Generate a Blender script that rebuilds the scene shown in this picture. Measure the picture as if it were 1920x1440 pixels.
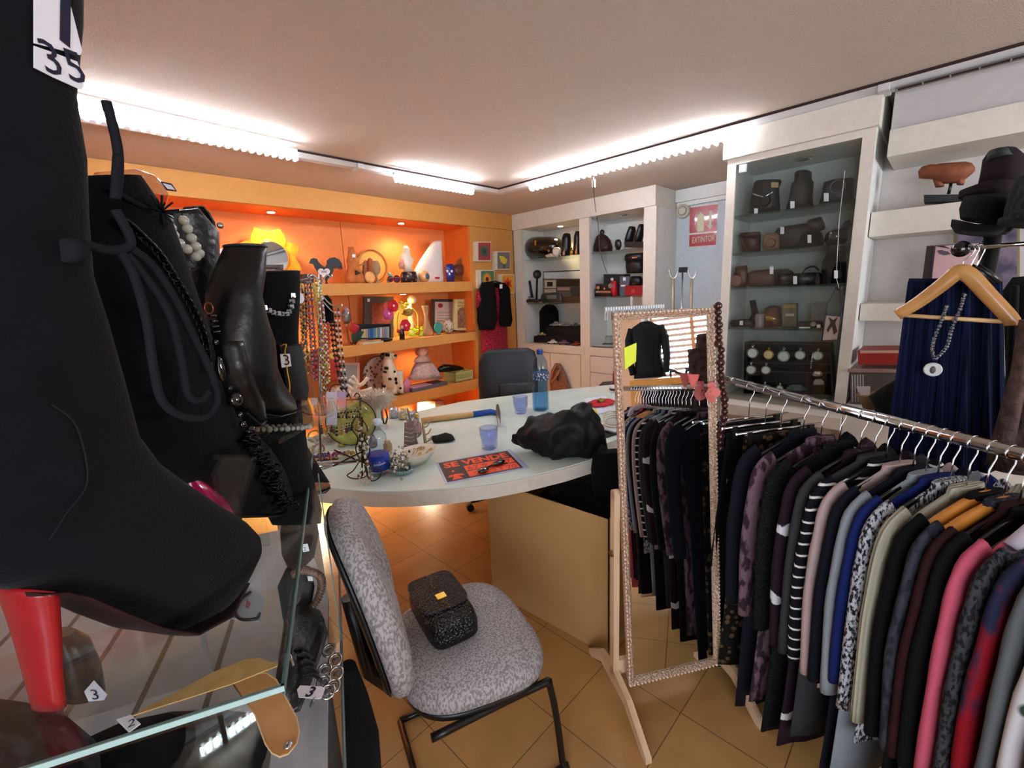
import bpy, math, random
import numpy as np
from mathutils import Vector, noise
S=bpy.context.scene
for o in list(bpy.data.objects): bpy.data.objects.remove(o)
COL=S.collection
R_=random.Random(7)
# ---------------------------------------------------------------- camera
FP=828.0; HC=1.55
TILT=math.atan(168.95/FP)
e1=np.array([0.693,-0.173,0.700])
_n=np.array([0.0432,1.0]);_n/=np.linalg.norm(_n)
_c=np.array([960.,720.]);_d=abs(np.dot(_c-np.array([90.,588.]),_n));_t=_d/FP
nad=np.array([*(_n*(FP/_t)),FP]);nad/=np.linalg.norm(nad)
e1=np.array([1780-960.,515-720.,FP]);e1-=nad*np.dot(e1,nad);e1/=np.linalg.norm(e1)
up_=-nad
e2=np.cross(up_,e1)
if np.dot(e2,np.array([90-960.,588-720.,FP]))<0:e2=-e2
RM=np.array([e1,e2,up_])
CP=np.array([0,0,HC])
cam=bpy.data.cameras.new('camera');cam.sensor_fit='HORIZONTAL';cam.sensor_width=36;cam.lens=FP/1920*36;cam.clip_start=.02
co=bpy.data.objects.new('camera',cam);COL.objects.link(co)
from mathutils import Matrix
cx_,cy_,cz_=RM@np.array([1,0,0.]),RM@np.array([0,-1,0.]),RM@np.array([0,0,-1.])
co.matrix_world=Matrix(((cx_[0],cy_[0],cz_[0],0),(cx_[1],cy_[1],cz_[1],0),(cx_[2],cy_[2],cz_[2],HC),(0,0,0,1)))
S.camera=co
# ---------------------------------------------------------------- world, view, daylight
w=bpy.data.worlds.new('world');S.world=w;w.use_nodes=True
w.node_tree.nodes['Background'].inputs[0].default_value=(.75,.85,1,1);w.node_tree.nodes['Background'].inputs[1].default_value=2.5
S.view_settings.view_transform='Standard';S.view_settings.look='None';S.view_settings.gamma=1;S.view_settings.use_curve_mapping=False
S.view_settings.exposure=1.2
def light(kind,name,loc,energy,color,size=None,size_y=None,rot=None,spot=None,rad=.03):
    l=bpy.data.lights.new(name,kind);l.energy=energy;l.color=color
    if kind=='AREA':
        l.shape='RECTANGLE';l.size=size;l.size_y=size_y
    elif kind=='SPOT':
        l.spot_size=math.radians(spot);l.spot_blend=.8;l.shadow_soft_size=rad
    else:l.shadow_soft_size=rad
    o=bpy.data.objects.new(name,l);COL.objects.link(o);o.location=loc
    if rot:o.rotation_euler=rot
    return o
# daylight entering through the shop window behind the camera and the glazed shop front
light('AREA','window_daylight',(1.96,-4.5,1.6),260,(.86,.92,1),1.7,1.3,(math.radians(90),0,0))
light('AREA','shopfront_daylight',(-1.55,-1.6,1.35),14,(.95,.97,1),2.6,1.8,(math.radians(90),0,math.radians(-90)))
# ---------------------------------------------------------------- pixel rays to world points on real planes
def ray(px,py):return RM@np.array([px-960,py-720,FP])
def depth(p):return float(np.dot(np.array(p)-CP,RM@np.array([0,0,1.])))
class PL:
    def __init__(s,o,n):s.o=np.array(o,float);s.n=np.array(n,float)/np.linalg.norm(n)
    def p(s,px,py,off=0):
        r=ray(px,py);t=np.dot(s.o-CP,s.n)/np.dot(r,s.n);return CP+r*t+s.n*off
def YP(y):return PL((0,y,0),(0,-1,0))
def XP(x):return PL((x,0,0),(-1,0,0))
def ZP(z):return PL((0,0,z),(0,0,1))
def FPL(x,y):return PL((x,y,0),(-x,-y,0))      # upright plane through (x,y) facing the room's viewer side
# ---------------------------------------------------------------- materials
def lin(h):
    h=h.lstrip('#');c=[int(h[i:i+2],16)/255 for i in(0,2,4)]
    return tuple(x/12.92 if x<=.04045 else((x+.055)/1.055)**2.4 for x in c)+(1,)
MC={}
def M(name,hexc='808080',rough=.6,metal=0,kind=None,c2=None,scale=30,bump=0,trans=0,alpha=1,emit=0,ior=1.45,sheen=0,coat=0,amt=.5,bscale=None):
    if name in MC:return MC[name]
    m=bpy.data.materials.new(name);m.use_nodes=True;nt=m.node_tree;N=nt.nodes;L=nt.links;b=N['Principled BSDF']
    b.inputs['Roughness'].default_value=rough;b.inputs['Metallic'].default_value=metal
    b.inputs['IOR'].default_value=ior
    if rough>=.55:b.inputs['Specular IOR Level'].default_value=.15 if rough>=.8 else .35
    b.inputs['Transmission Weight'].default_value=trans
    b.inputs['Alpha'].default_value=alpha
    b.inputs['Sheen Weight'].default_value=sheen
    b.inputs['Coat Weight'].default_value=coat
    col=lin(hexc);b.inputs['Base Color'].default_value=col
    if emit:
        b.inputs['Emission Color'].default_value=col;b.inputs['Emission Strength'].default_value=emit
    tc=N.new('ShaderNodeTexCoord')
    def ramp(fac,stops,interp='LINEAR'):
        r=N.new('ShaderNodeValToRGB');r.color_ramp.interpolation=interp
        while len(r.color_ramp.elements)<len(stops):r.color_ramp.elements.new(.5)
        for e,(p,c) in zip(r.color_ramp.elements,stops):e.position=p;e.color=c
        L.new(fac,r.inputs[0]);L.new(r.outputs[0],b.inputs['Base Color']);return r
    C2=lin(c2) if c2 else tuple(x*(1-amt*.4) for x in col[:3])+(1,)
    if kind is None:kind='noise';C2=lin(c2) if c2 else tuple(x*(.94) for x in col[:3])+(1,)
    hs=None
    if kind=='noise':
        t=N.new('ShaderNodeTexNoise');t.inputs['Scale'].default_value=scale;t.inputs['Detail'].default_value=3
        L.new(tc.outputs['Object'],t.inputs['Vector']);ramp(t.outputs['Fac'],[(.35,C2),(.65,col)])
    elif kind=='speck':
        t=N.new('ShaderNodeTexNoise');t.inputs['Scale'].default_value=scale;t.inputs['Detail'].default_value=4
        mp=N.new('ShaderNodeMapping');mp.inputs['Scale'].default_value=(1,1,.45)
        L.new(tc.outputs['Object'],mp.inputs[0]);L.new(mp.outputs[0],t.inputs['Vector']);ramp(t.outputs['Fac'],[(.44,C2),(.54,col)]);hs=t.outputs['Fac']
    elif kind=='voro':
        t=N.new('ShaderNodeTexVoronoi');t.inputs['Scale'].default_value=scale
        L.new(tc.outputs['Object'],t.inputs['Vector']);ramp(t.outputs['Distance'],[(.3,C2),(.42,col)]);hs=t.outputs['Distance']
    elif kind=='stripe':
        t=N.new('ShaderNodeTexWave');t.bands_direction='Z';t.inputs['Scale'].default_value=scale;t.inputs['Distortion'].default_value=1.0;t.inputs['Detail Scale'].default_value=2
        L.new(tc.outputs['Object'],t.inputs['Vector']);ramp(t.outputs['Fac'],[(.90,col),(.95,C2)])
    elif kind=='bands':   # two knitted zigzag bands at the given object-space heights
        s=N.new('ShaderNodeSeparateXYZ');L.new(tc.outputs['Object'],s.inputs[0])
        t=N.new('ShaderNodeTexWave');t.bands_direction='Z';t.inputs['Scale'].default_value=scale;t.inputs['Distortion'].default_value=.9;t.inputs['Detail Scale'].default_value=14
        L.new(tc.outputs['Object'],t.inputs['Vector'])
        ramp(t.outputs['Fac'],[(.955,col),(.97,C2)])
    elif kind=='plank':
        t=N.new('ShaderNodeTexWave');t.bands_direction='X';t.inputs['Scale'].default_value=scale;t.inputs['Distortion'].default_value=6;t.inputs['Detail'].default_value=3;t.inputs['Detail Scale'].default_value=.6
        L.new(tc.outputs['Object'],t.inputs['Vector']);ramp(t.outputs['Fac'],[(.2,C2),(.8,col)])
    elif kind=='rib':
        t=N.new('ShaderNodeTexWave');t.bands_direction='X';t.inputs['Scale'].default_value=scale
        L.new(tc.outputs['Object'],t.inputs['Vector']);ramp(t.outputs['Fac'],[(.2,C2),(.8,col)]);hs=t.outputs['Fac']
    if kind=='plain':pass
    if bump:
        bn=N.new('ShaderNodeTexNoise');bn.inputs['Scale'].default_value=bscale or scale*2;bn.inputs['Detail'].default_value=4
        L.new(tc.outputs['Object'],bn.inputs['Vector'])
        bp=N.new('ShaderNodeBump');bp.inputs['Strength'].default_value=bump;bp.inputs['Distance'].default_value=.01
        L.new(hs if hs else bn.outputs['Fac'],bp.inputs['Height']);L.new(bp.outputs[0],b.inputs['Normal'])
    MC[name]=m;return m
def tile_mat():
    m=bpy.data.materials.new('floor_tiles');m.use_nodes=True;nt=m.node_tree;N=nt.nodes;L=nt.links;b=N['Principled BSDF']
    tc=N.new('ShaderNodeTexCoord');mp=N.new('ShaderNodeMapping');mp.inputs['Location'].default_value=(.67,-.02,0)
    br=N.new('ShaderNodeTexBrick');br.offset=0;br.inputs['Scale'].default_value=1;br.inputs['Brick Width'].default_value=.33;br.inputs['Row Height'].default_value=.33;br.inputs['Mortar Size'].default_value=.0018
    br.inputs['Color1'].default_value=lin('c4955a');br.inputs['Color2'].default_value=lin('be8e54');br.inputs['Mortar'].default_value=lin('6e5236')
    no=N.new('ShaderNodeTexNoise');no.inputs['Scale'].default_value=7;no.inputs['Detail'].default_value=5
    mx=N.new('ShaderNodeMix');mx.data_type='RGBA';mx.blend_type='MULTIPLY';mx.inputs['Factor'].default_value=.35
    L.new(tc.outputs['Object'],mp.inputs[0]);L.new(mp.outputs[0],br.inputs['Vector']);L.new(tc.outputs['Object'],no.inputs['Vector'])
    L.new(br.outputs['Color'],mx.inputs['A']);L.new(no.outputs['Fac'],mx.inputs['B']);L.new(mx.outputs['Result'],b.inputs['Base Color'])
    b.inputs['Roughness'].default_value=.32;return m
def glass_(name,hexc='ffffff',rough=0.0,ior=1.45):
    return M(name,hexc,rough,trans=1,ior=ior,kind='plain')
def pane(name,tint='e8f4f0',refl=.08):
    # clear sheet glass: mostly transparent with a mirror-like reflection
    if name in MC:return MC[name]
    m=bpy.data.materials.new(name);m.use_nodes=True;nt=m.node_tree;N=nt.nodes;L=nt.links
    N.remove(N['Principled BSDF']);out=N['Material Output']
    t=N.new('ShaderNodeBsdfTransparent');t.inputs[0].default_value=lin(tint)
    g=N.new('ShaderNodeBsdfGlossy');g.inputs['Roughness'].default_value=.02
    lw=N.new('ShaderNodeLayerWeight');lw.inputs[0].default_value=.5;pw=N.new('ShaderNodeMath');pw.operation='POWER';pw.inputs[1].default_value=3.5;ml=N.new('ShaderNodeMath');ml.operation='MULTIPLY_ADD';ml.inputs[1].default_value=.7;ml.inputs[2].default_value=refl*.5
    L.new(lw.outputs['Facing'],pw.inputs[0]);L.new(pw.outputs[0],ml.inputs[0])
    mx=N.new('ShaderNodeMixShader');L.new(ml.outputs[0],mx.inputs[0]);L.new(t.outputs[0],mx.inputs[1]);L.new(g.outputs[0],mx.inputs[2]);L.new(mx.outputs[0],out.inputs[0])
    MC[name]=m;return m
# ---------------------------------------------------------------- geometry
class G:
    def __init__(s):s.v=[];s.f=[];s.sm=[];s.mi=[];s.cur=0
    def add(s,vs,fs,smooth=False):
        k=len(s.v);s.v+= [tuple(float(c) for c in v) for v in vs]
        for f in fs:s.f.append([i+k for i in f]);s.sm.append(smooth);s.mi.append(s.cur)
        return s
    def box(s,c,d,rz=0,ax=None):
        hx,hy,hz=d[0]/2,d[1]/2,d[2]/2;c=np.array(c,float)
        if ax is None:
            a=math.radians(rz);X=np.array([math.cos(a),math.sin(a),0]);Y=np.array([-math.sin(a),math.cos(a),0]);Z=np.array([0,0,1.])
        else:X,Y,Z=[np.array(q,float)/np.linalg.norm(q) for q in ax]
        vs=[c+X*sx*hx+Y*sy*hy+Z*sz*hz for sz in(-1,1) for sx,sy in((-1,-1),(1,-1),(1,1),(-1,1))]
        return s.add(vs,[(3,2,1,0),(4,5,6,7),(0,1,5,4),(1,2,6,5),(2,3,7,6),(3,0,4,7)])
    def bb(s,x0,x1,y0,y1,z0,z1):return s.box(((x0+x1)/2,(y0+y1)/2,(z0+z1)/2),(abs(x1-x0),abs(y1-y0),abs(z1-z0)))
    def rings(s,rs,cap=True,closed=False,smooth=True):
        n=len(rs[0]);vs=[p for r in rs for p in r];fs=[]
        m=len(rs)
        for i in range(m if closed else m-1):
            a=i*n;b=((i+1)%m)*n
            for j in range(n):
                k=(j+1)%n;fs.append((a+j,a+k,b+k,b+j))
        s.add(vs,fs,smooth)
        if cap and not closed:
            k=len(s.v)-len(vs)
            s.f.append([k+j for j in range(n)][::-1]);s.sm.append(False);s.mi.append(s.cur)
            s.f.append([k+(m-1)*n+j for j in range(n)]);s.sm.append(False);s.mi.append(s.cur)
        return s
    def tube(s,pts,r,n=8,closed=False,cap=True):
        pts=[np.array(p,float) for p in pts];rs=[];prev=None;m=len(pts)
        for i,p in enumerate(pts):
            if closed:t=pts[(i+1)%m]-pts[i-1]
            else:t=pts[min(i+1,m-1)]-pts[max(i-1,0)]
            t/=max(np.linalg.norm(t),1e-9)
            if prev is None:
                a=np.array([0,0,1.]) if abs(t[2])<.9 else np.array([1.,0,0])
                u=np.cross(t,a)
            else:u=prev-t*np.dot(prev,t)
            u/=max(np.linalg.norm(u),1e-9);prev=u;v=np.cross(t,u)
            rr=r[i] if hasattr(r,'__len__') else r
            rs.append([p+(u*math.cos(2*math.pi*j/n)+v*math.sin(2*math.pi*j/n))*rr for j in range(n)])
        return s.rings(rs,cap,closed)
    def cyl(s,a,b,r,r2=None,n=16):return s.tube([a,b],[r,r if r2 is None else r2],n)
    def lathe(s,c,prof,n=20,axis=(0,0,1),cap=True):
        ax=np.array(axis,float);ax/=np.linalg.norm(ax)
        a=np.array([1.,0,0]) if abs(ax[0])<.9 else np.array([0,1.,0])
        u=np.cross(ax,a);u/=np.linalg.norm(u);v=np.cross(ax,u);c=np.array(c,float)
        return s.rings([[c+ax*h+(u*math.cos(2*math.pi*j/n)+v*math.sin(2*math.pi*j/n))*max(r,1e-4) for j in range(n)] for h,r in prof],cap)
    def ball(s,c,r,n=10,m=7):
        r=np.array(r if hasattr(r,'__len__') else (r,r,r),float);c=np.array(c,float)
        return s.rings([[c+r*np.array([math.sin(math.pi*i/m)*math.cos(2*math.pi*j/n),math.sin(math.pi*i/m)*math.sin(2*math.pi*j/n),-math.cos(math.pi*i/m)]) for j in range(n)] for i in [.15]+list(range(1,m))+[m-.15]])
    def prism(s,pts,off):   # 3D outline extruded by vector
        off=np.array(off,float);n=len(pts);a=[np.array(p,float) for p in pts];b=[p+off for p in a]
        nn=np.zeros(3)
        for i in range(n):nn+=np.cross(a[i],a[(i+1)%n])
        if np.dot(nn,off)>0:a,b=b,a
        return s.add(a+b,[tuple(range(n)),tuple(range(2*n-1,n-1,-1))]+[(i,i+n,(i+1)%n+n,(i+1)%n) for i in range(n)])
    def loft(s,pl,secs,n=14,off=0):  # secs: (x1,y1,x2,y2,half thickness)
        rs=[]
        for q in secs:
            x1,y1,x2,y2,t=q[:5];o=q[5] if len(q)>5 else off
            a=pl.p(x1,y1);b=pl.p(x2,y2);c=(a+b)/2+pl.n*o;h=(b-a)/2
            rs.append([c+h*math.cos(2*math.pi*j/n)+pl.n*t*math.sin(2*math.pi*j/n) for j in range(n)])
        return s.rings(rs)
    def shift(s,d):
        s.v=[(v[0]+d[0],v[1]+d[1],v[2]+d[2]) for v in s.v];return s
def pts(pl,ps,off=0):return [pl.p(x,y,off) for x,y in ps]
def smoothpath(ps,k=5):
    ps=[np.array(p,float) for p in ps];out=[]
    for i in range(len(ps)-1):
        p0=ps[max(i-1,0)];p1=ps[i];p2=ps[i+1];p3=ps[min(i+2,len(ps)-1)]
        for j in range(k):
            t=j/k;out.append(.5*((2*p1)+(-p0+p2)*t+(2*p0-5*p1+4*p2-p3)*t*t+(-p0+3*p1-3*p2+p3)*t**3))
    out.append(ps[-1]);return out
def circ(c,r,u,v,n=24,a0=0,a1=2*math.pi,end=False):
    c=np.array(c,float);u=np.array(u,float);v=np.array(v,float)
    m=n-1 if end else n
    return [c+(u*math.cos(a0+(a1-a0)*i/m)+v*math.sin(a0+(a1-a0)*i/m))*r for i in range(n)]
def text_g(s,size,o,u,v,thick=.0008,bold=0):
    cu=bpy.data.curves.new('t','FONT');cu.body=s;cu.size=1;cu.extrude=0;cu.offset=bold;cu.resolution_u=2
    ob=bpy.data.objects.new('t',cu);COL.objects.link(ob);bpy.context.view_layer.update()
    me=bpy.data.meshes.new_from_object(ob.evaluated_get(bpy.context.evaluated_depsgraph_get()))
    bpy.data.objects.remove(ob);bpy.data.curves.remove(cu)
    g=G();o=np.array(o,float);u=np.array(u,float);v=np.array(v,float);n=np.cross(u,v);n/=np.linalg.norm(n)
    sx,sy=size if hasattr(size,'__len__') else(size,size)
    vs=[o+u*c.co.x*sx+v*c.co.y*sy+n*thick for c in me.vertices]
    g.add(vs,[tuple(p.vertices) for p in me.polygons]);
    wd=max([c.co.x for c in me.vertices] or [0])*sx
    bpy.data.meshes.remove(me);g.width=wd;return g
def mesh(name,g,mats,base,parent=None,rot=0):
    me=bpy.data.meshes.new(name);b=np.array(base,float)
    V=np.array(g.v)-b
    if rot:c,s_=math.cos(-rot),math.sin(-rot);V=np.stack([V[:,0]*c-V[:,1]*s_,V[:,0]*s_+V[:,1]*c,V[:,2]],1)
    me.from_pydata([tuple(map(float,v)) for v in V],[],g.f)
    for m in (mats if isinstance(mats,(list,tuple)) else [mats]):me.materials.append(m)
    me.polygons.foreach_set('use_smooth',g.sm);me.polygons.foreach_set('material_index',g.mi)
    me.update();me.validate()
    o=bpy.data.objects.new(name,me);COL.objects.link(o)
    if parent:o.parent=parent
    return o
class T:
    """a thing: collects parts (and sub-parts) in world coordinates, then links them"""
    def __init__(s,name,label,cat,group=None):s.name=name;s.label=label;s.cat=cat;s.group=group;s.parts=[]
    def part(s,name,g,mat,sub=None,label=None):s.parts.append([name,g,mat,sub,label]);return len(s.parts)-1
    def done(s,snap=None,top=None,rot=0):
        if top is not None:
            av=np.array([v for p in s.parts for v in p[1].v]);l_,h_=av[:,2].min(),av[:,2].max();k=(top-snap)/(h_-l_)
            for p in s.parts:p[1].v=[(v[0],v[1],snap+(v[2]-l_)*k) for v in p[1].v]
        allv=np.array([v for p in s.parts for v in p[1].v]);lo=allv.min(0);hi=allv.max(0)
        if snap is not None:
            dz=snap-lo[2]
            for p in s.parts:p[1].shift((0,0,dz))
            lo[2]+=dz;hi[2]+=dz
        base=np.array([(lo[0]+hi[0])/2,(lo[1]+hi[1])/2,lo[2]])
        if len(s.parts)==1:
            p=s.parts[0];r=mesh(s.name,p[1],p[2],base,None,rot);s.objs=[r]
        else:
            r=bpy.data.objects.new(s.name,None);COL.objects.link(r);r.empty_display_size=.05;s.objs=[]
            for n,g,m,sub,lb in s.parts:
                o=mesh(n,g,m,base,s.objs[sub] if sub is not None else r,rot)
                if lb:o['label']=lb
                s.objs.append(o)
        r.location=tuple(base);r.rotation_euler[2]=rot;r['label']=s.label;r['category']=s.cat
        if s.group:r['group']=s.group
        s.root=r;return r
def one(name,label,cat,g,mat,snap=None,group=None):
    t=T(name,label,cat,group);t.part(name,g,mat);return t.done(snap)
def struct(name,g,mat,parts=()):
    a=np.array(g.v);lo=a.min(0);hi=a.max(0);base=((lo[0]+hi[0])/2,(lo[1]+hi[1])/2,lo[2])
    o=mesh(name,g,mat,base);o.location=base;o['kind']='structure'
    for n,gg,m in parts:mesh(n,gg,m,base,o)
    return o
def dup(root,delta,label=None,rz=0,group=None):
    r=root.copy();COL.objects.link(r);r.location=tuple(np.array(root.location)+np.array(delta));r.rotation_euler[2]+=rz
    if label:r['label']=label
    if group:r['group']=group
    for ch in list(root.children):
        c=ch.copy();COL.objects.link(c);c.parent=r
        for gch in ch.children:
            d=gch.copy();COL.objects.link(d);d.parent=c
    return r
# common materials
white=M('white_laminate','dcdcd8',.45);cream=M('cream_laminate','d9d2c6',.5)
orange_face=M('orange_front_board','d0904a',.55);orange_in=M('orange_back_board','e88a48',.6)
black=M('black_plastic','141416',.35);blackm=M('black_matte_fabric','0c0c0f',.9,bump=.3,scale=120,sheen=.03)
leather=M('black_leather','0d0e10',.38,bump=.35,bscale=60,scale=20);suede=M('black_suede','0b0b11',.95,sheen=.06,bump=.2,bscale=200,scale=25,c2='07070b')
chrome=M('chrome','c8c8c8',.12,1,kind='plain');steel=M('brushed_steel','9a9a9a',.3,1);gold=M('gold_metal','c9a24a',.3,1);silver=M('silver_metal','c5c5c2',.25,1)
tagw=M('white_price_tag','e4e2ea',.6);ink=M('dark_ink','1b1830',.6,kind='plain');pinewood=M('pine_wood','cfa878',.5,kind='plank',c2='b98e5c',scale=6)
shelfglass=pane('shelf_glass','f4fbf8');clear=pane('clear_glass','fbfefd')
glassedge=M('glass_edge_green','6f8f8a',.2,trans=.3)
# ================================================================ ROOM SHELL
ZC=2.40;XR=4.16;YO=4.02;XW=-1.4;YW=-4.3
plaster=M('stippled_ceiling_paint','c6b8ab',.9,bump=.35,bscale=160,scale=60)
wallp=M('wall_paint_white','cfc6c0',.8,bump=.05)
struct('floor',G().bb(XW,XR,YW,YO,-.1,0),tile_mat())
struct('ceiling',G().bb(XW,XR,YW,YO,ZC,ZC+.1),plaster)
struct('wall_orange_side',G().bb(XW,XR,YO,YO+.1,0,ZC),orange_in)
struct('wall_far',G().bb(XR,XR+.1,.9,YO+.1,0,ZC),M('wall_paint_pale_blue','c3cdd4',.8))
struct('wall_right',G().bb(3.22,3.32,YW,.97,0,ZC),wallp)
struct('wall_return',G().bb(3.32,XR+.1,.87,.97,0,ZC),wallp)
struct('wall_left',G().bb(XW-.1,XW,-.2,YO,0,ZC).bb(XW-.1,XW,YW,-3.0,0,ZC).bb(XW-.1,XW,-3.0,-.2,0,.4).bb(XW-.1,XW,-3.0,-.2,2.3,ZC),wallp)
# wall behind the camera with its shuttered window (seen in the cheval mirror)
struct('wall_behind',G().bb(XW-.1,1.12,YW-.1,YW,0,ZC).bb(2.8,3.32,YW-.1,YW,0,ZC).bb(1.12,2.8,YW-.1,YW,0,.95).bb(1.12,2.8,YW-.1,YW,2.15,ZC),M('wall_paint_peach','d9b394',.8))
fr=G()
for x in(1.12,1.66,2.22,2.76):fr.bb(x,x+.05,YW-.06,YW+.0,.95,2.15)
fr.bb(1.12,2.8,YW-.06,YW+.01,.95,1.0).bb(1.12,2.8,YW-.06,YW+.01,2.1,2.15)
sl=G()
for i in range(14):
    sl.box((1.96,YW-.035,1.03+i*.08),(1.62,.02,.045))
struct('window_1',fr,M('window_frame_wood','b98a68',.6),[('slats',sl,M('shutter_slats','c9b0a4',.6))])
struct('window_2',G().bb(XW-.08,XW-.02,-3.0,-2.95,.4,2.3).bb(XW-.08,XW-.02,-.25,-.2,.4,2.3).bb(XW-.08,XW-.02,-1.62,-1.57,.4,2.3).bb(XW-.08,XW-.02,-3,-.2,.4,.45).bb(XW-.08,XW-.02,-3,-.2,2.25,2.3),M('window_frame_grey','8a8d90',.5))
# ceiling raceway (cornice trunking) running round the room with a thin shadow gap
rw=M('raceway_white','c6c6c6',.5)
def raceway(a,b,axis):
    prof=[(0,0),(0,-.012),(.03,-.032),(.07,-.036),(.085,-.024),(.09,0)]
    g=G()
    if axis=='y':g.prism([(2.735+x,a,ZC+z) for x,z in prof],(0,b-a,0))
    else:g.prism([(a,2.735+x,ZC+z) for x,z in prof],(b-a,0,0))
    return g
struct('trim_1',raceway(-2.8,2.8,'y'),rw);struct('trim_2',raceway(XW,2.735,'x'),rw)
gap=M('shadow_gap_brown','3a2c2a',.9)
struct('trim_3',G().bb(2.728,2.736,-2.8,2.73,ZC-.012,ZC-.001).bb(XW,2.735,2.728,2.736,ZC-.012,ZC-.001),gap)
j=G().bb(2.73,2.828,.28,.32,ZC-.040,ZC-.001);j.bb(1.50,1.54,2.73,2.828,ZC-.040,ZC-.001);struct('trim_4',j,rw)
# ================================================================ LED BATTENS
ledm=M('led_tube_glow','f2f6ff',.3,emit=34,kind='plain')
def batten(a,b,label,n):
    a=np.array(a,float);b=np.array(b,float);d=b-a;L_=np.linalg.norm(d);d/=L_;s=np.array([-d[1],d[0],0])
    t=T('led_batten_light',label,'ceiling light','LED louvre battens on the ceiling trunking')
    c=(a+b)/2
    t.part('housing',G().box(c+np.array([0,0,.020]),(L_,.022,.016),ax=(d,s,(0,0,1))),M('batten_housing','e8ebf0',.4))
    t.part('tube',G().cyl(a+(0,0,-.004)+d*.01,b+(0,0,-.004)-d*.01,.014),ledm)
    for i in range(n):
        q=a+d*(L_*(i+.5)/n);f=G()
        f.prism([q+s*x+np.array([0,0,z]) for x,z in((-.024,.0),(.024,.0),(.016,-.03),(-.016,-.03))],d*.012)
        t.part('louvre_fin',f,M('louvre_fin_glow','eef4ff',.3,emit=6,kind='plain'))
    t.done()
    m_=(a+b)/2
zl=2.335
pl=ZP(zl)
batten(pl.p(96,196)+(0,.0,0),pl.p(557,291),'long bright LED batten on the left run of trunking, above the black boots',26)
batten(pl.p(738,331),pl.p(886,357),'short bright LED batten nearest the corner on the left run of trunking',20)
batten(pl.p(992,351),pl.p(1383,251),'long bright LED batten on the right run of trunking, ending at the glass cabinet',32)
# ================================================================ ORANGE WALL UNIT
YF=3.57
t=T('orange_shelving_unit','wall-wide orange built-in display unit with a deep cornice and a flat right pilaster','shelving')
t.part('cornice',G().bb(XW,3.755,YF-.02,YF+.04,2.24,2.398),orange_face)
t.part('soffit',G().bb(XW,3.13,YF+.04,YO-.003,2.25,2.28),M('orange_soffit','ea7426',.5))
bk=G()
for x in(-1.4,-.28,.84,1.96):bk.bb(x+.003,x+1.117 if x<1.9 else 3.12,YO-.022,YO-.003,.02,2.25)
t.part('back_panel',bk,orange_in)
t.part('pilaster',G().bb(3.125,3.755,YF,YF+.03,.001,2.24),orange_face)
t.part('side_panel',G().bb(3.12,3.15,YF+.03,YO-.023,.001,2.25),M('orange_side_board','e87a2c',.6))
t.part('plinth',G().bb(XW,3.12,YF+.05,YO-.023,.001,.08),orange_face)
t.done()
def orange_shelf(z0,z1,x0,label):
    one('display_shelf',label,'shelf',G().bb(x0,3.118,YF,YO-.024,z0,z1),orange_face,group='thick orange shelves')
orange_shelf(1.595,1.69,XW,'top thick orange shelf carrying the sunflower mirror and rooster')
orange_shelf(1.083,1.17,XW+.9,'middle thick orange shelf carrying the poppies and cassettes')
orange_shelf(.553,.66,XW+.9,'lowest thick orange shelf carrying the dalmatian figure and doll')
warm=(1,.70,.38)
def downlight(x,y,z,label,e,col=warm,spot=110):
    t=T('recessed_downlight',label,'downlight','recessed halogen downlights')
    t.part('ring',G().lathe((x,y,z-.006),[(0,.042),(.004,.045),(.006,.03)],20),silver)
    t.part('bulb',G().lathe((x,y,z-.005),[(-.004,.026),(.003,.028)],16),M('halogen_glow' if e else 'halogen_off','ffe2b8' if e else '6a6a66',.4,emit=8 if e else 0,kind='plain'))
    t.done()
    if e:light('SPOT','downlight_beam',(x,y,z-.03),e,col,spot=spot,rot=(0,0,0))
for px,py,lb in((508,397,'lit recessed downlight above the sunflower mirror'),(752,418,'lit recessed downlight above the white vase')):
    q=ZP(2.25).p(px,py);downlight(q[0],q[1],2.25,lb,7.5,spot=150)
downlight(.15,3.78,2.25,'lit recessed downlight at the far left of the orange unit',7.5,spot=150)
def cap(x,z,lb,e,y=3.8,col=warm):downlight(x,y,z,lb,e,col,155)
cap(2.42,1.594,'lit recessed downlight under the top orange shelf, above the poppies',6,3.80);cap(1.30,1.594,'lit recessed downlight under the top orange shelf, left behind the necklaces',5)
cap(2.55,1.082,'lit recessed downlight under the middle orange shelf, above the doll',6,3.80)
cap(2.45,.552,'lit recessed downlight under the lowest orange shelf, nearest the office chair',50,3.68,(1,.80,.55))
cap(1.25,.552,'lit recessed downlight under the lowest orange shelf, behind the desk',50,3.68,(1,.80,.55))
# ================================================================ WHITE BOOKCASE (far wall)
XB=3.75
t=T('white_bookcase','white built-in bookcase on the far wall with two open bays of glass shelves','bookcase')
t.part('cornice',G().bb(XB-.02,XR-.003,1.86,3.555,2.235,2.397),cream)
f=G()
f.bb(XB,XB+.04,3.44,3.555,.002,2.234).bb(XB,XB+.04,2.545,2.66,.002,2.234).bb(XB,XB+.04,1.86,1.975,.002,2.234)
t.part('face_frame',f,cream)
t.part('side_panel',G().bb(XB+.04,XR-.003,3.44,3.46,.002,2.234).bb(XB+.04,XR-.003,2.59,2.61,.002,2.234).bb(XB+.04,XR-.003,1.86,1.88,.002,2.234),white)
t.part('back_panel',G().bb(XR-.02,XR-.004,1.88,3.44,.002,2.234),white)
t.part('base_shelf',G().bb(XB-.005,XR-.021,2.61,3.44,.90,.985).bb(XB-.005,XR-.021,1.88,2.59,.90,.985),cream)
t.part('plinth',G().bb(XB+.02,XB+.04,1.975,3.44,.002,.10),cream)
t.part('door',G().bb(XB,XB+.018,3.07,3.435,.105,.893),cream);t.part('door',G().bb(XB,XB+.018,2.665,3.064,.105,.893),cream)
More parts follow.
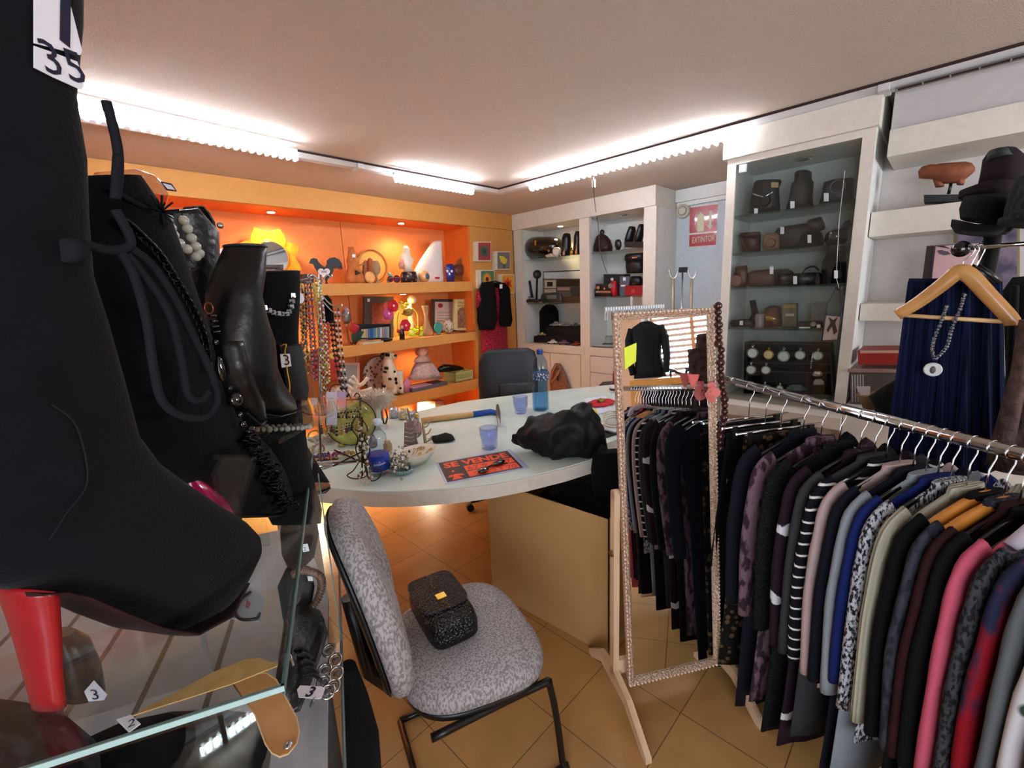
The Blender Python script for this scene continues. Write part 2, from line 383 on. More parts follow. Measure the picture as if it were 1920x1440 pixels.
for k,(a,b) in enumerate(((.73,.893),(.545,.724),(.33,.539),(.105,.324))):
    t.part('drawer',G().bb(XB,XB+.018,1.98,2.54,a,b),cream)
t.done()
def gshelf(y0,y1,z,lb,x0=XB+.045,x1=XR-.022,tk=.008,grp='glass shelves of the bookcase'):
    one('glass_shelf',lb,'glass shelf',G().bb(x0,x1,y0,y1,z-tk,z),[shelfglass],group=grp)
def zfix(px,py,x):return float(XP(x).p(px,py)[2])
GB={}
for key,(px,py,y0,y1,lb) in dict(a1=(980,488,2.613,3.437,'upper glass shelf in the left bookcase bay, under the black case'),a2=(982,570,2.613,3.437,'lower glass shelf in the left bookcase bay, under the boombox'),b1=(1103,474,1.883,2.587,'upper glass shelf in the right bookcase bay, under the buddha'),b2=(1103,558,1.883,2.587,'lower glass shelf in the right bookcase bay, under the red flashlight')).items():
    z=zfix(px,py,XB+.02);GB[key]=z;gshelf(y0,y1,z,lb)
q=ZP(2.234).p(1050,424);downlight(3.93,3.03,2.233,'lit recessed downlight in the left bookcase bay',6,(1,.72,.4),130)
downlight(3.93,2.27,2.233,'unlit recessed downlight in the right bookcase bay',0)
# ================================================================ GLASS CABINET
XC=2.80;Y0=.315;Y1=.968
t=T('glass_display_cabinet','tall white display cabinet with a framed glass door and camera-laden glass shelves','display cabinet')
t.part('cornice',G().bb(XC-.02,3.218,Y0-.01,Y1+.02,2.235,2.398),cream)
t.part('side_panel',G().bb(XC+.02,3.2,Y1-.02,Y1,.80,2.234),white);t.part('side_panel',G().bb(XC+.02,3.2,Y0,Y0+.02,.80,2.234),white)
t.part('back_panel',G().bb(3.2,3.217,Y0,Y1,.80,2.234),M('cabinet_back','b9bcb8',.6))
t.part('top_panel',G().bb(XC+.02,3.2,Y0+.02,Y1-.02,2.205,2.234),white)
t.part('base_board',G().bb(XC-.12,3.2,Y0,Y1+.0,.80,.86),cream)
t.part('cupboard',G().bb(XC,3.2,Y0,Y1,.002,.799),cream)
fr=G().bb(XC,XC+.02,Y1-.045,Y1,.861,2.234).bb(XC,XC+.02,Y0,Y0+.05,.861,2.234).bb(XC,XC+.02,Y0+.05,Y1-.045,2.20,2.234)
t.part('face_frame',fr,cream)
k=t.part('glass_door',G().bb(XC+.006,XC+.011,Y0+.055,Y1-.05,.87,2.195),clear)
t.part('hinge_clip',G().box(XP(XC-.004).p(1393,316),(.02,.035,.04)),M('white_clip','d8dde2',.4),k)
t.part('lock_knob',G().cyl(XP(XC).p(1573,540)+(-.03,0,0),XP(XC).p(1573,540)+(.004,0,0),.012),black,k)
t.done()
GC={}
for key,(px,py,lb) in dict(s1=(1380,405,'topmost glass shelf of the cabinet, under the instant camera'),s2=(1377,475,'second glass shelf of the cabinet, under the brown camera case'),s3=(1374,540,'third glass shelf of the cabinet, under the long brown lens case'),s4=(1367,615,'lowest glass shelf of the cabinet, under the oblong black case')).items():
    z=zfix(px,py,XC+.03);GC[key]=z
    gshelf(Y0+.023,Y1-.023,z,lb,XC+.03,3.197,grp='glass shelves of the cabinet')
downlight(3.0,.64,2.204,'unlit recessed downlight inside the glass cabinet',0)
# ================================================================ RIGHT-HAND SHELVES, SOFFIT
struct('trim_5',G().bb(2.87,3.218,-2.8,.27,2.215,2.398),M('soffit_paint','c2bcba',.7))
struct('trim_6',G().bb(2.84,2.868,-2.8,.27,2.12,2.214).bb(2.84,3.218,-2.8,.27,2.10,2.12),cream)
g=G();
gr=T('air_vent_grille','long slotted air grille in the ceiling trunking, above the hats','air grille')
gr.part('frame',G().bb(2.752,2.760,-1.6,.262,ZC-.040,ZC-.0355).bb(2.794,2.802,-1.6,.262,ZC-.040,ZC-.0355),M('grille_dark','6a625c',.7))
gr.part('backing',G().bb(2.76,2.794,-1.6,.262,ZC-.037,ZC-.0355),gap)
gg=G()
for i in range(22):gg.bb(2.76,2.794,.26-i*.085,.255-i*.085,ZC-.040,ZC-.0375)
gr.part('bars',gg,M('grille_bar','a39c94',.6));gr.done()
z1=zfix(1622,400,2.9);z1b=zfix(1622,445,2.9)
one('wall_shelf','upper thick white wall shelf holding the carved tan animal','shelf',G().bb(2.9,3.218,-2.6,.31,z1b,z1),cream)
z2=zfix(1600,570,2.9);z2b=zfix(1600,601,2.9)
one('wall_shelf','lower thick white wall shelf behind the wooden hanger','shelf',G().bb(2.9,3.218,-2.6,.31,z2b,z2),cream)
z3=zfix(1600,762,2.75)
one('counter_cabinet','low white counter under the wall shelves with the red folder on it','cabinet',G().bb(2.72,3.218,-2.6,.31,.002,z3),cream)
# ================================================================ DESK
ZD=.76
deskp=[(.60,2.02),(.70,1.84),(.816,1.64),(.92,1.52),(1.053,1.403),(1.18,1.315),(1.338,1.237),(1.52,1.17),(1.73,1.115),(1.84,1.20),(2.25,1.16),(2.62,1.14),(2.62,1.02),(3.1,1.02),(3.3,1.25),(3.3,1.90),(2.62,2.31),(2.08,2.57),(1.3,2.68),(.72,2.62)]
sc=[(x,y,ZD-.012) for x,y in deskp]
t=T('counter_desk','large white curved shop desk with a glass sheet on top, cluttered with jewellery','desk')
t.part('desktop',G().prism([(x,y,ZD-.006) for x,y in deskp],(0,0,-.064)),cream)
cxm,cym=1.8,1.8
t.part('glass_sheet',G().prism([(cxm+(x-cxm)*.995,cym+(y-cym)*.995,ZD) for x,y in deskp],(0,0,-.0055)),M('desk_glass','d5e6e0',.06,kind='noise',c2='c9dad4',scale=4))
t.part('leg_panel',G().bb(.68,.72,2.05,2.55,.001,ZD-.071),cream);t.part('leg_panel',G().bb(2.6,3.2,1.5,1.9,.001,ZD-.071),cream)
t.part('modesty_panel',G().bb(2.6,2.64,1.16,1.5,.001,ZD-.071),cream)
t.done()
def nz(v):v=np.array(v,float);return v/np.linalg.norm(v)
# ================================================================ VISITOR CHAIR
Fd=nz((.945,-.33,0));Sd=nz((.33,.945,0));SC=np.array([.762,1.02,0]);Zu=np.array([0,0,1.])
chairfab=M('grey_leafy_upholstery','a6a1a2',.75,kind='speck',c2='7d7676',scale=165,bump=.1)
ctube=M('black_tube_frame','0e0e10',.3)
t=T('visitor_chair','grey leaf-patterned upholstered chair with black tube legs and a small purse on its seat','chair')
def sup(c,a,b,u,v,z,n=36,e=3.2,tw=0):
    out=[]
    for i in range(n):
        th=2*math.pi*i/n;x=math.copysign(abs(math.cos(th))**(2/e),math.cos(th));y=math.copysign(abs(math.sin(th))**(2/e),math.sin(th))
        wv=b*(1+tw*x)
        out.append(c+u*a*x+v*wv*y+Zu*z)
    return out
g=G();rs=[]
for z,k in((.405,.93),(.415,.99),(.445,1.0),(.468,.97),(.478,.88),(.484,.6),(.485,.2)):
    rs.append([p+np.array([0,0,-.018*max(0,(np.dot(p-SC,Fd)/.23))**3]) for p in sup(SC,.225*k,.235*k,Fd,Sd,z,tw=.10)])
g.rings(rs);t.part('seat',g,chairfab)
t.part('seat_pan',G().rings([sup(SC,.215,.225,Fd,Sd,z,tw=.10) for z in(.385,.404)]),black)
BC=np.array([.495,1.095,.745]);BS=nz((.40,.915,0));BF=nz(np.cross(BS,Zu))
if np.dot(BF,Fd)<0:BF=-BF
BU=nz(Zu*1.0-BF*.20);BN=nz(np.cross(BS,BU));BN=BN if np.dot(BN,BF)>0 else -BN
def ov(k,o,e=2.6):
    out=[]
    for i in range(36):
        th=2*math.pi*i/36;x=math.copysign(abs(math.cos(th))**(2/e),math.cos(th));y=math.copysign(abs(math.sin(th))**(2/e),math.sin(th))
        out.append(BC+BS*.245*k*x*(1-.12*y)+BU*.262*k*y+BN*(o-.05*x*x*0+.03*x*x))
    return out
t.part('backrest',G().rings([ov(.95,-.03),ov(1,-.015),ov(1,.01),ov(.93,.03),ov(.75,.038),ov(.3,.04)]),chairfab)
t.part('back_shell',G().rings([ov(.9,-.045),ov(.96,-.033)]),black)
g=G();a=SC-Fd*.16
g.tube([SC-Fd*.1+Zu*.39,SC-Fd*.24+Zu*.39,SC-Fd*.285+Zu*.43,BC-BN*.05-BU*.1],.016)
t.part('back_bracket',G().tube([SC-Fd*.08+Zu*.385,SC-Fd*.25+Zu*.385,SC-Fd*.30+Zu*.46,BC-BN*.055],[.02,.022,.022,.02]),ctube)
for sg in(-1,1):
    q=SC+Sd*.215*sg
    t.part('leg',G().tube(smoothpath([q-Fd*.18+Zu*.375,q+Fd*.15+Zu*.375,q+Fd*.20+Zu*.34,q+Fd*.235+Zu*.05,q+Fd*.22+Zu*.014,q-Fd*.2+Zu*.012],5),.0115),ctube)
t.part('cross_tube',G().tube([SC-Fd*.2+Sd*.215+Zu*.012,SC-Fd*.2-Sd*.215+Zu*.012],.011),ctube)
t.done()
# purse
pp=[ZP(.50).p(*q) for q in((772,1118),(850,1086),(890,1190),(808,1226))]
pc=sum(pp)/4;pu=nz(pp[1]-pp[0]+pp[2]-pp[3]);pv=nz(np.cross(Zu,pu));pW=np.linalg.norm(pp[1]-pp[0])*.5;pL=np.linalg.norm(pp[3]-pp[0])*.5
t=T('small_purse','small black crocodile-embossed purse with a gilt clasp lying on the grey chair seat','handbag')
croc=M('crocodile_leather','08090b',.22,kind='voro',c2='121418',scale=130,bump=.6)
t.part('body',G().rings([sup(np.array([pc[0],pc[1],0]),pW*k,pL*k,pu,pv,z,e=5) for z,k in((.484,.95),(.495,1),(.53,1),(.553,.93),(.558,.7),(.559,.2))]),croc)
t.part('flap',G().rings([sup(np.array([pc[0],pc[1],0])+pv*pL*.25,pW*1.01,pL*.7,pu,pv,z,e=5) for z in(.556,.5635)]),croc)
t.part('clasp',G().box((pc[0]+pv[0]*-.0,pc[1]+pv[1]*-.0,.566),(.032,.028,.005),ax=(pu,pv,Zu)),gold)
g=G()
for i in range(16):
    q=np.array([pc[0],pc[1],.566])+pv*(pL*.9-i*pL*.09)+pu*(.006*math.sin(i))
    g.ball(q,(.0022,.0022,.0016),6,4)
t.part('chain',g,gold)
t.done()
# ================================================================ CARTON UNDER THE DESK
card=M('cardboard','b08c5c',.85,kind='noise',c2='a88454',scale=3,bump=.05)
A=np.array([1.385,1.56,0]);Bx=np.array([1.425,.885,0]);dd=np.array([.60,.03,0]);Hb=.64
t=T('cardboard_box','tall open cardboard carton on the floor under the desk with black clothing in it','box')
def wall(a,b,z0,z1,tk=.006,sl=0):
    n=nz(np.cross(b-a,Zu));g=G();g.prism([a+Zu*z0,b+Zu*z0,b+Zu*z1+n*sl,a+Zu*z1+n*sl],n*tk);return g
k=t.part('front_panel',wall(A,Bx,.002,Hb),card)
t.part('back_panel',wall(A+dd,Bx+dd,.002,Hb),card);t.part('side_panel',wall(A+dd*.02,A+dd*.98,.002,Hb),card);t.part('side_panel',wall(Bx+dd*.02,Bx+dd*.98,.002,Hb-.0),card)
t.part('bottom',G().prism([A+Zu*.003,Bx+Zu*.003,Bx+dd+Zu*.003,A+dd+Zu*.003],Zu*.006),card)
PB=PL(A,(-1,-.06,0))
for i,(x,y) in enumerate(((936,955),(948,963))):
    g=G().prism(pts(PB,[(x,y),(x+9,y+3),(x+9,y+17),(x,y+14)],.006),(.003,0,0))
    t.part('printed_mark',g,M('carton_print_pale','d2b48c',.8) if i==0 else M('carton_print_red','8e4432',.8),k)
t.done()
bl=M('black_cloth','0a0a0d',.85,bump=.35,bscale=25,scale=10,sheen=.05)
def blob(c,r,seed,amp=.25,fr=7,flat=None):
    g=G();n,m=28,16;c=np.array(c,float);r=np.array(r,float);rs=[]
    for i in range(m+1):
        a=math.pi*min(max(i,.1),m-.1)/m;ring=[]
        for j in range(n):
            b=2*math.pi*j/n;d=np.array([math.sin(a)*math.cos(b),math.sin(a)*math.sin(b),-math.cos(a)])
            k=1+amp*noise.noise(Vector(d*fr*.35+np.array([seed,0,0])))+amp*.45*noise.noise(Vector(d*fr+np.array([0,seed,0])))
            q=c+r*d*k
            if flat is not None:q[2]=max(q[2],flat)
            ring.append(q)
        rs.append(ring)
    return g.rings(rs)
q=(A+Bx)/2+dd*.5
one('black_garment_bundle','bundle of black clothing stuffed into the open cardboard carton','clothing',blob((q[0]+.0,q[1]-.05,.40),(.26,.30,.20),3),bl)
# ================================================================ OFFICE CHAIR
of=M('blue_black_vinyl','12171d',.5,bump=.15,scale=30)
oc=np.array([2.50,2.72,0]);F2=nz((-.66,-.75,0));S2=nz((.75,-.66,0))
PO=PL((oc[0],oc[1],0),(-.66,-.75,0))
t=T('office_chair','blue-black padded office chair behind the desk with a stitched backrest and castors','chair')
t.part('backrest',G().loft(PO,[(915,656,990,652,.02),(903,664,1002,658,.035),(898,680,1007,672,.045),(897,720,1009,716,.05),(899,790,1010,790,.05),(905,840,1004,840,.04)],20),of)
kk=t.part('lumbar_panel',G().loft(PO,[(938,716,1000,714,.01,.04),(935,722,1003,720,.02,.048),(934,790,1003,790,.02,.05)],14),of)
g=G()
for x in(950,968,986):g.tube([PO.p(x,721,.068),PO.p(x,790,.07)],.003,5)
t.part('seam',g,black,kk)
b0=np.array([2.16,2.22,0])
t.part('seat',G().rings([sup(b0+F2*-.12+np.array([.0,.0,0]),.22*k,.24*k,F2,S2,z) for z,k in((.43,.95),(.46,1),(.51,.97),(.52,.6))]),of)
t.part('back_bar',G().tube([b0-F2*.05+Zu*.42,b0-F2*.5+Zu*.42,oc-F2*.03+Zu*.6,oc+F2*-.05+Zu*.9],.02),black)
t.part('gas_column',G().cyl(b0+Zu*.08,b0+Zu*.43,.028),black)
for i in range(5):
    a=math.radians(70+72*i+12);d=np.array([math.cos(a),math.sin(a),0])
    k=t.part('leg',G().tube([b0+Zu*.10,b0+d*.28+Zu*.07],[.025,.016]),black)
    t.part('castor',G().cyl(b0+d*.29+np.cross(d,Zu)*.022+Zu*.027,b0+d*.29-np.cross(d,Zu)*.022+Zu*.027,.026),black,k)
t.done()
# ================================================================ CHEVAL MIRROR
MB=np.array([1.424,.593,.10]);az=math.radians(-33.4166);ln=math.radians(5.916);MW=.392;MH=1.377
mw=np.array([math.cos(az),math.sin(az),0]);mf=np.array([-math.sin(az),math.cos(az),0]);mu=mf*math.sin(ln)+Zu*math.cos(ln);mn=nz(np.cross(mw,mu));mn=mn if mn[0]<0 else -mn
def mp(a,b,o=0):return MB+mw*a+mu*b+mn*o
framem=M('champagne_ornate_frame','c9ab93',.35,.35,kind='voro',c2='8c6a55',scale=160,bump=.5)
t=T('cheval_mirror','tall tilting floor mirror in a thin champagne beaded frame on a pale wooden stand','mirror')
fw_=.026
def fbar(a0,b0,a1,b1):
    g=G();h=fw_/2
    A_=np.array([a0,b0]);B_=np.array([a1,b1]);d=nz(B_-A_);s=np.array([-d[1],d[0]])
    prof=[(-h,0),(-h,.012),(-h*.4,.018),(0,.012),(h*.5,.02),(h,.010),(h,0)]
    rs=[[mp(*(P_+s*x),z) for x,z in prof] for P_ in(A_,B_)]
    return g.rings(rs,smooth=False)
e=MW/2-fw_/2
fr=fbar(-e,0,-e,MH);
for q in((e,0,e,MH),(-MW/2,MH-fw_/2,MW/2,MH-fw_/2),(-MW/2,fw_/2,MW/2,fw_/2)):
    g2=fbar(*q);fr.add(g2.v,g2.f)
fi=t.part('frame',fr,framem)
g=G();n_=90
for i in range(n_):
    b=MH*(i+.5)/n_
    for sgn in(-1,1):g.ball(mp(sgn*(MW/2-.005),b,.016),(.005,.005,.0065),5,4)
for i in range(26):
    a=-MW/2+MW*(i+.5)/26
    for b in(MH-.005,.005):g.ball(mp(a,b,.016),(.0065,.0065,.005),5,4)
t.part('bead_edging',g,M('pearly_champagne_bead','e6c8b0',.25,.3),fi)
t.part('mirror_glass',G().prism([mp(-e,fw_*.5,.006),mp(e,fw_*.5,.006),mp(e,MH-fw_*.5,.006),mp(-e,MH-fw_*.5,.006)],-mn*.004),M('mirror_silver','e9ecec',.01,1,kind='plain'))
t.part('backing_board',G().prism([mp(-e,.006,.0),mp(e,.006,.0),mp(e,MH-.006,.0),mp(-e,MH-.006,.0)],-mn*.008),pinewood)
wood=M('pale_stand_wood','d8b896',.5,kind='plank',c2='caa884',scale=5)
for sg in(-1,1):
    c=np.array([MB[0],MB[1],0])+mw*(sg*(MW/2+.027))+mf*.05
    u=t.part('upright',G().box(c+Zu*.475,(.022,.03,.75),ax=(mw,mf,Zu)),wood)
    t.part('upright_cap',G().cyl(c+Zu*.85-mw*.011,c+Zu*.85+mw*.011,.015),wood,u)
    t.part('pivot_knob',G().cyl(c+Zu*.62-mw*.02*sg,c+Zu*.62+mw*.018*sg,.012),M('brass_knob','8a6a3a',.4,.8),u)
    prof=[(-.26,0),(-.23,0),(-.10,.07),(.10,.07),(.20,0),(.23,0),(.23,.018),(.12,.11),(0,.135),(-.12,.11),(-.26,.02)]
    t.part('foot',G().prism([c+mf*x+Zu*(z+.001)-mw*.011 for x,z in prof],mw*.022),wood)
t.part('crossbar',G().box(np.array([MB[0],MB[1],0])+mf*.05+Zu*.14,(MW+.03,.02,.06),ax=(mw,mf,Zu)),wood)
t.done(rot=az)
# things hung on the mirror
t=T('bead_necklace','string of large dark red wooden beads hung over the mirror right corner','necklace')
g=G();R2=random.Random(3)
for i in range(24):
    b=MH+.004-i*.0225;a=MW/2+.002+.014*math.sin(i*.5)*(i/24)+(.012 if i>6 else 0)
    t.part('bead',G().ball(mp(a,b,.028),.0125 if i%3 else .015,10,7),M('dark_red_bead','3d1714',.25,coat=.5))
t.part('string',G().tube([mp(MW/2+.004,MH,.028),mp(MW/2+.014,MH-.3,.028),mp(MW/2+.014,MH-.52,.028)],.0015,5),ink);t.done()
g=G();c=mp(.160,1.075,.03);R2=random.Random(5)
for i in range(22):
    th=R2.uniform(0,6.28);r=R2.uniform(.0,.018);q=c+mw*r*math.cos(th)+mu*(r*math.sin(th)*1.1)
    d=nz(mw*math.cos(th)+mu*math.sin(th)+mn*.5);s=nz(np.cross(d,mn))
    g.add([q-s*.004,q+s*.004,q+d*.016+s*.010+mn*.004,q+d*.021,q+d*.016-s*.010-mn*.002],[(0,1,2,3,4)])
t=T('fabric_flower','coral pink gauzy fabric flower pinned on the mirror near its right edge','flower brooch')
t.part('petals',g,M('coral_gauze','e87f78',.8,sheen=.3));t.part('tail',G().loft(PL(c,mn),[(1288,702,1312,702,.006),(1292,715,1308,715,.006),(1297,728,1302,728,.003)],8),M('coral_gauze2','dd6f68',.8));t.done()
one('sticky_note','neon yellow paper note stuck on the left side of the mirror glass','note',G().prism([mp(-.158,1.18,.0075),mp(-.118,1.205,.012),mp(-.112,1.27,.010),mp(-.158,1.255,.0075)],mn*.0006),M('neon_yellow_paper','d6e23c',.6))
g=G()
for i in range(24):
    a=-.21+i*.0095;q=mp(a,MH+.008,-.012);g.tube([q,q+mu*.012,q+mu*.014+mn*-.008,q-mn*.012-mu*.03],.0042,5)
one('lace_trim','white lace frill draped along the top edge of the cheval mirror frame','lace trim',g,M('white_lace','d8d8da',.9))
# ================================================================ GARMENT RACK
RP=np.array([1.88,.63,0]);RD=nz((-.5,-.785,0));RU=np.array([RD[1],-RD[0],0]);ZB=1.17
RA=math.atan2(RD[1],RD[0])
def rp(s,u=0,z=0,v=0):return RP+RD*(s+v)+RU*u+Zu*z
t=T('garment_rack','long chrome clothes rail crowded with hung garments','clothes rack')
t.part('rail',G().cyl(rp(-.03,0,ZB),rp(1.62,0,ZB),.0155),chrome)
t.part('rail_joint',G().cyl(rp(.06,0,ZB),rp(.085,0,ZB),.0165),steel);t.part('rail_joint',G().cyl(rp(.20,0,ZB),rp(.225,0,ZB),.0155),black)
for s in(-.01,1.6):
    k=t.part('upright',G().cyl(rp(s,0,.03),rp(s,0,ZB),.012),chrome)
    t.part('foot_bar',G().tube([rp(s,-.22,.025),rp(s,.22,.025)],.012),chrome,k)
t.done(rot=RA)
ZG=ZB-.045
def hanger_thing(s,kind,label,grp,rz=0):
    t=T('coat_hanger',label,'hanger',grp)
    hk=[rp(s,math.cos(a)*.018,ZB-.003+math.sin(a)*.018) for a in np.linspace(-.5,math.pi+.1,12)]
    hook=G().tube(hk[::-1][::-1]+[rp(s,-.018,ZB-.03),rp(s,-.002,ZB-.055),rp(s,0,ZG-.078)],.0018,6)
    t.part('hook',hook,chrome)
    g=G()
    if kind=='wood':m_=M('honey_wood_hanger','c9822f',.35,coat=.4,kind='noise',c2='b8722a',scale=15);w_,h_=.011,.017
    elif kind=='black':m_=M('glossy_black_hanger','0d0d0f',.18,coat=.5);w_,h_=.005,.011
    else:m_=M('clip_hanger_bar','26221f',.3);w_,h_=.004,.005
    if kind!='clip':
        path=smoothpath([rp(s,.205,ZG-.155),rp(s,.13,ZG-.115),rp(s,.05,ZG-.085),rp(s,0,ZG-.075),rp(s,-.05,ZG-.085),rp(s,-.13,ZG-.115),rp(s,-.205,ZG-.155)],4)
        rs=[]
        for i,p in enumerate(path):
            tt=nz(path[min(i+1,len(path)-1)]-path[max(i-1,0)]);nn=np.cross(tt,RD)
            rs.append([p+RD*w_*math.cos(a)+nn*h_*math.sin(a) for a in np.linspace(0,2*math.pi,8,endpoint=False)])
        g.rings(rs);t.part('shoulder_bar',g,m_)
    else:
        t.part('shoulder_bar',G().cyl(rp(s,.18,ZG-.08),rp(s,-.18,ZG-.08),.004),chrome)
        for u in(.13,-.13):t.part('clip',G().box(rp(s,u,ZG-.10),(.014,.02,.045),ax=(RD,RU,Zu)),m_)
    r=t.done(rot=RA)
    return r
def garment(s,label,mat,name='jacket',cat='jacket',L=.75,hw=.195,th=.012,sl=.52,grp=None,waist=.9,seed=0,trim=None,flare=0,collar=True):
    rr=random.Random(seed+int(s*1000));ph=rr.uniform(0,6);t=T(name,label,cat,grp)
    rs=[];N_=24
    prof=[(-.068,.045),(-.08,.075),(-.105,.135),(-.135,hw-.01),(-.16,hw+.005),(-.19,hw+.002)]
    K=12
    for i in range(1,K+1):
        f=i/K;prof.append((-.19-(L-.19)*f,hw*(waist+(1-waist)*abs(f-.45)*1.8)+flare*f))
    for z,w_ in prof:
        f=min(1,max(0,(-z-.1)/.5));ring=[]
        for j in range(N_):
            a=2*math.pi*j/N_
            fold=1+f*.38*math.sin(a*5+ph+z*4)+f*.15*math.sin(a*9+2*ph)
            ring.append(rp(s,w_*math.cos(a)*(1+.015*math.sin(9*z+ph)),ZG+z,th*(.55+.45*f)*math.sin(a)*fold))
        rs.append(ring)
    t.part('body',G().rings(rs),mat)
    if sl:
        for sg in(1,-1):
            path=smoothpath([rp(s,sg*(hw-.03),ZG-.125),rp(s,sg*(hw+.012),ZG-.155),rp(s,sg*(hw+.032),ZG-.24,v=.002),rp(s,sg*(hw+.042),ZG-.40,v=.004*rr.uniform(-1,1)),rp(s,sg*(hw+.035),ZG-.15-sl,v=.006*rr.uniform(-1,1))],4)
            srs=[];m_=len(path)
            for i,p in enumerate(path):
                tt=nz(path[min(i+1,m_-1)]-path[max(i-1,0)]);nn=np.cross(tt,RD);rad=.046-.018*i/m_
                srs.append([p+RD*(th*1.05)*math.cos(a)*(1+.12*math.sin(i*1.7+ph))+nn*rad*math.sin(a) for a in np.linspace(0,2*math.pi,12,endpoint=False)])
            t.part('sleeve',G().rings(srs),mat if trim is None else mat)
    if collar:
        t.part('collar',G().rings([[rp(s,(.055+.01*q)*math.cos(a),ZG-.06-.028*q,th*.9*math.sin(a)) for a in np.linspace(0,2*math.pi,14,endpoint=False)] for q in(0,1)]),mat)
    if trim:
        t.part('hem_trim',G().rings([[rp(s,(rs_w+.003)*math.cos(a),ZG+z,th*1.25*math.sin(a)) for a in np.linspace(0,2*math.pi,20,endpoint=False)] for z,rs_w in((-L-.004,prof[-1][1]),(-L+.012,prof[-1][1]))]),trim)
    return t.done(rot=RA)
fb=lambda n,h,**k:M(n,h,.9,**k)
GA=[
(.40,'navy_wool','15151f',{},'dark navy long coat, first sleeved garment behind the skirts',.93,'black'),
(.465,'mauve_damask','6e5560',dict(kind='speck',c2='33222b',scale=45),'dusty mauve damask jacket between the navy coat and the sequin coat',.84,'black'),
(.525,'black_sequin','141416',dict(kind='voro',c2='2b2b2f',scale=220,bump=.8),'black textured sequin jacket beside the mauve damask one',.9,'black'),
(.59,'fair_isle_burgundy','251520',dict(kind='bands',c2='c9c6cc',scale=1.4),'burgundy and black sweater with white zigzag knit bands',.88,'black'),
(.63,'charcoal_wool','333335',dict(bump=.2),'charcoal grey wool cardigan next to the striped top',.80,'black'),
(.663,'striped_jersey','101016',dict(kind='stripe',c2='d8d4d0',scale=9.5),'black top with thin white horizontal stripes',.55,'black'),
(.698,'blush_knit','a5908c',dict(),'pale blush pink knitted jacket beside the striped top',.62,'black'),
(.73,'navy_jersey','10101c',dict(),'navy jersey cardigan hanging just behind the pale grey jumper',.86,'black'),
(.76,'pale_grey_knit','7f858b',dict(bump=.2),'pale bluish grey jumper with a long sleeve',.80,'black'),
(.786,'royal_blue_knit','141f55',dict(),'royal blue jumper squeezed between pale grey and black-and-white knits',.5,'black'),
(.812,'salt_pepper_knit','a8a8ae',dict(kind='speck',c2='1a1b20',scale=170),'black-and-white flecked chunky cardigan',.68,'black'),
(.845,'cream_cable','a09c8c',dict(kind='rib',c2='98937f',scale=40,bump=.5),'cream ribbed knit jacket with open front edge',.55,'black'),
(.88,'black_crepe','08080a',dict(),'plain black coat on the first honey wooden hanger',.86,'wood'),
(.912,'crinkled_slate','35363f',dict(kind='speck',c2='23232b',scale=60,bump=.6),'slate grey crinkled jacket with silver threads on the second wooden hanger',.86,'wood'),
(.938,'maroon_knit','2c1415',dict(),'dark maroon cardigan left of the pink coat',.8,'black'),
(.958,'jet_black_knit','0a0a0c',dict(),'jet black jumper directly left of the pink coat',.8,'black'),
(.988,'pink_wool','b44f64',dict(bump=.2),'raspberry pink wool coat with a long sleeve',.86,'black'),
(1.02,'speckled_charcoal','3a3a3e',dict(kind='speck',c2='19191c',scale=150),'charcoal speckled coat right of the pink coat',.82,'black'),
(1.05,'red_print','7a0f1b',dict(kind='speck',c2='202238',scale=11),'red and navy printed blouse near the right edge',.5,'black'),
(1.082,'grey_melange','55585a',dict(),'mid grey melange cardigan right of the red print blouse',.8,'black'),
(1.115,'white_floral','b4b0b2',dict(kind='voro',c2='2d3a2a',scale=22),'white blouse with scattered dark flowers',.8,'black'),
(1.15,'magenta_knit','5a0f3d',dict(),'deep magenta jumper, last garment before the right edge',.8,'black'),
]
hroots={}
for i,(s,mn_,hx,kw,lab,L_,hk) in enumerate(GA):
    th=.0135
    L_=L_+.17 if L_>.7 else L_+.1
    kw2={}
    if s in(.88,):kw2['trim']=M('cream_lining','cdb8a2',.8)
    garment(s,lab,fb(mn_,hx,**kw),name='jacket' if 'jacket' in lab or 'coat' in lab else 'sweater',cat='coat' if ' coat' in lab else('jacket' if 'jacket' in lab else('top' if ('top' in lab or 'blouse' in lab) else 'sweater')),L=L_,th=th,seed=i,sl=.50 if L_>.6 else .45,grp='garments hanging on the chrome rack',**kw2)
    hl={'wood':'honey-coloured wooden hanger holding the '+('plain black coat' if s==.88 else 'slate crinkled jacket'),'black':'glossy black plastic hanger inside the '+lab.split(',')[0].split(' with ')[0].split(' between ')[0].split(' beside ')[0].split(' next ')[0].split(' hanging ')[0].split(' squeezed ')[0].split(' left ')[0].split(' right ')[0].split(' directly ')[0].split(' near ')[0]}[hk]
    if hk not in hroots:hroots[hk]=(s,hanger_thing(s,hk,hl,'hangers on the chrome rack'))
    else:
        s0,r=hroots[hk];d=RD*(s-s0);dup(r,(d[0],d[1],0),hl,rz=R_.uniform(-.03,.03))
# a few spare garments' neckline scarf and the clipped skirts at the far end
def skirt(s,lab,mat,L,w0,w1,th=.014,seed=0):
    rs=[];ph=seed
    for i in range(14):
        f=i/13;z=-.10-L*f;w_=w0+(w1-w0)*f
        rs.append([rp(s,w_*math.cos(a),ZG+z,th*(.5+f)*math.sin(a)*(1+f*.35*math.sin(6*a+ph))) for a in np.linspace(0,2*math.pi,28,endpoint=False)])
    t=T('skirt',lab,'skirt','skirts clipped at the far end of the rack')
    t.part('panel',G().rings(rs),mat)
    t.part('waistband',G().rings([[rp(s,(w0+.002)*math.cos(a),ZG+z,th*.7*math.sin(a)) for a in np.linspace(0,2*math.pi,20,endpoint=False)] for z in(-.092,-.125)]),mat);t.done(rot=RA)
skirt(.16,'dark navy skirt clipped closest to the cheval mirror',fb('navy_twill','10121f'),.95,.14,.20,seed=1)
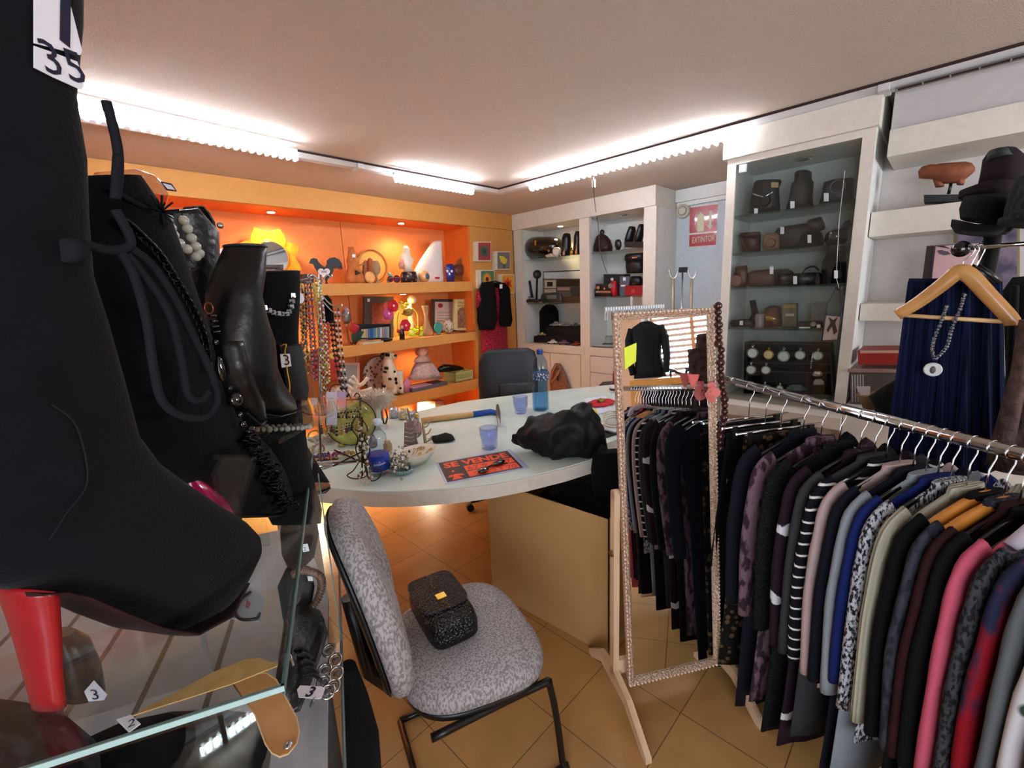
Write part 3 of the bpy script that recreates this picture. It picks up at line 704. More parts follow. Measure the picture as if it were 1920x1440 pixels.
skirt(.24,'long black pleated skirt, second from the mirror end of the rack',fb('black_pleat','0b0b0d',kind='rib',c2='131316',scale=30),.97,.16,.24,seed=2)
skirt(.31,'black skirt with an orange and brown flowered waistband',fb('flower_waist','14110f',kind='voro',c2='5c4630',scale=40),.9,.15,.2,seed=3)
h=hanger_thing(.16,'clip','black clip hanger gripping the dark navy skirt','hangers on the chrome rack')
for s,l in((.24,'black clip hanger gripping the long black pleated skirt'),(.31,'black clip hanger gripping the skirt with flowered waistband')):
    d=RD*(s-.16);dup(h,(d[0],d[1],0),l)
g=G();c0=rp(1.0,.03,ZG-.075)
g.tube(smoothpath([c0+RU*.09-Zu*.035,c0+RU*.05+Zu*.01+RD*.01,c0-RU*.02+Zu*.015,c0-RU*.07-Zu*.02-RD*.01,c0-RU*.02-Zu*.05+RD*.02,c0+RU*.06-Zu*.06,c0+RU*.09-Zu*.035],5),.016,9)
one('scarf','lilac and grey printed scarf looped round the hanger necks on the rack','scarf',g,M('lilac_print_chiffon','b9b0bd',.8,kind='voro',c2='6d6478',scale=40))
# ================================================================ ITEMS ON THE ORANGE SHELVES
def rbox(pl,x0,y0,x1,y1,d,bev=None):
    """a slab whose front face fills the given rectangle on plane pl, going back by d"""
    return G().prism(pts(pl,[(x0,y0),(x1,y0),(x1,y1),(x0,y1)]),-pl.n*d)
def ppm(pl,x,y):
    q=pl.p(x,y);return depth(q)/FP          # metres per pixel there
def lth(pl,cx,prof,n=20):                   # lathe from (pixel y, pixel radius)
    q=pl.p(cx,prof[0][0]);k=ppm(pl,cx,prof[0][0]);z0=q[2]
    return G().lathe((q[0],q[1],0),[(pl.p(cx,y)[2],r*k) for y,r in prof],n)
def bl_(pl,x,y,r,ry=None,off=0,rd=None):
    q=pl.p(x,y,off);k=ppm(pl,x,y);return G().ball(q,(r*k,(rd or r)*k,(ry or r)*k),12,8)
SH1,SH2,SH3,SH0=1.69,1.17,.66,.08
Y1_=YP(3.74);Y2_=YP(3.72);YB_=YP(3.93)
# sunflower mirror
c=YB_.p(508,485);k=ppm(YB_,508,485);U=np.array([1.,0,0]);
t=T('sunflower_mirror','round mirror framed by yellow sunflower petals at the back of the top orange shelf','mirror')
pet=M('sunflower_yellow','f2b01c',.55,kind='noise',c2='d98f10',scale=18)
for i in range(8):
    a=math.radians(22.5+45*i);d=U*math.cos(a)+Zu*math.sin(a);s_=-U*math.sin(a)+Zu*math.cos(a);o=[]
    for f,w_ in((.40,0),(.46,.20),(.58,.27),(.74,.27),(.90,.15),(1.03,0)):o.append((f,w_))
    P=[c+d*(f*.235)+s_*(w_*.26) for f,w_ in o]+[c+d*(f*.235)-s_*(w_*.26) for f,w_ in o[::-1][1:-1]]
    t.part('petal',G().prism([p+np.array([0,-.01-.004*(i%2),0]) for p in P],(0,.008,0)),pet)
k0=t.part('rim',G().lathe(c+(0,0,0),[(-.03,.128),(-.028,.132),(-.02,.142),(-.0,.142)],36,axis=(0,1,0)),M('flower_rim','e8902a',.5))
t.part('mirror_glass',G().lathe(c,[(-.034,.12),(-.031,.122)],36,axis=(0,1,0)),M('mirror_small','d4d4d4',.03,1,kind='plain'))
t.done(snap=SH1)
# photo card of three people
t=T('photo_card','small dark portrait photograph of three people standing in front of the sunflower mirror','photograph')
k=t.part('card',rbox(YP(3.86),484,472,528,512,.004),M('photo_backdrop','3c302c',.4))
for x,y in((497,486),(508,486),(519,487)):
    P_=YP(3.854)
    t.part('face',G().prism(circ(P_.p(x,y),.028,(1,0,0),(0,0,1.25),16),(0,.002,0)),M('photo_skin','c79a84',.5),k)
    P_=YP(3.8525)
    t.part('hair',G().prism(circ(P_.p(x,y-5),.028,(1,0,0),(0,0,.7),16,0,math.pi,True),(0,.001,0)),M('photo_hair','1c1513',.5),k)
    t.part('shoulders',G().prism(pts(YP(3.856),[(x-7,y+20),(x-6,y+9),(x-2,y+7),(x+2,y+7),(x+6,y+9),(x+7,y+20)]),(0,.001,0)),M('photo_black','141112',.5),k)
t.done(snap=SH1)
t=T('brochure_card','white price card with a magenta disc at the left of the top orange shelf','card')
k=t.part('card',rbox(YP(3.75),392,451,416,522,.006),M('brochure_white','e6d3d3',.5))
t.part('printed_disc',G().prism(circ(YP(3.745).p(405,469),.047,(1,0,0),(0,0,.8),24),(0,.002,0)),M('magenta_print','b91f62',.5),k);t.done(snap=SH1)
t=T('sunglasses','dark red sunglasses lying open beside the magenta card','sunglasses')
for x in(418,432):t.part('lens',G().prism(circ(YP(3.66).p(x,489),.032,(1,0,0),(0,0,.7),16),(0,.004,0)),M('red_lens','5a1418',.15))
t.part('frame',G().tube([YP(3.655).p(410,480),YP(3.65).p(425,478),YP(3.655).p(442,481)],.004),black);t.done(snap=SH1)
t=T('trinket_box','small dark red trinket box on the top orange shelf, left of the tin rooster','box')
t.part('base',rbox(Y1_,566,507,587,523,.05),M('dark_maroon_lacquer','2c1615',.4));t.part('lid',rbox(YP(3.737),565,503,588,507,.056),M('dark_maroon_lacquer','2c1615',.4));t.done(snap=SH1)
# tin rooster
rooster=[(580,489),(583,481),(588,479),(594,481),(597,487),(603,493),(609,497),(613,491),(613,484),(619,479),(627,478),(635,482),(640,489),(642,499),(640,501),(637,494),(637,501),(634,496),(633,500),(630,496),(629,500),(626,497),(624,506),(620,514),(614,519),(613,524),(616,529),(609,529),(611,524),(610,519),(603,514),(596,507),(591,498),(587,490),(583,490)]
t=T('rooster_figure','flat black tin rooster with a white heart tag on the top orange shelf','figurine')
t.part('body',G().prism(pts(Y1_,rooster),(0,.012,0)),M('black_tin','17181b',.5))
hp=[(math.sin(a)**3*16,-(13*math.cos(a)-5*math.cos(2*a)-2*math.cos(3*a)-math.cos(4*a))) for a in np.linspace(0,2*math.pi,30,endpoint=False)]
hk=t.part('heart',G().prism(pts(YP(3.734),[(607+x*.72,507+y*.68) for x,y in hp]),(0,.004,0)),M('heart_white','d5cfd2',.6))
t.part('heart_print',G().prism(pts(YP(3.7335),[(602,503),(612,503),(612,507),(602,507)]),(0,.001,0)),M('heart_print_grey','8f9499',.6),hk)
t.done(snap=SH1)
terra=M('terracotta','b9713f',.8,kind='noise',c2='a8602f',scale=25,bump=.15)
t=T('terracotta_burner','tall terracotta bottle-shaped oil burner with a dark slot, right of the tin rooster','ornament')
t.part('body',lth(Y1_,665,[(529,18),(524,20),(515,19),(506,14),(500,11),(494,10),(486,11),(480,9),(474,7),(468,6),(462,5),(460,5.5)],24),terra)
t.part('slot',G().prism(pts(YP(3.64),[(667,503),(677,508),(668,512)]),(0,.02,0)),black)
t.part('price_tag',G().prism(pts(YP(3.66),[(660,473),(666,473),(666,479),(660,479)]),(0,.002,0)),tagw)
t.done(snap=SH1)
t=T('wicker_plate','large round honey-coloured plate leaning behind the clay birds','plate')
c=YB_.p(697,496);t.part('disc',G().lathe(c,[(-.008,.13),(.0,.15),(.01,.15)],36,axis=(0,1,.0)),M('honey_plate','d9a552',.45));
t.part('rim',G().tube(circ(c+(0,-.01,0),.156,(1,0,0),(0,0,1),36),.009,8,closed=True),M('plate_rim','b87c3a',.5));t.done(snap=SH1)
t=T('clay_bird','dark clay bird-shaped jug standing before the round plate','figurine')
t.part('body',G().loft(Y1_,[(676,527,706,527,.03),(673,520,707,519,.05),(676,510,704,510,.05),(680,502,692,502,.03),(680,494,690,494,.03),(681,487,689,487,.02),(683,483,686,483,.005)]),M('dark_clay','9c6444',.8))
t.part('beak',G().cyl(Y1_.p(681,490),Y1_.p(672,493),.012,.002,8),terra);t.done(snap=SH1)
one('orange_slice_dish','pale orange scalloped dish standing in front of the clay birds','dish',G().lathe(YP(3.66).p(694,519),[(-.01,.03),(0,.05),(.006,.052)],24,axis=(0,1,0)),M('pale_orange_ceramic','e2a862',.5),snap=SH1)
one('clay_goblet','grey clay goblet on a thin stem in front of the round plate','goblet',lth(YP(3.68),707,[(528,7),(526,6),(521,2),(513,1.8),(508,7),(500,9),(492,8),(486,6)]),M('grey_clay','a08266',.8),snap=SH1)
one('clay_figurine','small ruddy clay figure between the dark jug and the goblet','figurine',lth(YP(3.70),698,[(528,9),(515,8),(505,6),(500,7),(495,5),(488,6),(482,4),(480,1)]),M('ruddy_clay','a8552f',.7),snap=SH1)
t=T('sunglasses','round purple-lensed sunglasses on the top orange shelf beside the glass woman lamp','sunglasses')
for x in(732,744):t.part('lens',G().prism(circ(YP(3.66).p(x,520),.036 if x>740 else .028,(1,0,0),(0,0,1),18),(0,.004,0)),M('plum_lens','58233a',.2))
t.part('frame',G().tube([YP(3.655).p(728,519),YP(3.655).p(738,516),YP(3.655).p(752,518)],.003),M('rose_wire','a86a52',.4));t.done(snap=SH1)
one('glass_trinket','small teal and orange glass butterfly ornament left of the plum sunglasses','ornament',G().loft(YP(3.8),[(726,526,730,526,.01),(724,518,736,518,.02),(728,511,737,513,.02),(726,504,733,507,.008)]),M('teal_glass','5f9a90',.2),snap=SH1)
t=T('figurine_lamp','pale glass figurine of a woman on a dark patterned stone block','figurine')
t.part('base',G().loft(Y1_,[(752,528,780,528,.06),(752,515,780,515,.07),(754,507,778,507,.06)],16),M('mottled_stone','2a1d22',.4,kind='voro',c2='a08468',scale=30))
t.part('figure',G().loft(Y1_,[(757,507,772,507,.03),(758,495,771,495,.03),(750,483,776,485,.035),(751,477,770,478,.035),(756,471,768,471,.03),(756,464,767,464,.03),(757,459,763,458,.012)],14),M('opal_glass','efe0cc',.2,coat=.5))
t.part('wing',G().loft(YP(3.70),[(750,484,756,484,.02),(747,494,757,494,.025),(749,502,756,502,.01)]),M('pink_shell','cf8f80',.3));t.done(snap=SH1)
t=T('shell_ornament','amber and blue glass paperweight leaning on the white curved vase','ornament')
c=YP(3.68).p(795,516);t.part('body',G().ball(c,(.058,.045,.058),16,10),M('amber_glass','c79061',.15,coat=.6));t.part('blue_centre',G().ball(c+(.01,-.03,0),(.03,.022,.03),12,8),M('steel_blue_glass','34536b',.15));t.done(snap=SH1)
t=T('white_vase','tall glossy white vase with one leaning shoulder, on the top orange shelf','vase')
t.part('body',G().loft(YP(3.78),[(775,529,832,528,.05),(772,515,832,514,.055),(779,500,830,499,.055),(789,483,829,482,.05),(799,468,828,467,.045),(808,455,828,455,.04),(812,450,827,450,.035)],22),M('glossy_white_ceramic','e9dfdc',.12,coat=.8))
t.part('red_label',G().prism(pts(YP(3.722),[(816,517),(824,517),(824,521),(816,521)]),(0,.002,0)),M('red_label','b3223c',.5));t.done(snap=SH1)
t=T('owl_ornament','cobalt blue glass owl with white ringed eyes on the top orange shelf','ornament')
t.part('body',G().loft(YP(3.7),[(838,526,851,526,.03),(836,512,852,512,.035),(835,500,851,500,.035),(836,492,850,492,.03)]),M('cobalt_glass','1c2470',.12,coat=.6))
for x in(839,847):t.part('eye',G().lathe(YP(3.662).p(x,505),[(0,.012),(.004,.014)],14,axis=(0,1,0)),M('eye_white','e2e2ee',.4))
t.done(snap=SH1)
c=YP(3.75).p(868,524)
t=T('fan_dish','translucent brown fan-shaped glass dish standing on its straight edge','dish')
fan=[(850,520),(848,505),(851,491),(859,481),(868,477),(877,480),(884,489),(890,503),(891,511),(880,518),(865,524)]
t.part('plate',G().prism(pts(YP(3.72),fan),(0,.012,0)),M('brown_glass','8a4a22',.1,coat=.6));t.part('rim',G().tube(pts(YP(3.715),fan),.006,6,closed=True),M('amber_edge','c47a32',.2))
t.part('relief',G().loft(YP(3.705),[(856,512,868,512,.008),(852,502,872,502,.01),(856,492,868,492,.008)]),M('brown_relief','5c3a2a',.3));t.done(snap=SH1)
# plaques on the pilaster
def plaque(x0,y0,x1,y1,bg,fg,fg2,shape,lab):
    P=YP(3.53);t=T('flower_plaque',lab,'wall tile','flower tiles on the orange pilaster')
    k=t.part('block',rbox(P,x0,y0,x1,y1,.036),M('tile_edge','d8c9b6',.6));t.part('picture',rbox(YP(3.5285),x0+6,y0+2,x1-1,y1-2,.001),M('tile_'+bg,bg,.6),k)
    cx,cy=(x0+x1)/2+2,(y0+y1)/2;P2=YP(3.5265);c=P2.p(cx,cy);kk=ppm(P2,cx,cy);r=(x1-x0)*.42*kk
    if shape=='calla':
        t.part('flower_print',G().prism(pts(P2,[(cx-8,cy-9),(cx,cy-8),(cx+7,cy-2),(cx+5,cy+6),(cx+1,cy+8),(cx-5,cy+2)]),(0,.001,0)),M('pt_'+fg,fg,.6),k)
        t.part('stem_print',G().prism(pts(YP(3.525),[(cx+0,cy+7),(cx+4,cy+6),(cx+3,cy+15),(cx,cy+15)]),(0,.001,0)),M('pt_'+fg2,fg2,.6),k)
    else:
        n=10 if shape=='star' else(16 if shape=='gerbera' else 6);P_=[]
        for i in range(n*2):
            a=math.pi*i/n;rr=r*(1 if i%2 else .62);P_.append(c+np.array([math.cos(a)*rr,0,math.sin(a)*rr]))
        t.part('flower_print',G().prism(P_,(0,.001,0)),M('pt_'+fg,fg,.6),k)
        t.part('flower_centre',G().prism(circ(c-(0,.001,0),r*.33,(1,0,0),(0,0,1),16),(0,.0008,0)),M('pt_'+fg2,fg2,.6),k)
    t.done()
plaque(891,453,921,490,'a23a36','3f5f4c','2b4438','star','red tile with a dark green succulent, top left of the four tiles')
plaque(927,471,957,506,'77716d','e3c84e','5a5650','calla','grey tile with a yellow calla lily, right of the red tile')
plaque(896,506,927,541,'4d7a55','e08a2c','5a2a14','gerbera','green tile with an orange gerbera, above the black fur vest')
plaque(936,514,965,550,'e09a32','d2452b','7a2018','poppy','orange tile with a red poppy, half behind the black fur vest')
# fur vest and sequin dress on a hanger
PD=YP(3.46)
t=T('coat_hanger','dark hanger hooked on the orange pilaster holding the sequin dress','hanger');hc=PD.p(928,527)
t.part('hook',G().tube([hc+(0,.10,.03),hc+(0,.02,.045),hc+(0,0,.02),hc],.003),steel)
t.part('shoulder_bar',G().tube([PD.p(906,536),hc,PD.p(950,536)],.008),black);t.done()
seq=M('red_sequins','8e0a24',.3,.4,kind='voro',c2='e23b55',scale=90,bump=.8)
t=T('sequin_dress','long red sequin dress hanging on the orange pilaster under the fur vest','dress')
t.part('bodice',G().loft(YP(3.50),[(905,538,948,537,.01),(900,545,952,545,.02),(903,565,950,565,.03),(906,600,950,598,.03)],18),seq)
t.part('skirt',G().loft(YP(3.50),[(905,600,950,598,.03),(902,625,951,622,.035),(903,660,952,655,.04),(902,760,955,755,.045)],22),seq)
for x0,x1 in((893,906),(946,956)):t.part('sleeve',G().loft(YP(3.49),[(x0+2,545,x1,545,.02),(x0,560,x1-1,562,.022),(x0+1,585,x1-2,587,.018)]),seq)
t.done()
fur=M('black_fur','0b0b0d',.95,kind='noise',c2='121215',scale=120,bump=.6,bscale=150)
t=T('fur_vest','short black fur gilet layered over the red sequin dress','vest')
t.part('left_front',G().loft(YP(3.46),[(903,530,925,527,.02),(899,542,928,542,.035),(903,562,930,560,.04),(896,580,931,580,.045),(895,600,932,600,.045),(899,619,926,618,.035)],16),fur)
t.part('right_front',G().loft(YP(3.46),[(934,528,950,534,.02),(936,542,956,542,.035),(938,562,956,562,.04),(937,585,958,585,.045),(936,600,960,600,.045),(938,612,957,612,.035)],16),fur)
t.part('back_panel',G().loft(YP(3.5),[(910,530,948,530,.01),(903,560,956,560,.02),(899,605,958,605,.02)],12),fur)
t.part('price_tag',G().prism(pts(YP(3.42),[(937,533),(942,533),(942,541),(937,541)]),(0,.002,0)),tagw)
t.done()
# ---- middle orange shelf
t=T('glass_candlestick','tall amber glass candlestick topped by a silvery head, beside the red silk flower','candlestick')
t.part('stem',lth(Y2_,652,[(645,10),(642,9),(638,4),(625,3.5),(612,4),(604,6)]),M('amber_stem','9a4f26',.15))
t.part('globe',lth(Y2_,650,[(604,5),(598,8),(588,8),(581,6),(579,4)]),M('grey_globe','6f6a6a',.2,.3));t.part('cap',lth(Y2_,649,[(581,6),(577,4),(573,1.5)]),M('lilac_cap','b9a8b4',.4));t.done(snap=SH2)
t=T('silk_flower','red silk flower on dark leaves in front of the cassette box','artificial flower')
t.part('bloom',G().loft(YP(3.66),[(655,612,664,620,.02),(655,604,672,612,.03),(662,599,673,606,.02)]),M('red_silk','a92a33',.7));t.part('leaves',G().loft(YP(3.67),[(660,636,666,640,.015),(658,622,676,626,.02),(668,612,684,616,.01)]),M('dark_leaf','24382c',.7));t.done(snap=SH2)
t=T('picture_frame','dark grey wooden frame with a red relief picture behind the cassette box','picture frame')
k=t.part('frame',rbox(YP(3.88),684,568,739,645,.02),M('dark_frame','43382f',.5));t.part('relief_picture',rbox(YP(3.876),698,580,733,640,.002),M('red_relief','8c4036',.6,kind='noise',c2='6d2b26',scale=30),k);t.part('price_tag',rbox(YP(3.874),690,572,695,578,.001),tagw,k);t.done(snap=SH2)
t=T('cassette_box','black rack filled with a row of coloured cassette cases on the middle orange shelf','cassette rack')
P=YP(3.66);g=rbox(P,673,607,733,610,.06);
for q in((673,633,733,636),(673,610,676,633),(730,610,733,633)):
    h=rbox(P,*q,.06);g.add(h.v,h.f)
t.part('rack',g,black);t.part('rack_back',rbox(YP(3.715),674,608,732,635,.004),black);t.done(snap=SH2+.012)
cc=['b5a59a','c9ae6e','a98a80','3f6ea0','2a4f85','3e7db0','a5a86e','6b7a96','c4c2be','9a7468','7a86a4','9c9a84'];z_=0
for i,cx in enumerate(cc):
    x=677+i*4.45
    one('cassette_case',['pale beige','mustard','dusty pink','mid blue','deep blue, under two white tags,','sky blue','olive','slate blue','off-white','brown','lavender blue','grey-green'][i]+' cassette case in the black rack, '+['first','second','third','fourth','fifth','sixth','seventh','eighth','ninth','tenth','eleventh','last'][i]+' from the left','cassette',rbox(YP(3.662),x,611,x+3.7,632.5,.045),M('cassette_'+cx,cx,.4),snap=SH2+.026,group='cassettes in the black rack')
t=T('remote_control','off-white slim calculator lying before the cassette rack','gadget')
q=YP(3.60).p(697,640);t.part('case',G().box((q[0],3.61,SH2+.009),(.20,.07,.016)),M('offwhite_plastic','cdbfa0',.5));t.part('display',G().box((q[0],3.60,SH2+.0175),(.06,.03,.002)),black);t.done()
one('black_pouch','small black spectacle case with a white tag at the right foot of the cassette rack','case',G().ball(YP(3.61).p(726,640),(.06,.03,.018),14,8),leather,snap=SH2)
# poppies in wire basket
t=T('flower_arrangement','lime green wire basket with red and pink poppies on the middle orange shelf','flower arrangement')
P=YP(3.74);lime=M('lime_wire','d9e256',.5)
t.part('handle',G().tube(smoothpath(pts(P,[(741,632),(738,605),(741,588),(752,578),(766,573),(776,580),(783,592),(783,622)]),5),.005,6),lime)
t.part('stem',G().tube(smoothpath(pts(P,[(748,630),(745,605),(748,585)]),4),.005,6),M('leaf_lime','8fae2e',.6));t.part('stem',G().tube(pts(P,[(783,618),(770,590),(760,580)]),.003,6),lime)
for x,y,r,m_,n_ in((737,573,11,'c4122c','red'),(728,588,11,'cf4f96','pink'),(726,574,8,'e05a4c','coral'),(760,610,11,'c4122c','red')):
    c=YP(3.67 if n_=='red' else 3.70).p(x,y);kk=ppm(P,x,y)
    g=G()
    for j in range(6):
        a=j*math.pi/3;g.ball(c+np.array([math.cos(a)*r*.45*kk,.006*math.sin(j*2.),math.sin(a)*r*.45*kk]),(r*.62*kk,.012,r*.62*kk),10,6)
    k=t.part('bloom',g,M('poppy_'+m_,m_,.6,sheen=.2),label=n_+' poppy bloom');t.part('bloom_centre',G().ball(c-(0,.014,0),(.012,.008,.012),8,5),M('poppy_pale_centre','e8b8b0',.5),k)
g=G();R3=random.Random(2)
for j in range(38):
    c=P.p(R3.uniform(763,788),R3.uniform(613,630));g.ball(c-(0,R3.uniform(0,.05),0),(.018,.012,.007),7,4)
t.part('foliage',g,M('neon_leaf','b5dc28',.6))
g=G()
for j in range(14):g.ball(P.p(R3.uniform(744,764),R3.uniform(566,596)),(.022,.014,.014),7,4)
t.part('yellow_leaves',g,M('yellow_leaf','c9cf45',.6));
t.part('rose',bl_(YP(3.69),765,585,9.5,8),M('tan_rose','a9893c',.6,kind='voro',c2='6e5a28',scale=60));t.done(snap=SH2)
t=T('mushroom_lamp','cream ceramic mushroom-topped lamp behind the poppies','lamp')
t.part('base',lth(YP(3.84),773,[(632,7),(622,6),(600,5),(585,4.5),(571,4)]),M('cream_lamp','ead7a4',.4));t.part('shade',lth(YP(3.84),773,[(571,4),(568,8),(562,8.5),(557,6),(555,2)]),M('cream_lamp','ead7a4',.4));t.done(snap=SH2)
t=T('figurine','tiny black and red soldier figure below the lower red poppy','figurine')
t.part('body',G().loft(YP(3.62),[(749,635,759,635,.012),(749,622,758,622,.015),(750,616,757,616,.012)]),M('black_enamel','1c1817',.35));t.part('tunic',G().loft(YP(3.615),[(744,622,751,623,.01),(744,616,751,617,.01)]),M('red_enamel','8c1c1c',.35));t.part('head',bl_(YP(3.62),753,612,3.5),M('pale_face','c0a898',.5));t.done(snap=SH2)
t=T('glass_vase','waisted clear ribbed glass vase on the middle orange shelf','vase')
t.part('body',lth(Y2_,802,[(629,11),(622,11),(610,7),(598,4),(590,3.5),(582,5),(573,8),(572,7.5),(584,4),(600,3)]),M('honey_glass','d9b184',.1,trans=.6));t.done(snap=SH2)
t=T('picture_frame','dark frame with a white certificate and red rose print','picture frame')
k=t.part('frame',rbox(YP(3.84),811,563,856,623,.02),M('umber_frame','3e3129',.5));t.part('paper',rbox(YP(3.836),816,568,851,619,.002),M('paper_warm','cfae9c',.6),k)
t.part('rose_print',G().prism(circ(YP(3.834).p(826,575),.032,(1,0,0),(0,0,.8),12),(0,.001,0)),M('rose_print','a8222e',.6),k)
for y in(588,593,598,603):t.part('printed_line',rbox(YP(3.834),819,y,846,y+1.1,.001),M('grey_print','7d6a60',.6),k)
t.done(snap=SH2)
t=T('glass_disc','teal glass disc on a little stand in front of the dark certificate frame','ornament')
c=YP(3.66).p(821,604);t.part('disc',G().lathe(c,[(-.008,.05),(0,.056),(.008,.05)],24,axis=(0,1,0)),M('teal_disc_glass','3f8f82',.12,coat=.5));t.part('foot',G().ball(c-(0,0,.06),(.028,.02,.014),10,6),M('teal_foot','6a8f86',.2));t.done(snap=SH2)
one('shell_globe','clear globe packed with small seashells on the middle orange shelf','ornament',bl_(YP(3.68),839,606,12,14),M('shell_mix','c9b49a',.3,kind='voro',c2='6b5446',scale=45,bump=.5),snap=SH2)
t=T('book','cream hardback with an arched brown cover picture at the right end of the shelf','book')
P=YP(3.72);k=t.part('cover',rbox(P,853,564,890,622,.03),M('book_cream','d6bd83',.6))
o=P.p(858,580,.002);arch=[(858,618),(858,586),(861,582),(867,579),(874,579),(881,582),(884,586),(884,618)]
t.part('cover_picture',G().prism(pts(YP(3.718),arch),(0,.001,0)),M('sepia_picture','7c4c34',.6,kind='noise',c2='a8775c',scale=25),k)
for i,y in enumerate((571,577)):
    g=G()
    for j in range(9 if i==0 else 10):
        x=859+j*2.8+(i*-.6);h=rbox(YP(3.718),x,y-2.2,x+1.7,y+1.6,.001);g.add(h.v,h.f)
    t.part('cover_lettering',g,M('gilt_lettering','a3802f',.4),k)
t.done(snap=SH2)
one('oval_soap_dish','dark red oval stone dish before the cream hardback','dish',G().ball(YP(3.60).p(868,622),(.045,.02,.012),12,6),M('red_stone','6e2a20',.3),snap=SH2)
# ---- lowest orange shelf
t=T('picture_frame','pink-edged grey picture frame at the left of the lowest orange shelf','picture frame')
k=t.part('frame',rbox(YP(3.66),640,668,673,742,.012),M('pink_frame','c99a8e',.5));t.part('picture',rbox(YP(3.657),640,672,668,740,.001),M('grey_picture','8f8f8c',.5),k);t.done(snap=SH3)
t=T('floral_plate','round plate with red-brown flowers standing behind the dalmatian figure','plate')
c=YP(3.85).p(711,699);t.part('dish',G().lathe(c,[(-.012,.15),(-.004,.175),(.004,.178)],32,axis=(0,1,0)),M('floral_china','cbb4a4',.3,kind='voro',c2='7a3a34',scale=26));t.part('rim',G().tube(circ(c-(0,.008,0),.178,(1,0,0),(0,0,1),32),.006,6,closed=True),M('brown_rim','7a5036',.4));t.done(snap=SH3)
dalm=M('dalmatian_glaze','dcc8ac',.25,coat=.5);spot=M('glaze_black','17130f',.3)
P=YP(3.66)
t=T('dalmatian_figure','white ceramic dalmatian dog with black spots sitting on the lowest orange shelf','figurine')
t.part('body',G().loft(P,[(724,735,757,741,.05),(719,725,757,728,.07),(718,708,750,710,.07),(719,693,742,694,.06),(720,682,737,682,.045),(721,674,736,674,.035)],18),dalm)
t.part('head',G().loft(P,[(721,680,737,680,.04),(719,672,739,673,.05),(722,665,738,666,.045),(725,662,734,662,.02)],16,off=.0),dalm)
t.part('muzzle',G().loft(YP(3.63),[(731,670,737,680,.03),(738,670,741,678,.026),(742,671,744,676,.015)],12),dalm)
t.part('nose',bl_(YP(3.60),742,672,3.2,2.6),spot);t.part('ear',G().loft(YP(3.63),[(715,668,721,666,.012),(713,674,720,676,.015),(716,680,719,681,.006)]),spot)
for x in(739,751):t.part('foreleg',G().loft(YP(3.62),[(x-5,700,x+5,700,.03),(x-4,722,x+5,722,.028),(x-4,737,x+5,738,.028),(x-3,742,x+7,742,.03)]),dalm)
g=G()
for x,y,r in((727,696,2.6),(724,703,2),(733,716,2.3),(743,716,3.2),(744,723,2.8),(741,702,2),(729,671,3),(722,730,2.4),(752,733,2)):g.prism(circ(YP(3.585).p(x,y),r*.0047,(1,0,0),(0,0,1.2),10),(0,.04,0))
t.part('spots',g,spot);t.done(snap=SH3)
t=T('porcelain_doll','porcelain doll with pink curls in a wide white lace gown','doll');P=YP(3.76)
lace=M('white_lace_gown','e6cfc6',.8,bump=.6,bscale=60,kind='noise',c2='d2aaa2',scale=40)
t.part('gown',G().loft(P,[(767,718,829,716,.10),(772,706,824,703,.11),(776,692,815,690,.09),(781,680,808,680,.07)],24),lace)
t.part('bodice',G().loft(YP(3.70),[(776,680,806,680,.03),(780,672,805,671,.04),(786,666,800,666,.03)],16),lace)
k=t.part('head',bl_(YP(3.70),791,660,9,10),M('porcelain_skin','e7b49c',.35));t.part('hair',bl_(YP(3.75),791,657,13,12),M('pink_curls','d98a72',.8,bump=.6))
t.part('face_paint',G().ball(YP(3.655).p(788,658),(.003,.002,.003),6,4).ball(YP(3.655).p(795,658),(.003,.002,.003),6,4),spot,k);t.done(snap=SH3+.042,top=float(YP(3.74).p(792,648)[2]))
one('pink_figurine','small translucent pink cherub at the doll skirt hem','figurine',G().loft(YP(3.64),[(755,716,768,716,.012),(757,706,766,706,.014),(753,700,769,700,.01),(758,694,765,694,.01),(759,690,763,690,.005)]),M('pink_acrylic','e58aa2',.2),snap=SH3)
q=YP(3.64).p(800,716)
t=T('boxed_tray','clear plastic wrapped flat tray lying under the porcelain doll','tray')
t.part('tray',G().box((q[0],3.68,SH3+.018),(.42,.20,.034)),M('grey_wrap','6a6470',.25,coat=.5));t.part('pink_tissue',G().box((q[0]-.08,3.66,SH3+.037),(.22,.14,.004)),M('pink_tissue','cf9aa4',.7));t.done()
q=YP(3.64).p(866,702)
t=T('plastic_basket','pale green slotted plastic basket at the right of the lowest orange shelf','basket')
bx,by=q[0],3.70;gw,gd,gh=.25,.20,.10
g=G();g.bb(bx-gw/2,bx+gw/2,by-gd/2,by-gd/2+.005,SH3+.002,SH3+gh).bb(bx-gw/2,bx+gw/2,by+gd/2-.005,by+gd/2,SH3+.002,SH3+gh).bb(bx-gw/2,bx-gw/2+.005,by-gd/2,by+gd/2,SH3+.002,SH3+gh).bb(bx+gw/2-.005,bx+gw/2,by-gd/2,by+gd/2,SH3+.002,SH3+gh).bb(bx-gw/2,bx+gw/2,by-gd/2,by+gd/2,SH3+.002,SH3+.006)
k=t.part('tub',g,M('pistachio_plastic','b9b573',.5))
for i in range(11):t.part('slot',G().bb(bx-gw/2+.02+i*.02,bx-gw/2+.026+i*.02,by-gd/2-.0006,by-gd/2+.001,SH3+.03,SH3+.08),M('slot_shadow','6f6b3c',.7),k)
t.done()
t=T('black_mask','black moulded case resting on top of the pale green basket','case');t.part('shell',G().loft(YP(3.69),[(822,694,866,690,.04),(820,687,870,686,.06),(826,682,862,682,.05),(832,679,850,680,.02)]),M('black_gloss','121215',.2));t.part('strap',G().tube(pts(YP(3.66),[(830,682),(845,686),(862,684),(870,690)]),.005),black);t.done(snap=SH3+.10)
t=T('carton_box','small white and red printed box in the bottom compartment of the orange unit','box')
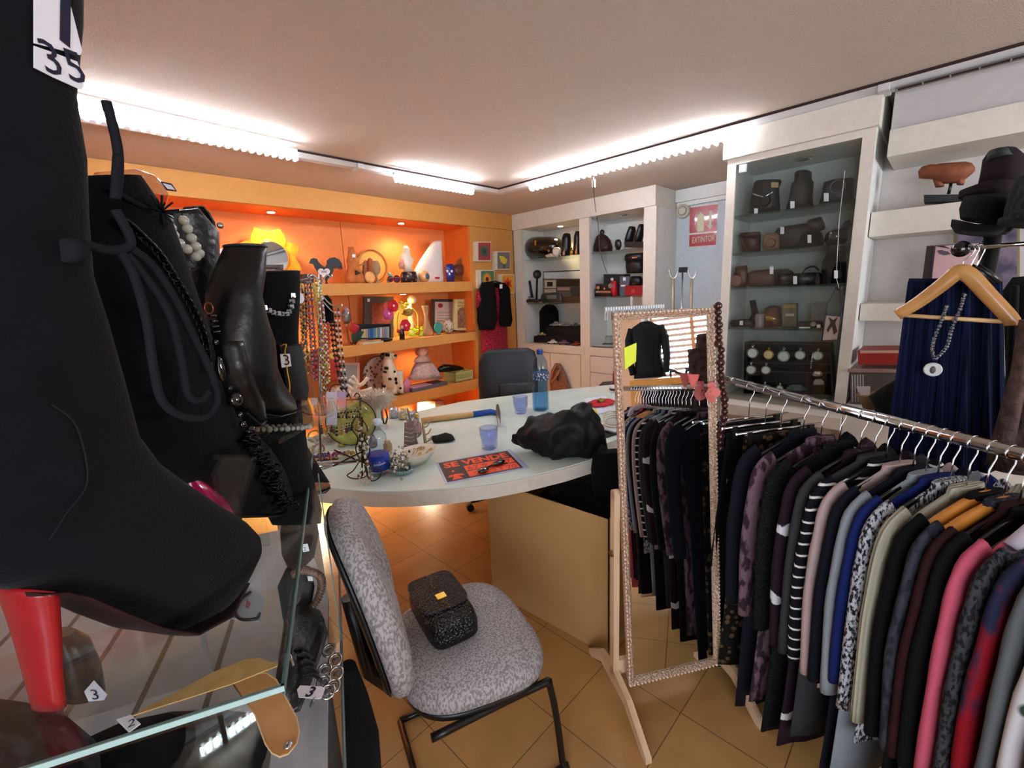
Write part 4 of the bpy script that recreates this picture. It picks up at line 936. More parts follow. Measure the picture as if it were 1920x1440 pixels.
P=YP(3.70);z_=P.p(810,778)[2];k=t.part('carton',G().prism(pts(P,[(793,756),(816,753),(816,779),(793,781)]),(0,.10,0)),M('white_carton','e6c3ae',.6));t.part('printed_side',G().prism(pts(P,[(816.3,753),(833,751),(833,777),(816.3,779)]),(0,.10,0)),M('grey_carton','8f6a5f',.6));r_=t.done()
r2=one('toy_block','orange-red plastic toy in the bottom compartment beside the printed box','toy',G().prism(pts(P,[(836,757),(844,756),(844,764),(857,765),(857,780),(836,780)]),(0,.06,0)),M('orange_red_plastic','d8431f',.35))
g=G()
for i in range(6):
    c=P.p(862+i*4,766);g.tube([c+np.array([math.cos(a)*(.03+.006*i),-.02*i*.5+.01*math.sin(3*a),math.sin(a)*(.045)]) for a in np.linspace(0,2*math.pi,18)],.004,6)
r3=one('cable_coil','tangle of black cable in the bottom compartment behind the office chair','cable',g,black)
zb=SH0
sd=G();low=min(r_.location.z,r2.location.z,r3.location.z)
one('storage_crate','low grey crate under the printed box in the bottom compartment','crate',G().bb(2.30,2.80,3.66,3.95,SH0+.001,low-.001),M('grey_crate','8a7f76',.6)) if low>SH0+.01 else None
for r in(r_,r2,r3):r.location.z+=0
# ================================================================ BOOKCASE ITEMS
PX=XP(XB+.10)
def xb(x0,y0,x1,y1,d,px=XB+.10):return rbox(XP(px),x0,y0,x1,y1,d)
def boxthing(name,label,cat,x0,y0,x1,y1,d,mat,z,px=XB+.10,group=None,extra=()):
    t=T(name,label,cat,group);k=t.part('body',xb(x0,y0,x1,y1,d,px),mat)
    for n,(a,b,c_,e_),m in extra:t.part(n,xb(a,b,c_,e_,.002,px-.001),m,k)
    return t.done(snap=z)
z=GB['a1']+.001
P=XP(XB+.17)
t=T('hard_case','glossy black oblong hard case with a handle on the upper left bookcase shelf','case')
t.part('shell',G().loft(P,[(991,450,991,478,.06),(994,444,994,484,.11),(1003,441,1003,486,.13),(1040,441,1040,481,.13),(1049,446,1049,474,.10),(1052,455,1052,465,.05)],22),M('black_lacquer','0c0a09',.12,coat=1))
t.part('handle',G().loft(P,[(976,460,976,465,.02),(990,459,990,467,.03)],10),black);t.part('latch',G().box(XP(XB+.04).p(1004,453),(.01,.02,.05)),gold);t.done(snap=z,top=float(P.p(1020,441)[2]))
t=T('alarm_clock','small round white clock in front of the glossy black case','clock')
c=XP(XB+.06).p(1044,469);t.part('body',G().lathe(c,[(-.02,.038),(-.018,.045),(.015,.045),(.02,.03)],24,axis=(1,0,0)),M('clock_white','cfcac0',.3))
t.part('dial',G().lathe(c-(.0215,0,0),[(0,.033),(.001,.034)],20,axis=(1,0,0)),M('clock_dial','e9e4d8',.5));t.part('foot',G().box(c-(0,0,.047),(.03,.06,.01)),chrome);t.done(snap=z)
one('model_car','tiny white toy car below the small white clock on the glass shelf','toy car',G().loft(XP(XB+.05),[(1023,480,1026,484,.015),(1028,478,1031,484,.02),(1034,476,1036,483,.02),(1038,479,1040,483,.015)]),M('toy_white','cbbf9e',.3),snap=z)
def speaker(x0,x1,yt,lab,lean=0,yb=None,px=XB+.13,z=z,knob=True,yb_=480):
    P=XP(px);t=T('computer_speaker',lab,'speaker','slim black computer speakers')
    k=t.part('cabinet',G().loft(P,[(x0,yb_,x1-2,yb_-1,.05),(x0+1,yb_-12,x1,yb_-13,.055),(x0+2+lean,yt+10,x1+lean,yt+9,.05),(x0+4+lean,yt+2,x1-1+lean,yt+1,.04),(x0+6+lean,yt,x1-4+lean,yt,.03)],14),black)
    if knob:t.part('silver_panel',G().prism(pts(XP(px-.052),[(x0+2,yb_-18),(x0+5,yb_-20),(x0+6,yb_-3),(x0+2,yb_-2)]),(.003,0,0)),silver,k)
    t.done(snap=z,top=float(P.p(x0,yt)[2]))
speaker(1053,1069,438,'slim black speaker with silver strip, middle of the upper left bookcase shelf')
speaker(1076,1090,434,'slim black speaker with silver strip, against the pillar of the left bookcase bay')
one('perfume_bottle','tiny gilt perfume bottle between the two slim speakers','bottle',lth(XP(XB+.08),1072,[(478,3),(470,3.2),(467,1.4),(464,1.6)]),gold,snap=z)
z=GB['a2']+.001
t=T('microscope','small chrome and black toy microscope on the lower left bookcase shelf','microscope');P=XP(XB+.10)
t.part('foot',G().loft(P,[(985,566,1003,566,.035),(987,560,1001,560,.03)]),steel);t.part('arm',G().tube(smoothpath(pts(P,[(996,562),(986,552),(985,540),(990,531)]),4),.010,8),silver)
t.part('tube',G().cyl(P.p(998,556),P.p(993,528),.016,.013),black);t.part('stage',G().box(P.p(996,555),(.05,.05,.006)),black);t.done(snap=z,top=float(P.p(993,526)[2]))
t=T('desk_fan','small black round fan on a slim post behind the microscope','fan');P=XP(XB+.2);c=P.p(1007,513)
t.part('cage',G().lathe(c,[(-.02,.03),(-.012,.048),(.012,.05),(.02,.03)],24,axis=(1,.2,0)),black);t.part('blade',G().lathe(c-(.021,0,0),[(0,.02),(.002,.022)],12,axis=(1,.2,0)),M('fan_grey','4a4a4a',.4))
t.part('post',G().tube([P.p(1007,521),P.p(1006,566)],.012),black);t.part('base',G().lathe(P.p(1006,567),[(0,.035),(.01,.03)],16),gold);t.done(snap=z)
t=T('boombox','large grey radio cassette player with a carrying handle on the lower left shelf','radio')
px=XB+.22;body=M('boombox_grey','5e5850',.4);P=XP(px)
t.part('body',xb(1018,524,1094,566,.10,px),body);t.part('handle',G().tube(pts(XP(px-.01),[(1019,526),(1019,512),(1094,509),(1094,522)]),.005,6),black)
t.part('cassette_door',xb(1021,527,1042,541,.002,px-.002),M('light_grey_plastic','b0a690',.4),0);t.part('cassette_window',xb(1026,530,1036,538,.002,px-.004),black,0)
t.part('cassette_door',xb(1021,543,1042,560,.002,px-.002),M('light_grey_plastic','b0a690',.4),0)
t.part('tuner_dial',xb(1044,525,1093,538,.002,px-.002),M('smoke_window','3b3028',.15),0);t.part('pink_plate',xb(1045,540,1068,545,.002,px-.002),M('dusty_pink','ab8072',.5),0)
t.part('speaker_grille',xb(1070,539,1093,563,.002,px-.002),M('speaker_grille','4a413b',.7,kind='voro',c2='2e2824',scale=120),0);t.done(snap=z,top=float(P.p(1019,509)[2]))
t=T('portable_radio','small dark pocket radio with an aerial in front of the boombox','radio');px=XB+.08
k=t.part('body',G().loft(XP(px),[(1016,553,1016,567,.015),(1018,550,1018,569,.02),(1050,548,1050,567,.02),(1052,551,1052,564,.015)],12),M('radio_teal_black','2a3133',.3));t.part('display',xb(1025,554,1043,561,.002,px-.022),M('lcd_grey','6d7466',.3),k)
t.part('aerial',G().tube(pts(XP(px-.005),[(1020,542),(1046,550)]),.002,5),chrome);t.part('trim_ring',G().tube(pts(XP(px-.015),[(1016,552),(1050,549),(1052,564),(1050,567),(1018,569)]),.0025,5,closed=True),silver,k);t.done(snap=z)
t=T('binoculars','black binoculars lying at the left end of the lower left bookcase shelf','binoculars')
for dz in(0,.04):t.part('barrel',G().tube([XP(XB+.07+dz).p(981,565),XP(XB+.07+dz).p(991,563),XP(XB+.07+dz).p(1013,562)],[.022,.02,.015]),black)
t.done(snap=z)
boxthing('radio_cassette','dark grey slim cassette recorder lying in front of the boombox','radio',1054,556,1090,567,.09,M('dark_bronze','3d2f28',.3,coat=.5),z,XB+.09)
z=.986
t=T('garment_bag','tall soft black bag standing at the back of the left bookcase bay','bag')
t.part('body',G().loft(XP(XB+.30),[(1012,645,1047,643,.05),(1012,610,1047,610,.06),(1012,585,1046,584,.06),(1018,575,1041,574,.05),(1024,570,1036,570,.02)],18),blackm);t.part('loop',G().tube(pts(XP(XB+.24),[(1027,572),(1029,567),(1032,572)]),.003,5),black);t.done(snap=z,top=float(XP(XB+.3).p(1030,568)[2]))
b1=boxthing('black_box','wide low black box at the floor of the left bookcase bay, carrying a taller one','box',1001,633,1090,645,.26,M('black_card','0d0d0f',.7),z,XB+.08)
h1=z+float(XP(XB+.08).p(1001,633)[2]-XP(XB+.08).p(1001,645)[2])
boxthing('black_box','taller black box stacked on the low one, topped with silver toy cars','box',1023,616,1090,633,.2,M('black_card','0d0d0f',.7),h1+.001,XB+.12)
h2=h1+.001+float(XP(XB+.12).p(1023,616)[2]-XP(XB+.12).p(1023,633)[2])
def toycar(cx,cy,w_,px,z,m,lab):
    P=XP(px);t=T('model_car',lab,'toy car','die-cast toy cars in the left bookcase bay');h=w_*.17
    k=t.part('body',G().loft(P,[(cx-w_/2,cy-h*.9,cx-w_/2,cy,.012),(cx-w_*.4,cy-h*1.2,cx-w_*.4,cy+.3,.02),(cx-w_*.2,cy-h*1.4,cx-w_*.2,cy+.3,.022),(cx+w_*.3,cy-h*1.4,cx+w_*.3,cy,.022),(cx+w_/2,cy-h,cx+w_/2,cy-.6,.014)],10),m)
    t.part('cabin',G().loft(P,[(cx-w_*.22,cy-h*1.4,cx+w_*.28,cy-h*1.4,.018),(cx-w_*.1,cy-h*2.3,cx+w_*.18,cy-h*2.3,.014)],10),m)
    for dx in(-.3,.3):
        for o in(-.018,.018):
            q=P.p(cx+w_*dx,cy-.3)+np.array([o,0,0]);t.part('wheel',G().cyl(q-(.004,0,0),q+(.004,0,0),.009,n=10),black)
    t.done(snap=z)
toycar(1036,643,18,XB+.04,z,M('toy_white2','d4d0cc',.3),'white toy car standing before the low black box')
toycar(1057,643,20,XB+.04,z,M('toy_purple','6a4a6a',.3),'purple toy car beside the white one before the low black box')
toycar(1080,644,16,XB+.04,z,M('toy_red','8c2a26',.3),'red toy car against the pillar of the left bookcase bay')
toycar(1016,631,14,XB+.10,h1+.001,M('toy_yellow','b8ae6a',.3),'pale yellow toy car on the left end of the low black box')
toycar(1042,615,22,XB+.16,h2+.001,M('toy_silver','a3a5a5',.3,.5),'silver toy car, left of the row on the taller black box')
toycar(1062,614,20,XB+.16,h2+.001,M('toy_grey','7d8488',.3,.5),'grey toy car, middle of the row on the taller black box')
toycar(1079,613,18,XB+.16,h2+.001,M('toy_slate','5f666b',.3,.5),'slate toy car, right of the row on the taller black box')
# right bay
z=GB['b1']+.001;P=XP(XB+.16)
t=T('buddha_figure','dark red seated buddha statue on the upper right bookcase shelf','statue');dr=M('dark_red_wood','331516',.35,bump=.3,bscale=60)
t.part('body',G().loft(P,[(1114,469,1147,469,.07),(1114,460,1147,460,.08),(1117,448,1144,448,.06),(1119,441,1139,441,.05),(1124,437,1134,437,.03)],18),dr);t.part('head',bl_(P,1129,433,4.5,5.5),dr)
t.part('hands',G().loft(XP(XB+.08),[(1123,458,1137,458,.02),(1124,454,1136,454,.02)]),dr);t.done(snap=z,top=float(P.p(1129,430)[2]))
one('oval_mirror_back','black oval object on edge right of the buddha statue','ornament',G().loft(XP(XB+.12),[(1156,469,1162,469,.01),(1153,461,1165,461,.02),(1153,454,1165,454,.02),(1156,449,1162,449,.01)]),black,snap=z)
one('folded_card','pale grey folded card leaning beside the black oval object','card',G().prism(pts(XP(XB+.14),[(1166,467),(1171,466),(1173,450),(1169,452)]),(.01,0,0)),M('pale_card','aab4c0',.5),snap=z)
one('stereo_deck','flat black electronic deck under the two leaning speakers in the right bay','electronics',xb(1171,464,1209,474,.15,XB+.08),black,snap=z)
zz=z+float(XP(XB+.08).p(1171,464)[2]-XP(XB+.08).p(1171,474)[2])
speaker(1172,1187,426,'black speaker with a white tag, leaning left in the right bookcase bay',4,px=XB+.14,z=zz+.001,knob=False,yb_=466)
speaker(1190,1204,422,'black speaker leaning against the right side of the right bookcase bay',5,px=XB+.14,z=zz+.001,knob=False,yb_=465)
z=GB['b2']+.001
boxthing('storage_case','dark grey vanity case with a clear tag at the back of the lower right shelf','case',1132,515,1170,556,.12,M('dark_vinyl','1f2124',.5),z,XB+.22,extra=[('price_tag',(1145,522,1150,527),tagw)])
t=T('vintage_camera','silver and black vintage camera with a round flash on the lower right shelf','camera');px=XB+.08
k=t.part('body',xb(1115,543,1146,556,.05,px),black);t.part('chrome_band',xb(1116,545,1145,549,.002,px-.002),silver,k);t.part('top_housing',xb(1117,532,1145,543,.045,px+.003),M('camera_dark','222528',.3))
t.part('lens',G().lathe(XP(px-.004).p(1123,539),[(-.02,.016),(0,.02)],18,axis=(1,0,0)),chrome);t.part('lens',G().lathe(XP(px-.004).p(1134,541),[(-.01,.010),(0,.013)],18,axis=(1,0,0)),chrome);t.done(snap=z)
t=T('flashlight','red flashlight with a chrome head pointing at the viewer','torch');px=XB+.06
t.part('body',G().loft(XP(px+.02),[(1149,556,1157,556,.025),(1147,545,1157,545,.03),(1144,532,1156,531,.03),(1147,527,1155,527,.02)]),M('torch_red','b01226',.3));t.part('reflector',G().lathe(XP(px-.015).p(1145,536),[(-.008,.022),(0,.025),(.02,.018)],20,axis=(1,.3,0)),chrome);t.done(snap=z)
boxthing('carton_box','grey and white printed carton leaning beside the red flashlight','box',1162,518,1181,555,.05,M('slate_carton','585a66',.6),z,XB+.10,extra=[('white_strip',(1164,534,1173,537),tagw),('price_tag',(1168,520,1173,526),tagw)])
q=boxthing('carton_box','red cardboard box under the black case in the right bookcase bay','box',1172,537,1210,556,.12,M('red_carton','8e1420',.5),z,XB+.07,extra=[('gold_emblem',(1184,544,1190,550),M('copper_print','b8402c',.5))])
zr=z+float(XP(XB+.07).p(1172,537)[2]-XP(XB+.07).p(1172,556)[2])
one('small_black_case','domed black case with a white tag on top of the red cardboard box','case',G().loft(XP(XB+.12),[(1180,537,1206,536,.05),(1181,526,1206,525,.05),(1187,519,1201,519,.035)]),black,snap=zr+.001)
t=T('handbag','black boxy bag hanging from under the upper glass shelf of the right bay','bag');P=XP(XB+.12)
t.part('body',G().loft(P,[(1176,513,1208,512,.05),(1174,500,1209,500,.06),(1174,489,1209,487,.06)],14),leather);t.part('flap',G().loft(P,[(1172,489,1209,487,.065),(1172,480,1209,477,.06),(1175,476,1208,474,.04)],14),leather);t.part('buckle',G().box(XP(XB+.05).p(1190,483),(.004,.05,.01)),silver);t.done()
t=T('shop_tag','white hanging price strip below the red cardboard box','tag');t.part('strip',rbox(XP(XB+.04),1182,556,1186,576,.001),tagw);t.done()
t=T('plate_stack','pale plates and a booklet stacked on the base of the right bookcase bay','plate');c=XP(XB+.15).p(1140,645);
t.part('plate',G().lathe((c[0],c[1],.986),[(0,.08),(.008,.15),(.016,.17)],28),M('pale_china','c3c6c2',.3));t.part('booklet',G().box((c[0],c[1],1.008),(.08,.10,.008),rz=20),M('dark_booklet','4a4444',.5));t.done()
one('glass_jar','small clear glass jar at the back of the right bookcase base','jar',lth(XP(XB+.28),1142,[(640,7),(634,7.5),(628,7),(624,5)]),M('clear_jar','e4efee',.05,trans=1),snap=.986)
# ceiling sensor cable
t=T('hanging_cable','thin dark cable dropping from the LED batten in front of the right bay','cable');a=ZP(2.28).p(1113,332)
t.part('wire',G().tube(smoothpath([a,a+(0,0,-.08),XP(XB-.05).p(1117,395),XP(XB-.03).p(1122,425),XP(XB-.02).p(1125,470),XP(XB-.02).p(1138,512)],5),.003,5),M('cable_grey','4a4648',.6))
t.part('plug',G().box(a+(0,0,-.04),(.02,.02,.05)),white);t.done()
# ================================================================ FAR WALL: SIGN, ALARM, TRIM, COAT STAND
P=XP(XR-.004)
t=T('extinguisher_sign','red and white wall sign with a fire extinguisher, a down arrow and EXTINTOR lettering','sign')
red=M('sign_red','a3202c',.25,coat=.6);lum=M('sign_cream','c6c3a0',.4)
S4=lambda ps,off:pts(P,ps,off)
k=t.part('panel',G().prism(S4([(1292.5,388),(1347,380),(1343.5,460.5),(1291.5,464.5)],.004),(.003,0,0)),M('sign_border','d8cfc8',.3,coat=.5))
def sq(u,v):   # sign-local (0..1,0..1) to pixels
    a=np.array([1293.8,390]);b=np.array([1346,382.4]);c_=np.array([1292.6,462.6]);d=np.array([1342.6,459])
    return tuple((a*(1-u)+b*u)*(1-v)+(c_*(1-u)+d*u)*v)
def sp(ps,off):return S4([sq(*p) for p in ps],off)
t.part('red_field',G().prism(sp([(0,0),(1,0),(1,.655),(0,.655)],.0055),(.001,0,0)),red,k)
t.part('red_field',G().prism(sp([(0,.70),(1,.70),(1,1),(0,1)],.0055),(.001,0,0)),red,k)
t.part('extinguisher_symbol',G().prism(sp([(.28,.64),(.28,.26),(.31,.21),(.37,.18),(.37,.15),(.43,.15),(.43,.18),(.50,.21),(.53,.26),(.53,.64)],.0065),(.0006,0,0)),lum,k)
hp_=[P.p(*sq(*p),.0068) for p in((.40,.14),(.30,.16),(.19,.2),(.17,.3),(.2,.45),(.25,.58))]
t.part('hose_symbol',G().tube(hp_,.0025,4),lum,k);t.part('nozzle_symbol',G().tube([P.p(*sq(*p),.0068) for p in((.42,.16),(.5,.11),(.55,.13))],.002,4),lum,k)
t.part('arrow_symbol',G().prism(sp([(.71,.14),(.80,.14),(.80,.50),(.86,.50),(.755,.60),(.65,.50),(.71,.50)],.0065),(.0006,0,0)),lum,k)
o=P.p(*sq(.10,.92),.0065);U_=P.p(*sq(.95,.90),.0065)-o;wd=np.linalg.norm(U_);V_=P.p(*sq(.10,.76),.0065)-o
tg=text_g('EXTINTOR',1,(0,0,0),(1,0,0),(0,1,0));
g=text_g('EXTINTOR',(wd/tg.width,np.linalg.norm(V_)*1.35),o,nz(U_),nz(V_),0.0)
t.part('lettering',g,lum,k);t.done()
t=T('wall_siren','round beige alarm sounder on the far wall beside the bookcase top','alarm');c=XP(XR-.05).p(1278,395);t.part('body',G().lathe((XR-.006,c[1],c[2]),[(-.03,.05),(-.022,.062),(0,.066)],28,axis=(1,0,0)),M('beige_plastic','bdb6a4',.5));t.part('cap',G().lathe((XR-.037,c[1],c[2]),[(-.004,.03),(0,.04)],24,axis=(1,0,0)),M('beige_plastic','bdb6a4',.5));t.done()
one('conduit_box','white cable duct box running above the extinguisher sign','cable duct',G().bb(XR-.06,XR-.003,.975,1.855,2.29,2.395).bb(XR-.03,XR-.003,.975,1.855,2.255,2.29),white)
cs=np.array([3.5,1.50]);P=PL((3.5,1.47,0),(-3.5,-1.47,0))
t=T('coat_stand','slim coat stand with two forked hooks on gilt posts and a dark centre rod','coat stand')
gp=M('gilt_post','9c8d78',.35,.3)
for cx,xt in((1263,1262),(1296,1297)):
    p=t.part('post',G().tube([P.p(xt,522),P.p(cx-1,600)*np.array([1,1,0])+Zu*P.p(cx-1,600)[2],np.array([*P.p(cx-1,600)[:2],.03])],.013),gp)
    t.part('hook',G().tube(smoothpath(pts(P,[(xt-8,506),(xt-6,515),(xt,522),(xt+6,518),(xt+9,507)]),4),.006,6),chrome,p)
t.part('rod',G().tube([P.p(1280,505),np.array([*P.p(1280,505)[:2],.03])],.006),steel);t.part('finial',G().box(P.p(1281,506),(.05,.05,.04)),black)
c=P.p(1280,560);t.part('base',G().lathe((c[0],c[1],.002),[(0,.19),(.015,.19),(.03,.15)],28),gp);t.done()
# ================================================================ CABINET ITEMS
PC=XP(XC+.14)
def cb(x0,y0,x1,y1,d,off=.14):return rbox(XP(XC+off),x0,y0,x1,y1,d)
def tag_at(t,x,y,off,k=None,w_=5,h=8):t.part('price_tag',rbox(XP(XC+off),x-w_/2,y-h/2,x+w_/2,y+h/2,.0015),tagw,k)
z=GC['s1']+.001
cd=M('camera_charcoal','25262a',.45);cdm=M('camera_black','17181b',.4)
t=T('instant_camera','black instant camera with an amber square flash, leftmost on the top cabinet shelf','camera')
k=t.part('body',G().loft(PC,[(1405,392,1464,388,.06),(1407,375,1463,372,.06),(1411,352,1461,349,.035),(1414,340,1466,337,.04),(1418,337,1464,334,.03)],16),cd)
t.part('flash',cb(1446,338,1460,347,.002,.09),M('flash_amber','a08a6a',.2),k);t.part('lens',G().lathe(XP(XC+.085).p(1436,370),[(-.015,.02),(0,.026)],20,axis=(1,0,0)),cdm,k);t.part('chrome_arm',G().tube(pts(XP(XC+.085),[(1412,358),(1432,364),(1450,354)]),.004,5),chrome,k);tag_at(t,1418,387,.075,k,7,9);t.done(snap=z,top=float(PC.p(1440,335)[2]))
t=T('instant_camera','tall dark grey instant camera standing upright in the middle of the top cabinet shelf','camera')
k=t.part('body',G().loft(PC,[(1473,392,1526,386,.06),(1480,370,1524,366,.06),(1484,345,1526,340,.055),(1490,340,1522,335,.05),(1490,326,1522,322,.05),(1494,321,1516,319,.03)],16),cd);tag_at(t,1486,381,.07,k,8,13);t.done(snap=z,top=float(PC.p(1505,319)[2]))
t=T('instant_camera','wide dark camera with round lens ring, rightmost on the top cabinet shelf','camera')
k=t.part('body',G().loft(PC,[(1534,389,1600,381,.06),(1540,370,1600,364,.06),(1544,346,1602,338,.05),(1552,343,1598,336,.03)],16),cd)
c=XP(XC+.082).p(1570,352);t.part('lens_ring',G().tube(circ(c,.030,(0,1,0),(0,0,1),20),.004,6,closed=True),M('lens_ring_grey','4a4b4f',.3),k);tag_at(t,1549,372,.078,k,9,15);t.done(snap=z,top=float(PC.p(1570,337)[2]))
z=GC['s2']+.001;brl=M('brown_leather_case','4a2c24',.45,bump=.3,bscale=50);tnl=M('tan_leather_case','6f5340',.5,bump=.3,bscale=50)
t=T('camera_case','brown leather camera case with turned corners, left end of the second cabinet shelf','camera case')
t.part('body',G().loft(PC,[(1392,468,1426,466,.04),(1390,450,1427,447,.045),(1391,438,1427,434,.04)],14),brl);t.part('lid',G().loft(XP(XC+.12),[(1386,440,1427,437,.045),(1388,433,1426,430,.04)],14),brl);t.part('strap',G().tube(pts(XP(XC+.08),[(1388,437),(1395,455),(1404,468)]),.004,5),brl);t.done(snap=z)
t=T('camera','tan metal folding camera with round face on the second cabinet shelf','camera');t.part('body',G().loft(XP(XC+.09),[(1432,466,1461,465,.03),(1429,455,1462,454,.035),(1431,440,1461,438,.035),(1437,434,1455,433,.02)],14),tnl);t.part('lens',G().lathe(XP(XC+.05).p(1446,452),[(-.01,.02),(0,.025)],16,axis=(1,0,0)),M('worn_brass','8a6f58',.3,.7));t.done(snap=z)
t=T('camcorder','long grey-brown camcorder lying across the second cabinet shelf','video camera');gb=M('camcorder_taupe','3c342f',.45)
k=t.part('body',G().loft(XP(XC+.2),[(1446,440,1448,452,.03),(1460,421,1464,462,.05),(1476,417,1478,463,.06),(1515,412,1517,460,.06),(1524,410,1524,450,.05)],14),gb);t.part('eyepiece',G().tube(pts(XP(XC+.2),[(1520,421),(1535,415),(1544,411)]),[.045,.04,.035]),gb);tag_at(t,1467,426,.13,k,7,13);t.done(snap=z)
t=T('camera_pouch','rounded black camera pouch with a white tag on the second cabinet shelf','pouch');k=t.part('body',G().loft(XP(XC+.12),[(1502,461,1545,457,.04),(1500,448,1546,446,.05),(1506,434,1541,431,.045),(1514,428,1533,427,.03)],16),blackm);tag_at(t,1518,443,.065,k,7,15);t.done(snap=z)
t=T('helmet','glossy dark domed bicycle lamp with a bracket, right end of the second cabinet shelf','lamp');t.part('dome',G().loft(XP(XC+.15),[(1552,450,1585,447,.03),(1546,440,1592,436,.06),(1549,427,1592,422,.06),(1560,419,1590,416,.04)],18),M('gloss_navy','14161d',.12,coat=.8));t.part('bracket',G().tube(pts(XP(XC+.15),[(1580,422),(1590,408),(1597,405)]),.02),black);t.done(snap=z)
z=GC['s3']+.001
t=T('folding_camera','antique red leather bellows camera, left end of the third cabinet shelf','camera');t.part('body',G().loft(XP(XC+.09),[(1382,534,1400,533,.03),(1378,520,1403,518,.035),(1378,508,1402,506,.035),(1379,496,1401,492,.03)],14),brl);t.part('lens',G().lathe(XP(XC+.05).p(1380,521),[(-.012,.03),(0,.034)],18,axis=(1,.2,0)),M('worn_pink','7a4f44',.3,.4));t.done(snap=z)
t=T('camera_case','long brown leather case behind the white tag on the third cabinet shelf','camera case');k=t.part('body',G().loft(XP(XC+.11),[(1404,508,1404,534,.03),(1410,504,1410,534,.04),(1448,500,1448,533,.04),(1455,505,1455,530,.03)],14),brl);tag_at(t,1447,503,.065,k,7,14);t.done(snap=z)
one('soft_case','olive grey soft case with a rounded top at the back of the third cabinet shelf','case',G().loft(XP(XC+.25),[(1425,520,1494,516,.05),(1422,506,1495,502,.05),(1428,494,1488,490,.045),(1440,489,1478,486,.03)],16),M('olive_canvas','3a3730',.8),snap=z)
t=T('black_case','low black case with a white tag in the middle of the third cabinet shelf','case');k=t.part('body',G().loft(XP(XC+.1),[(1461,534,1537,531,.04),(1460,520,1537,516,.045),(1464,512,1534,508,.035)],14),black);tag_at(t,1491,523,.053,k,7,15);t.done(snap=z)
t=T('camera_bag','small black bag with an arched strap on the third cabinet shelf','bag');t.part('body',G().loft(XP(XC+.2),[(1506,520,1545,518,.04),(1506,505,1545,502,.045),(1512,498,1540,496,.03)],14),blackm);t.part('strap',G().tube(smoothpath(pts(XP(XC+.16),[(1507,510),(1506,498),(1514,488),(1528,485),(1537,492)]),4),.005,6),black);t.done(snap=z)
t=T('camera_bag','bulky black camera bag with a flared hood, right end of the third cabinet shelf','bag');t.part('body',G().loft(XP(XC+.12),[(1544,535,1586,532,.05),(1540,510,1587,506,.07),(1543,490,1587,486,.07),(1556,470,1586,466,.05)],18),blackm);t.part('hood',G().loft(XP(XC+.1),[(1545,478,1590,476,.05),(1552,468,1588,462,.05)],14),black);t.done(snap=z)
z=GC['s4']+.001
t=T('spectacle_case','long dark oblong case with a white label at the left of the lowest glass shelf','case');k=t.part('shell',G().loft(XP(XC+.08),[(1371,600,1371,608,.015),(1374,597,1374,611,.025),(1406,595,1406,610,.025),(1412,598,1412,607,.015)],14),M('dark_bronze_case','2b221e',.4));tag_at(t,1390,603,.053,k,6,8);t.done(snap=z)
t=T('mobile_phone','old black mobile phone standing on a charger behind the oblong case','phone');t.part('handset',G().prism(pts(XP(XC+.18),[(1405,564),(1415,563),(1421,590),(1410,592)]),(.02,0,0)),black);t.part('cradle',G().loft(XP(XC+.17),[(1405,612,1424,612,.03),(1406,596,1423,595,.03),(1410,588,1421,588,.02)]),black);t.done(snap=z)
one('glass_candle','frosted glass candle holder between phone and brown pouch','candle holder',lth(XP(XC+.10),1424,[(612,8),(604,8),(596,9),(588,8),(586,6)]),M('frosted_pinkish','8c7a78',.3),snap=z)
t=T('leather_pouch','brown pleated leather pouch with a gilt bird clasp on the lowest glass shelf','pouch');t.part('body',G().loft(XP(XC+.12),[(1431,611,1466,609,.04),(1430,596,1466,594,.04),(1435,576,1463,574,.035),(1443,571,1456,570,.02)],16),M('brown_pleat','5e3a26',.5,kind='rib',c2='3e2418',scale=60));t.part('clasp',G().loft(XP(XC+.07),[(1437,599,1450,599,.004),(1435,592,1456,595,.005),(1438,590,1446,590,.003)]),gold);t.done(snap=z)
t=T('boxed_card','small beige boxed card printed with a pale face shape on the lowest glass shelf','card');k=t.part('card',cb(1467,566,1494,609,.03,.2),M('beige_card','8c7c66',.6));t.part('gold_band',cb(1469,569,1492,575,.002,.198),M('gold_band','b8944a',.4),k);t.part('pale_motif',cb(1473,585,1489,590,.002,.198),M('pale_motif','d8c6a8',.5),k);t.done(snap=z)
t=T('pocket_camera','slim black compact camera with round viewfinder on the lowest glass shelf','camera');k=t.part('body',G().loft(XP(XC+.07),[(1497,596,1497,602,.012),(1500,592,1500,606,.02),(1540,591,1540,605,.02),(1545,594,1545,603,.012)],14),black);t.part('lens',G().lathe(XP(XC+.045).p(1526,597),[(-.008,.012),(0,.015)],16,axis=(1,0,0)),steel,k);tag_at(t,1536,601,.048,k,7,6);t.done(snap=z)
one('acrylic_box','empty clear acrylic box at the back of the lowest glass shelf','box',cb(1521,568,1547,611,.06,.22),M('milky_acrylic','9aa3a4',.2,trans=.5),snap=z)
t=T('key_tray','small dish with keys in front of the beige boxed card','dish');q=XP(XC+.06).p(1508,613);t.part('dish',G().lathe((q[0],q[1],z),[(0,.03),(.006,.04)],18),M('smoke_glass','4a5050',.2));t.part('keys',G().box((q[0],q[1],z+.009),(.03,.05,.004),rz=20),silver);t.done()
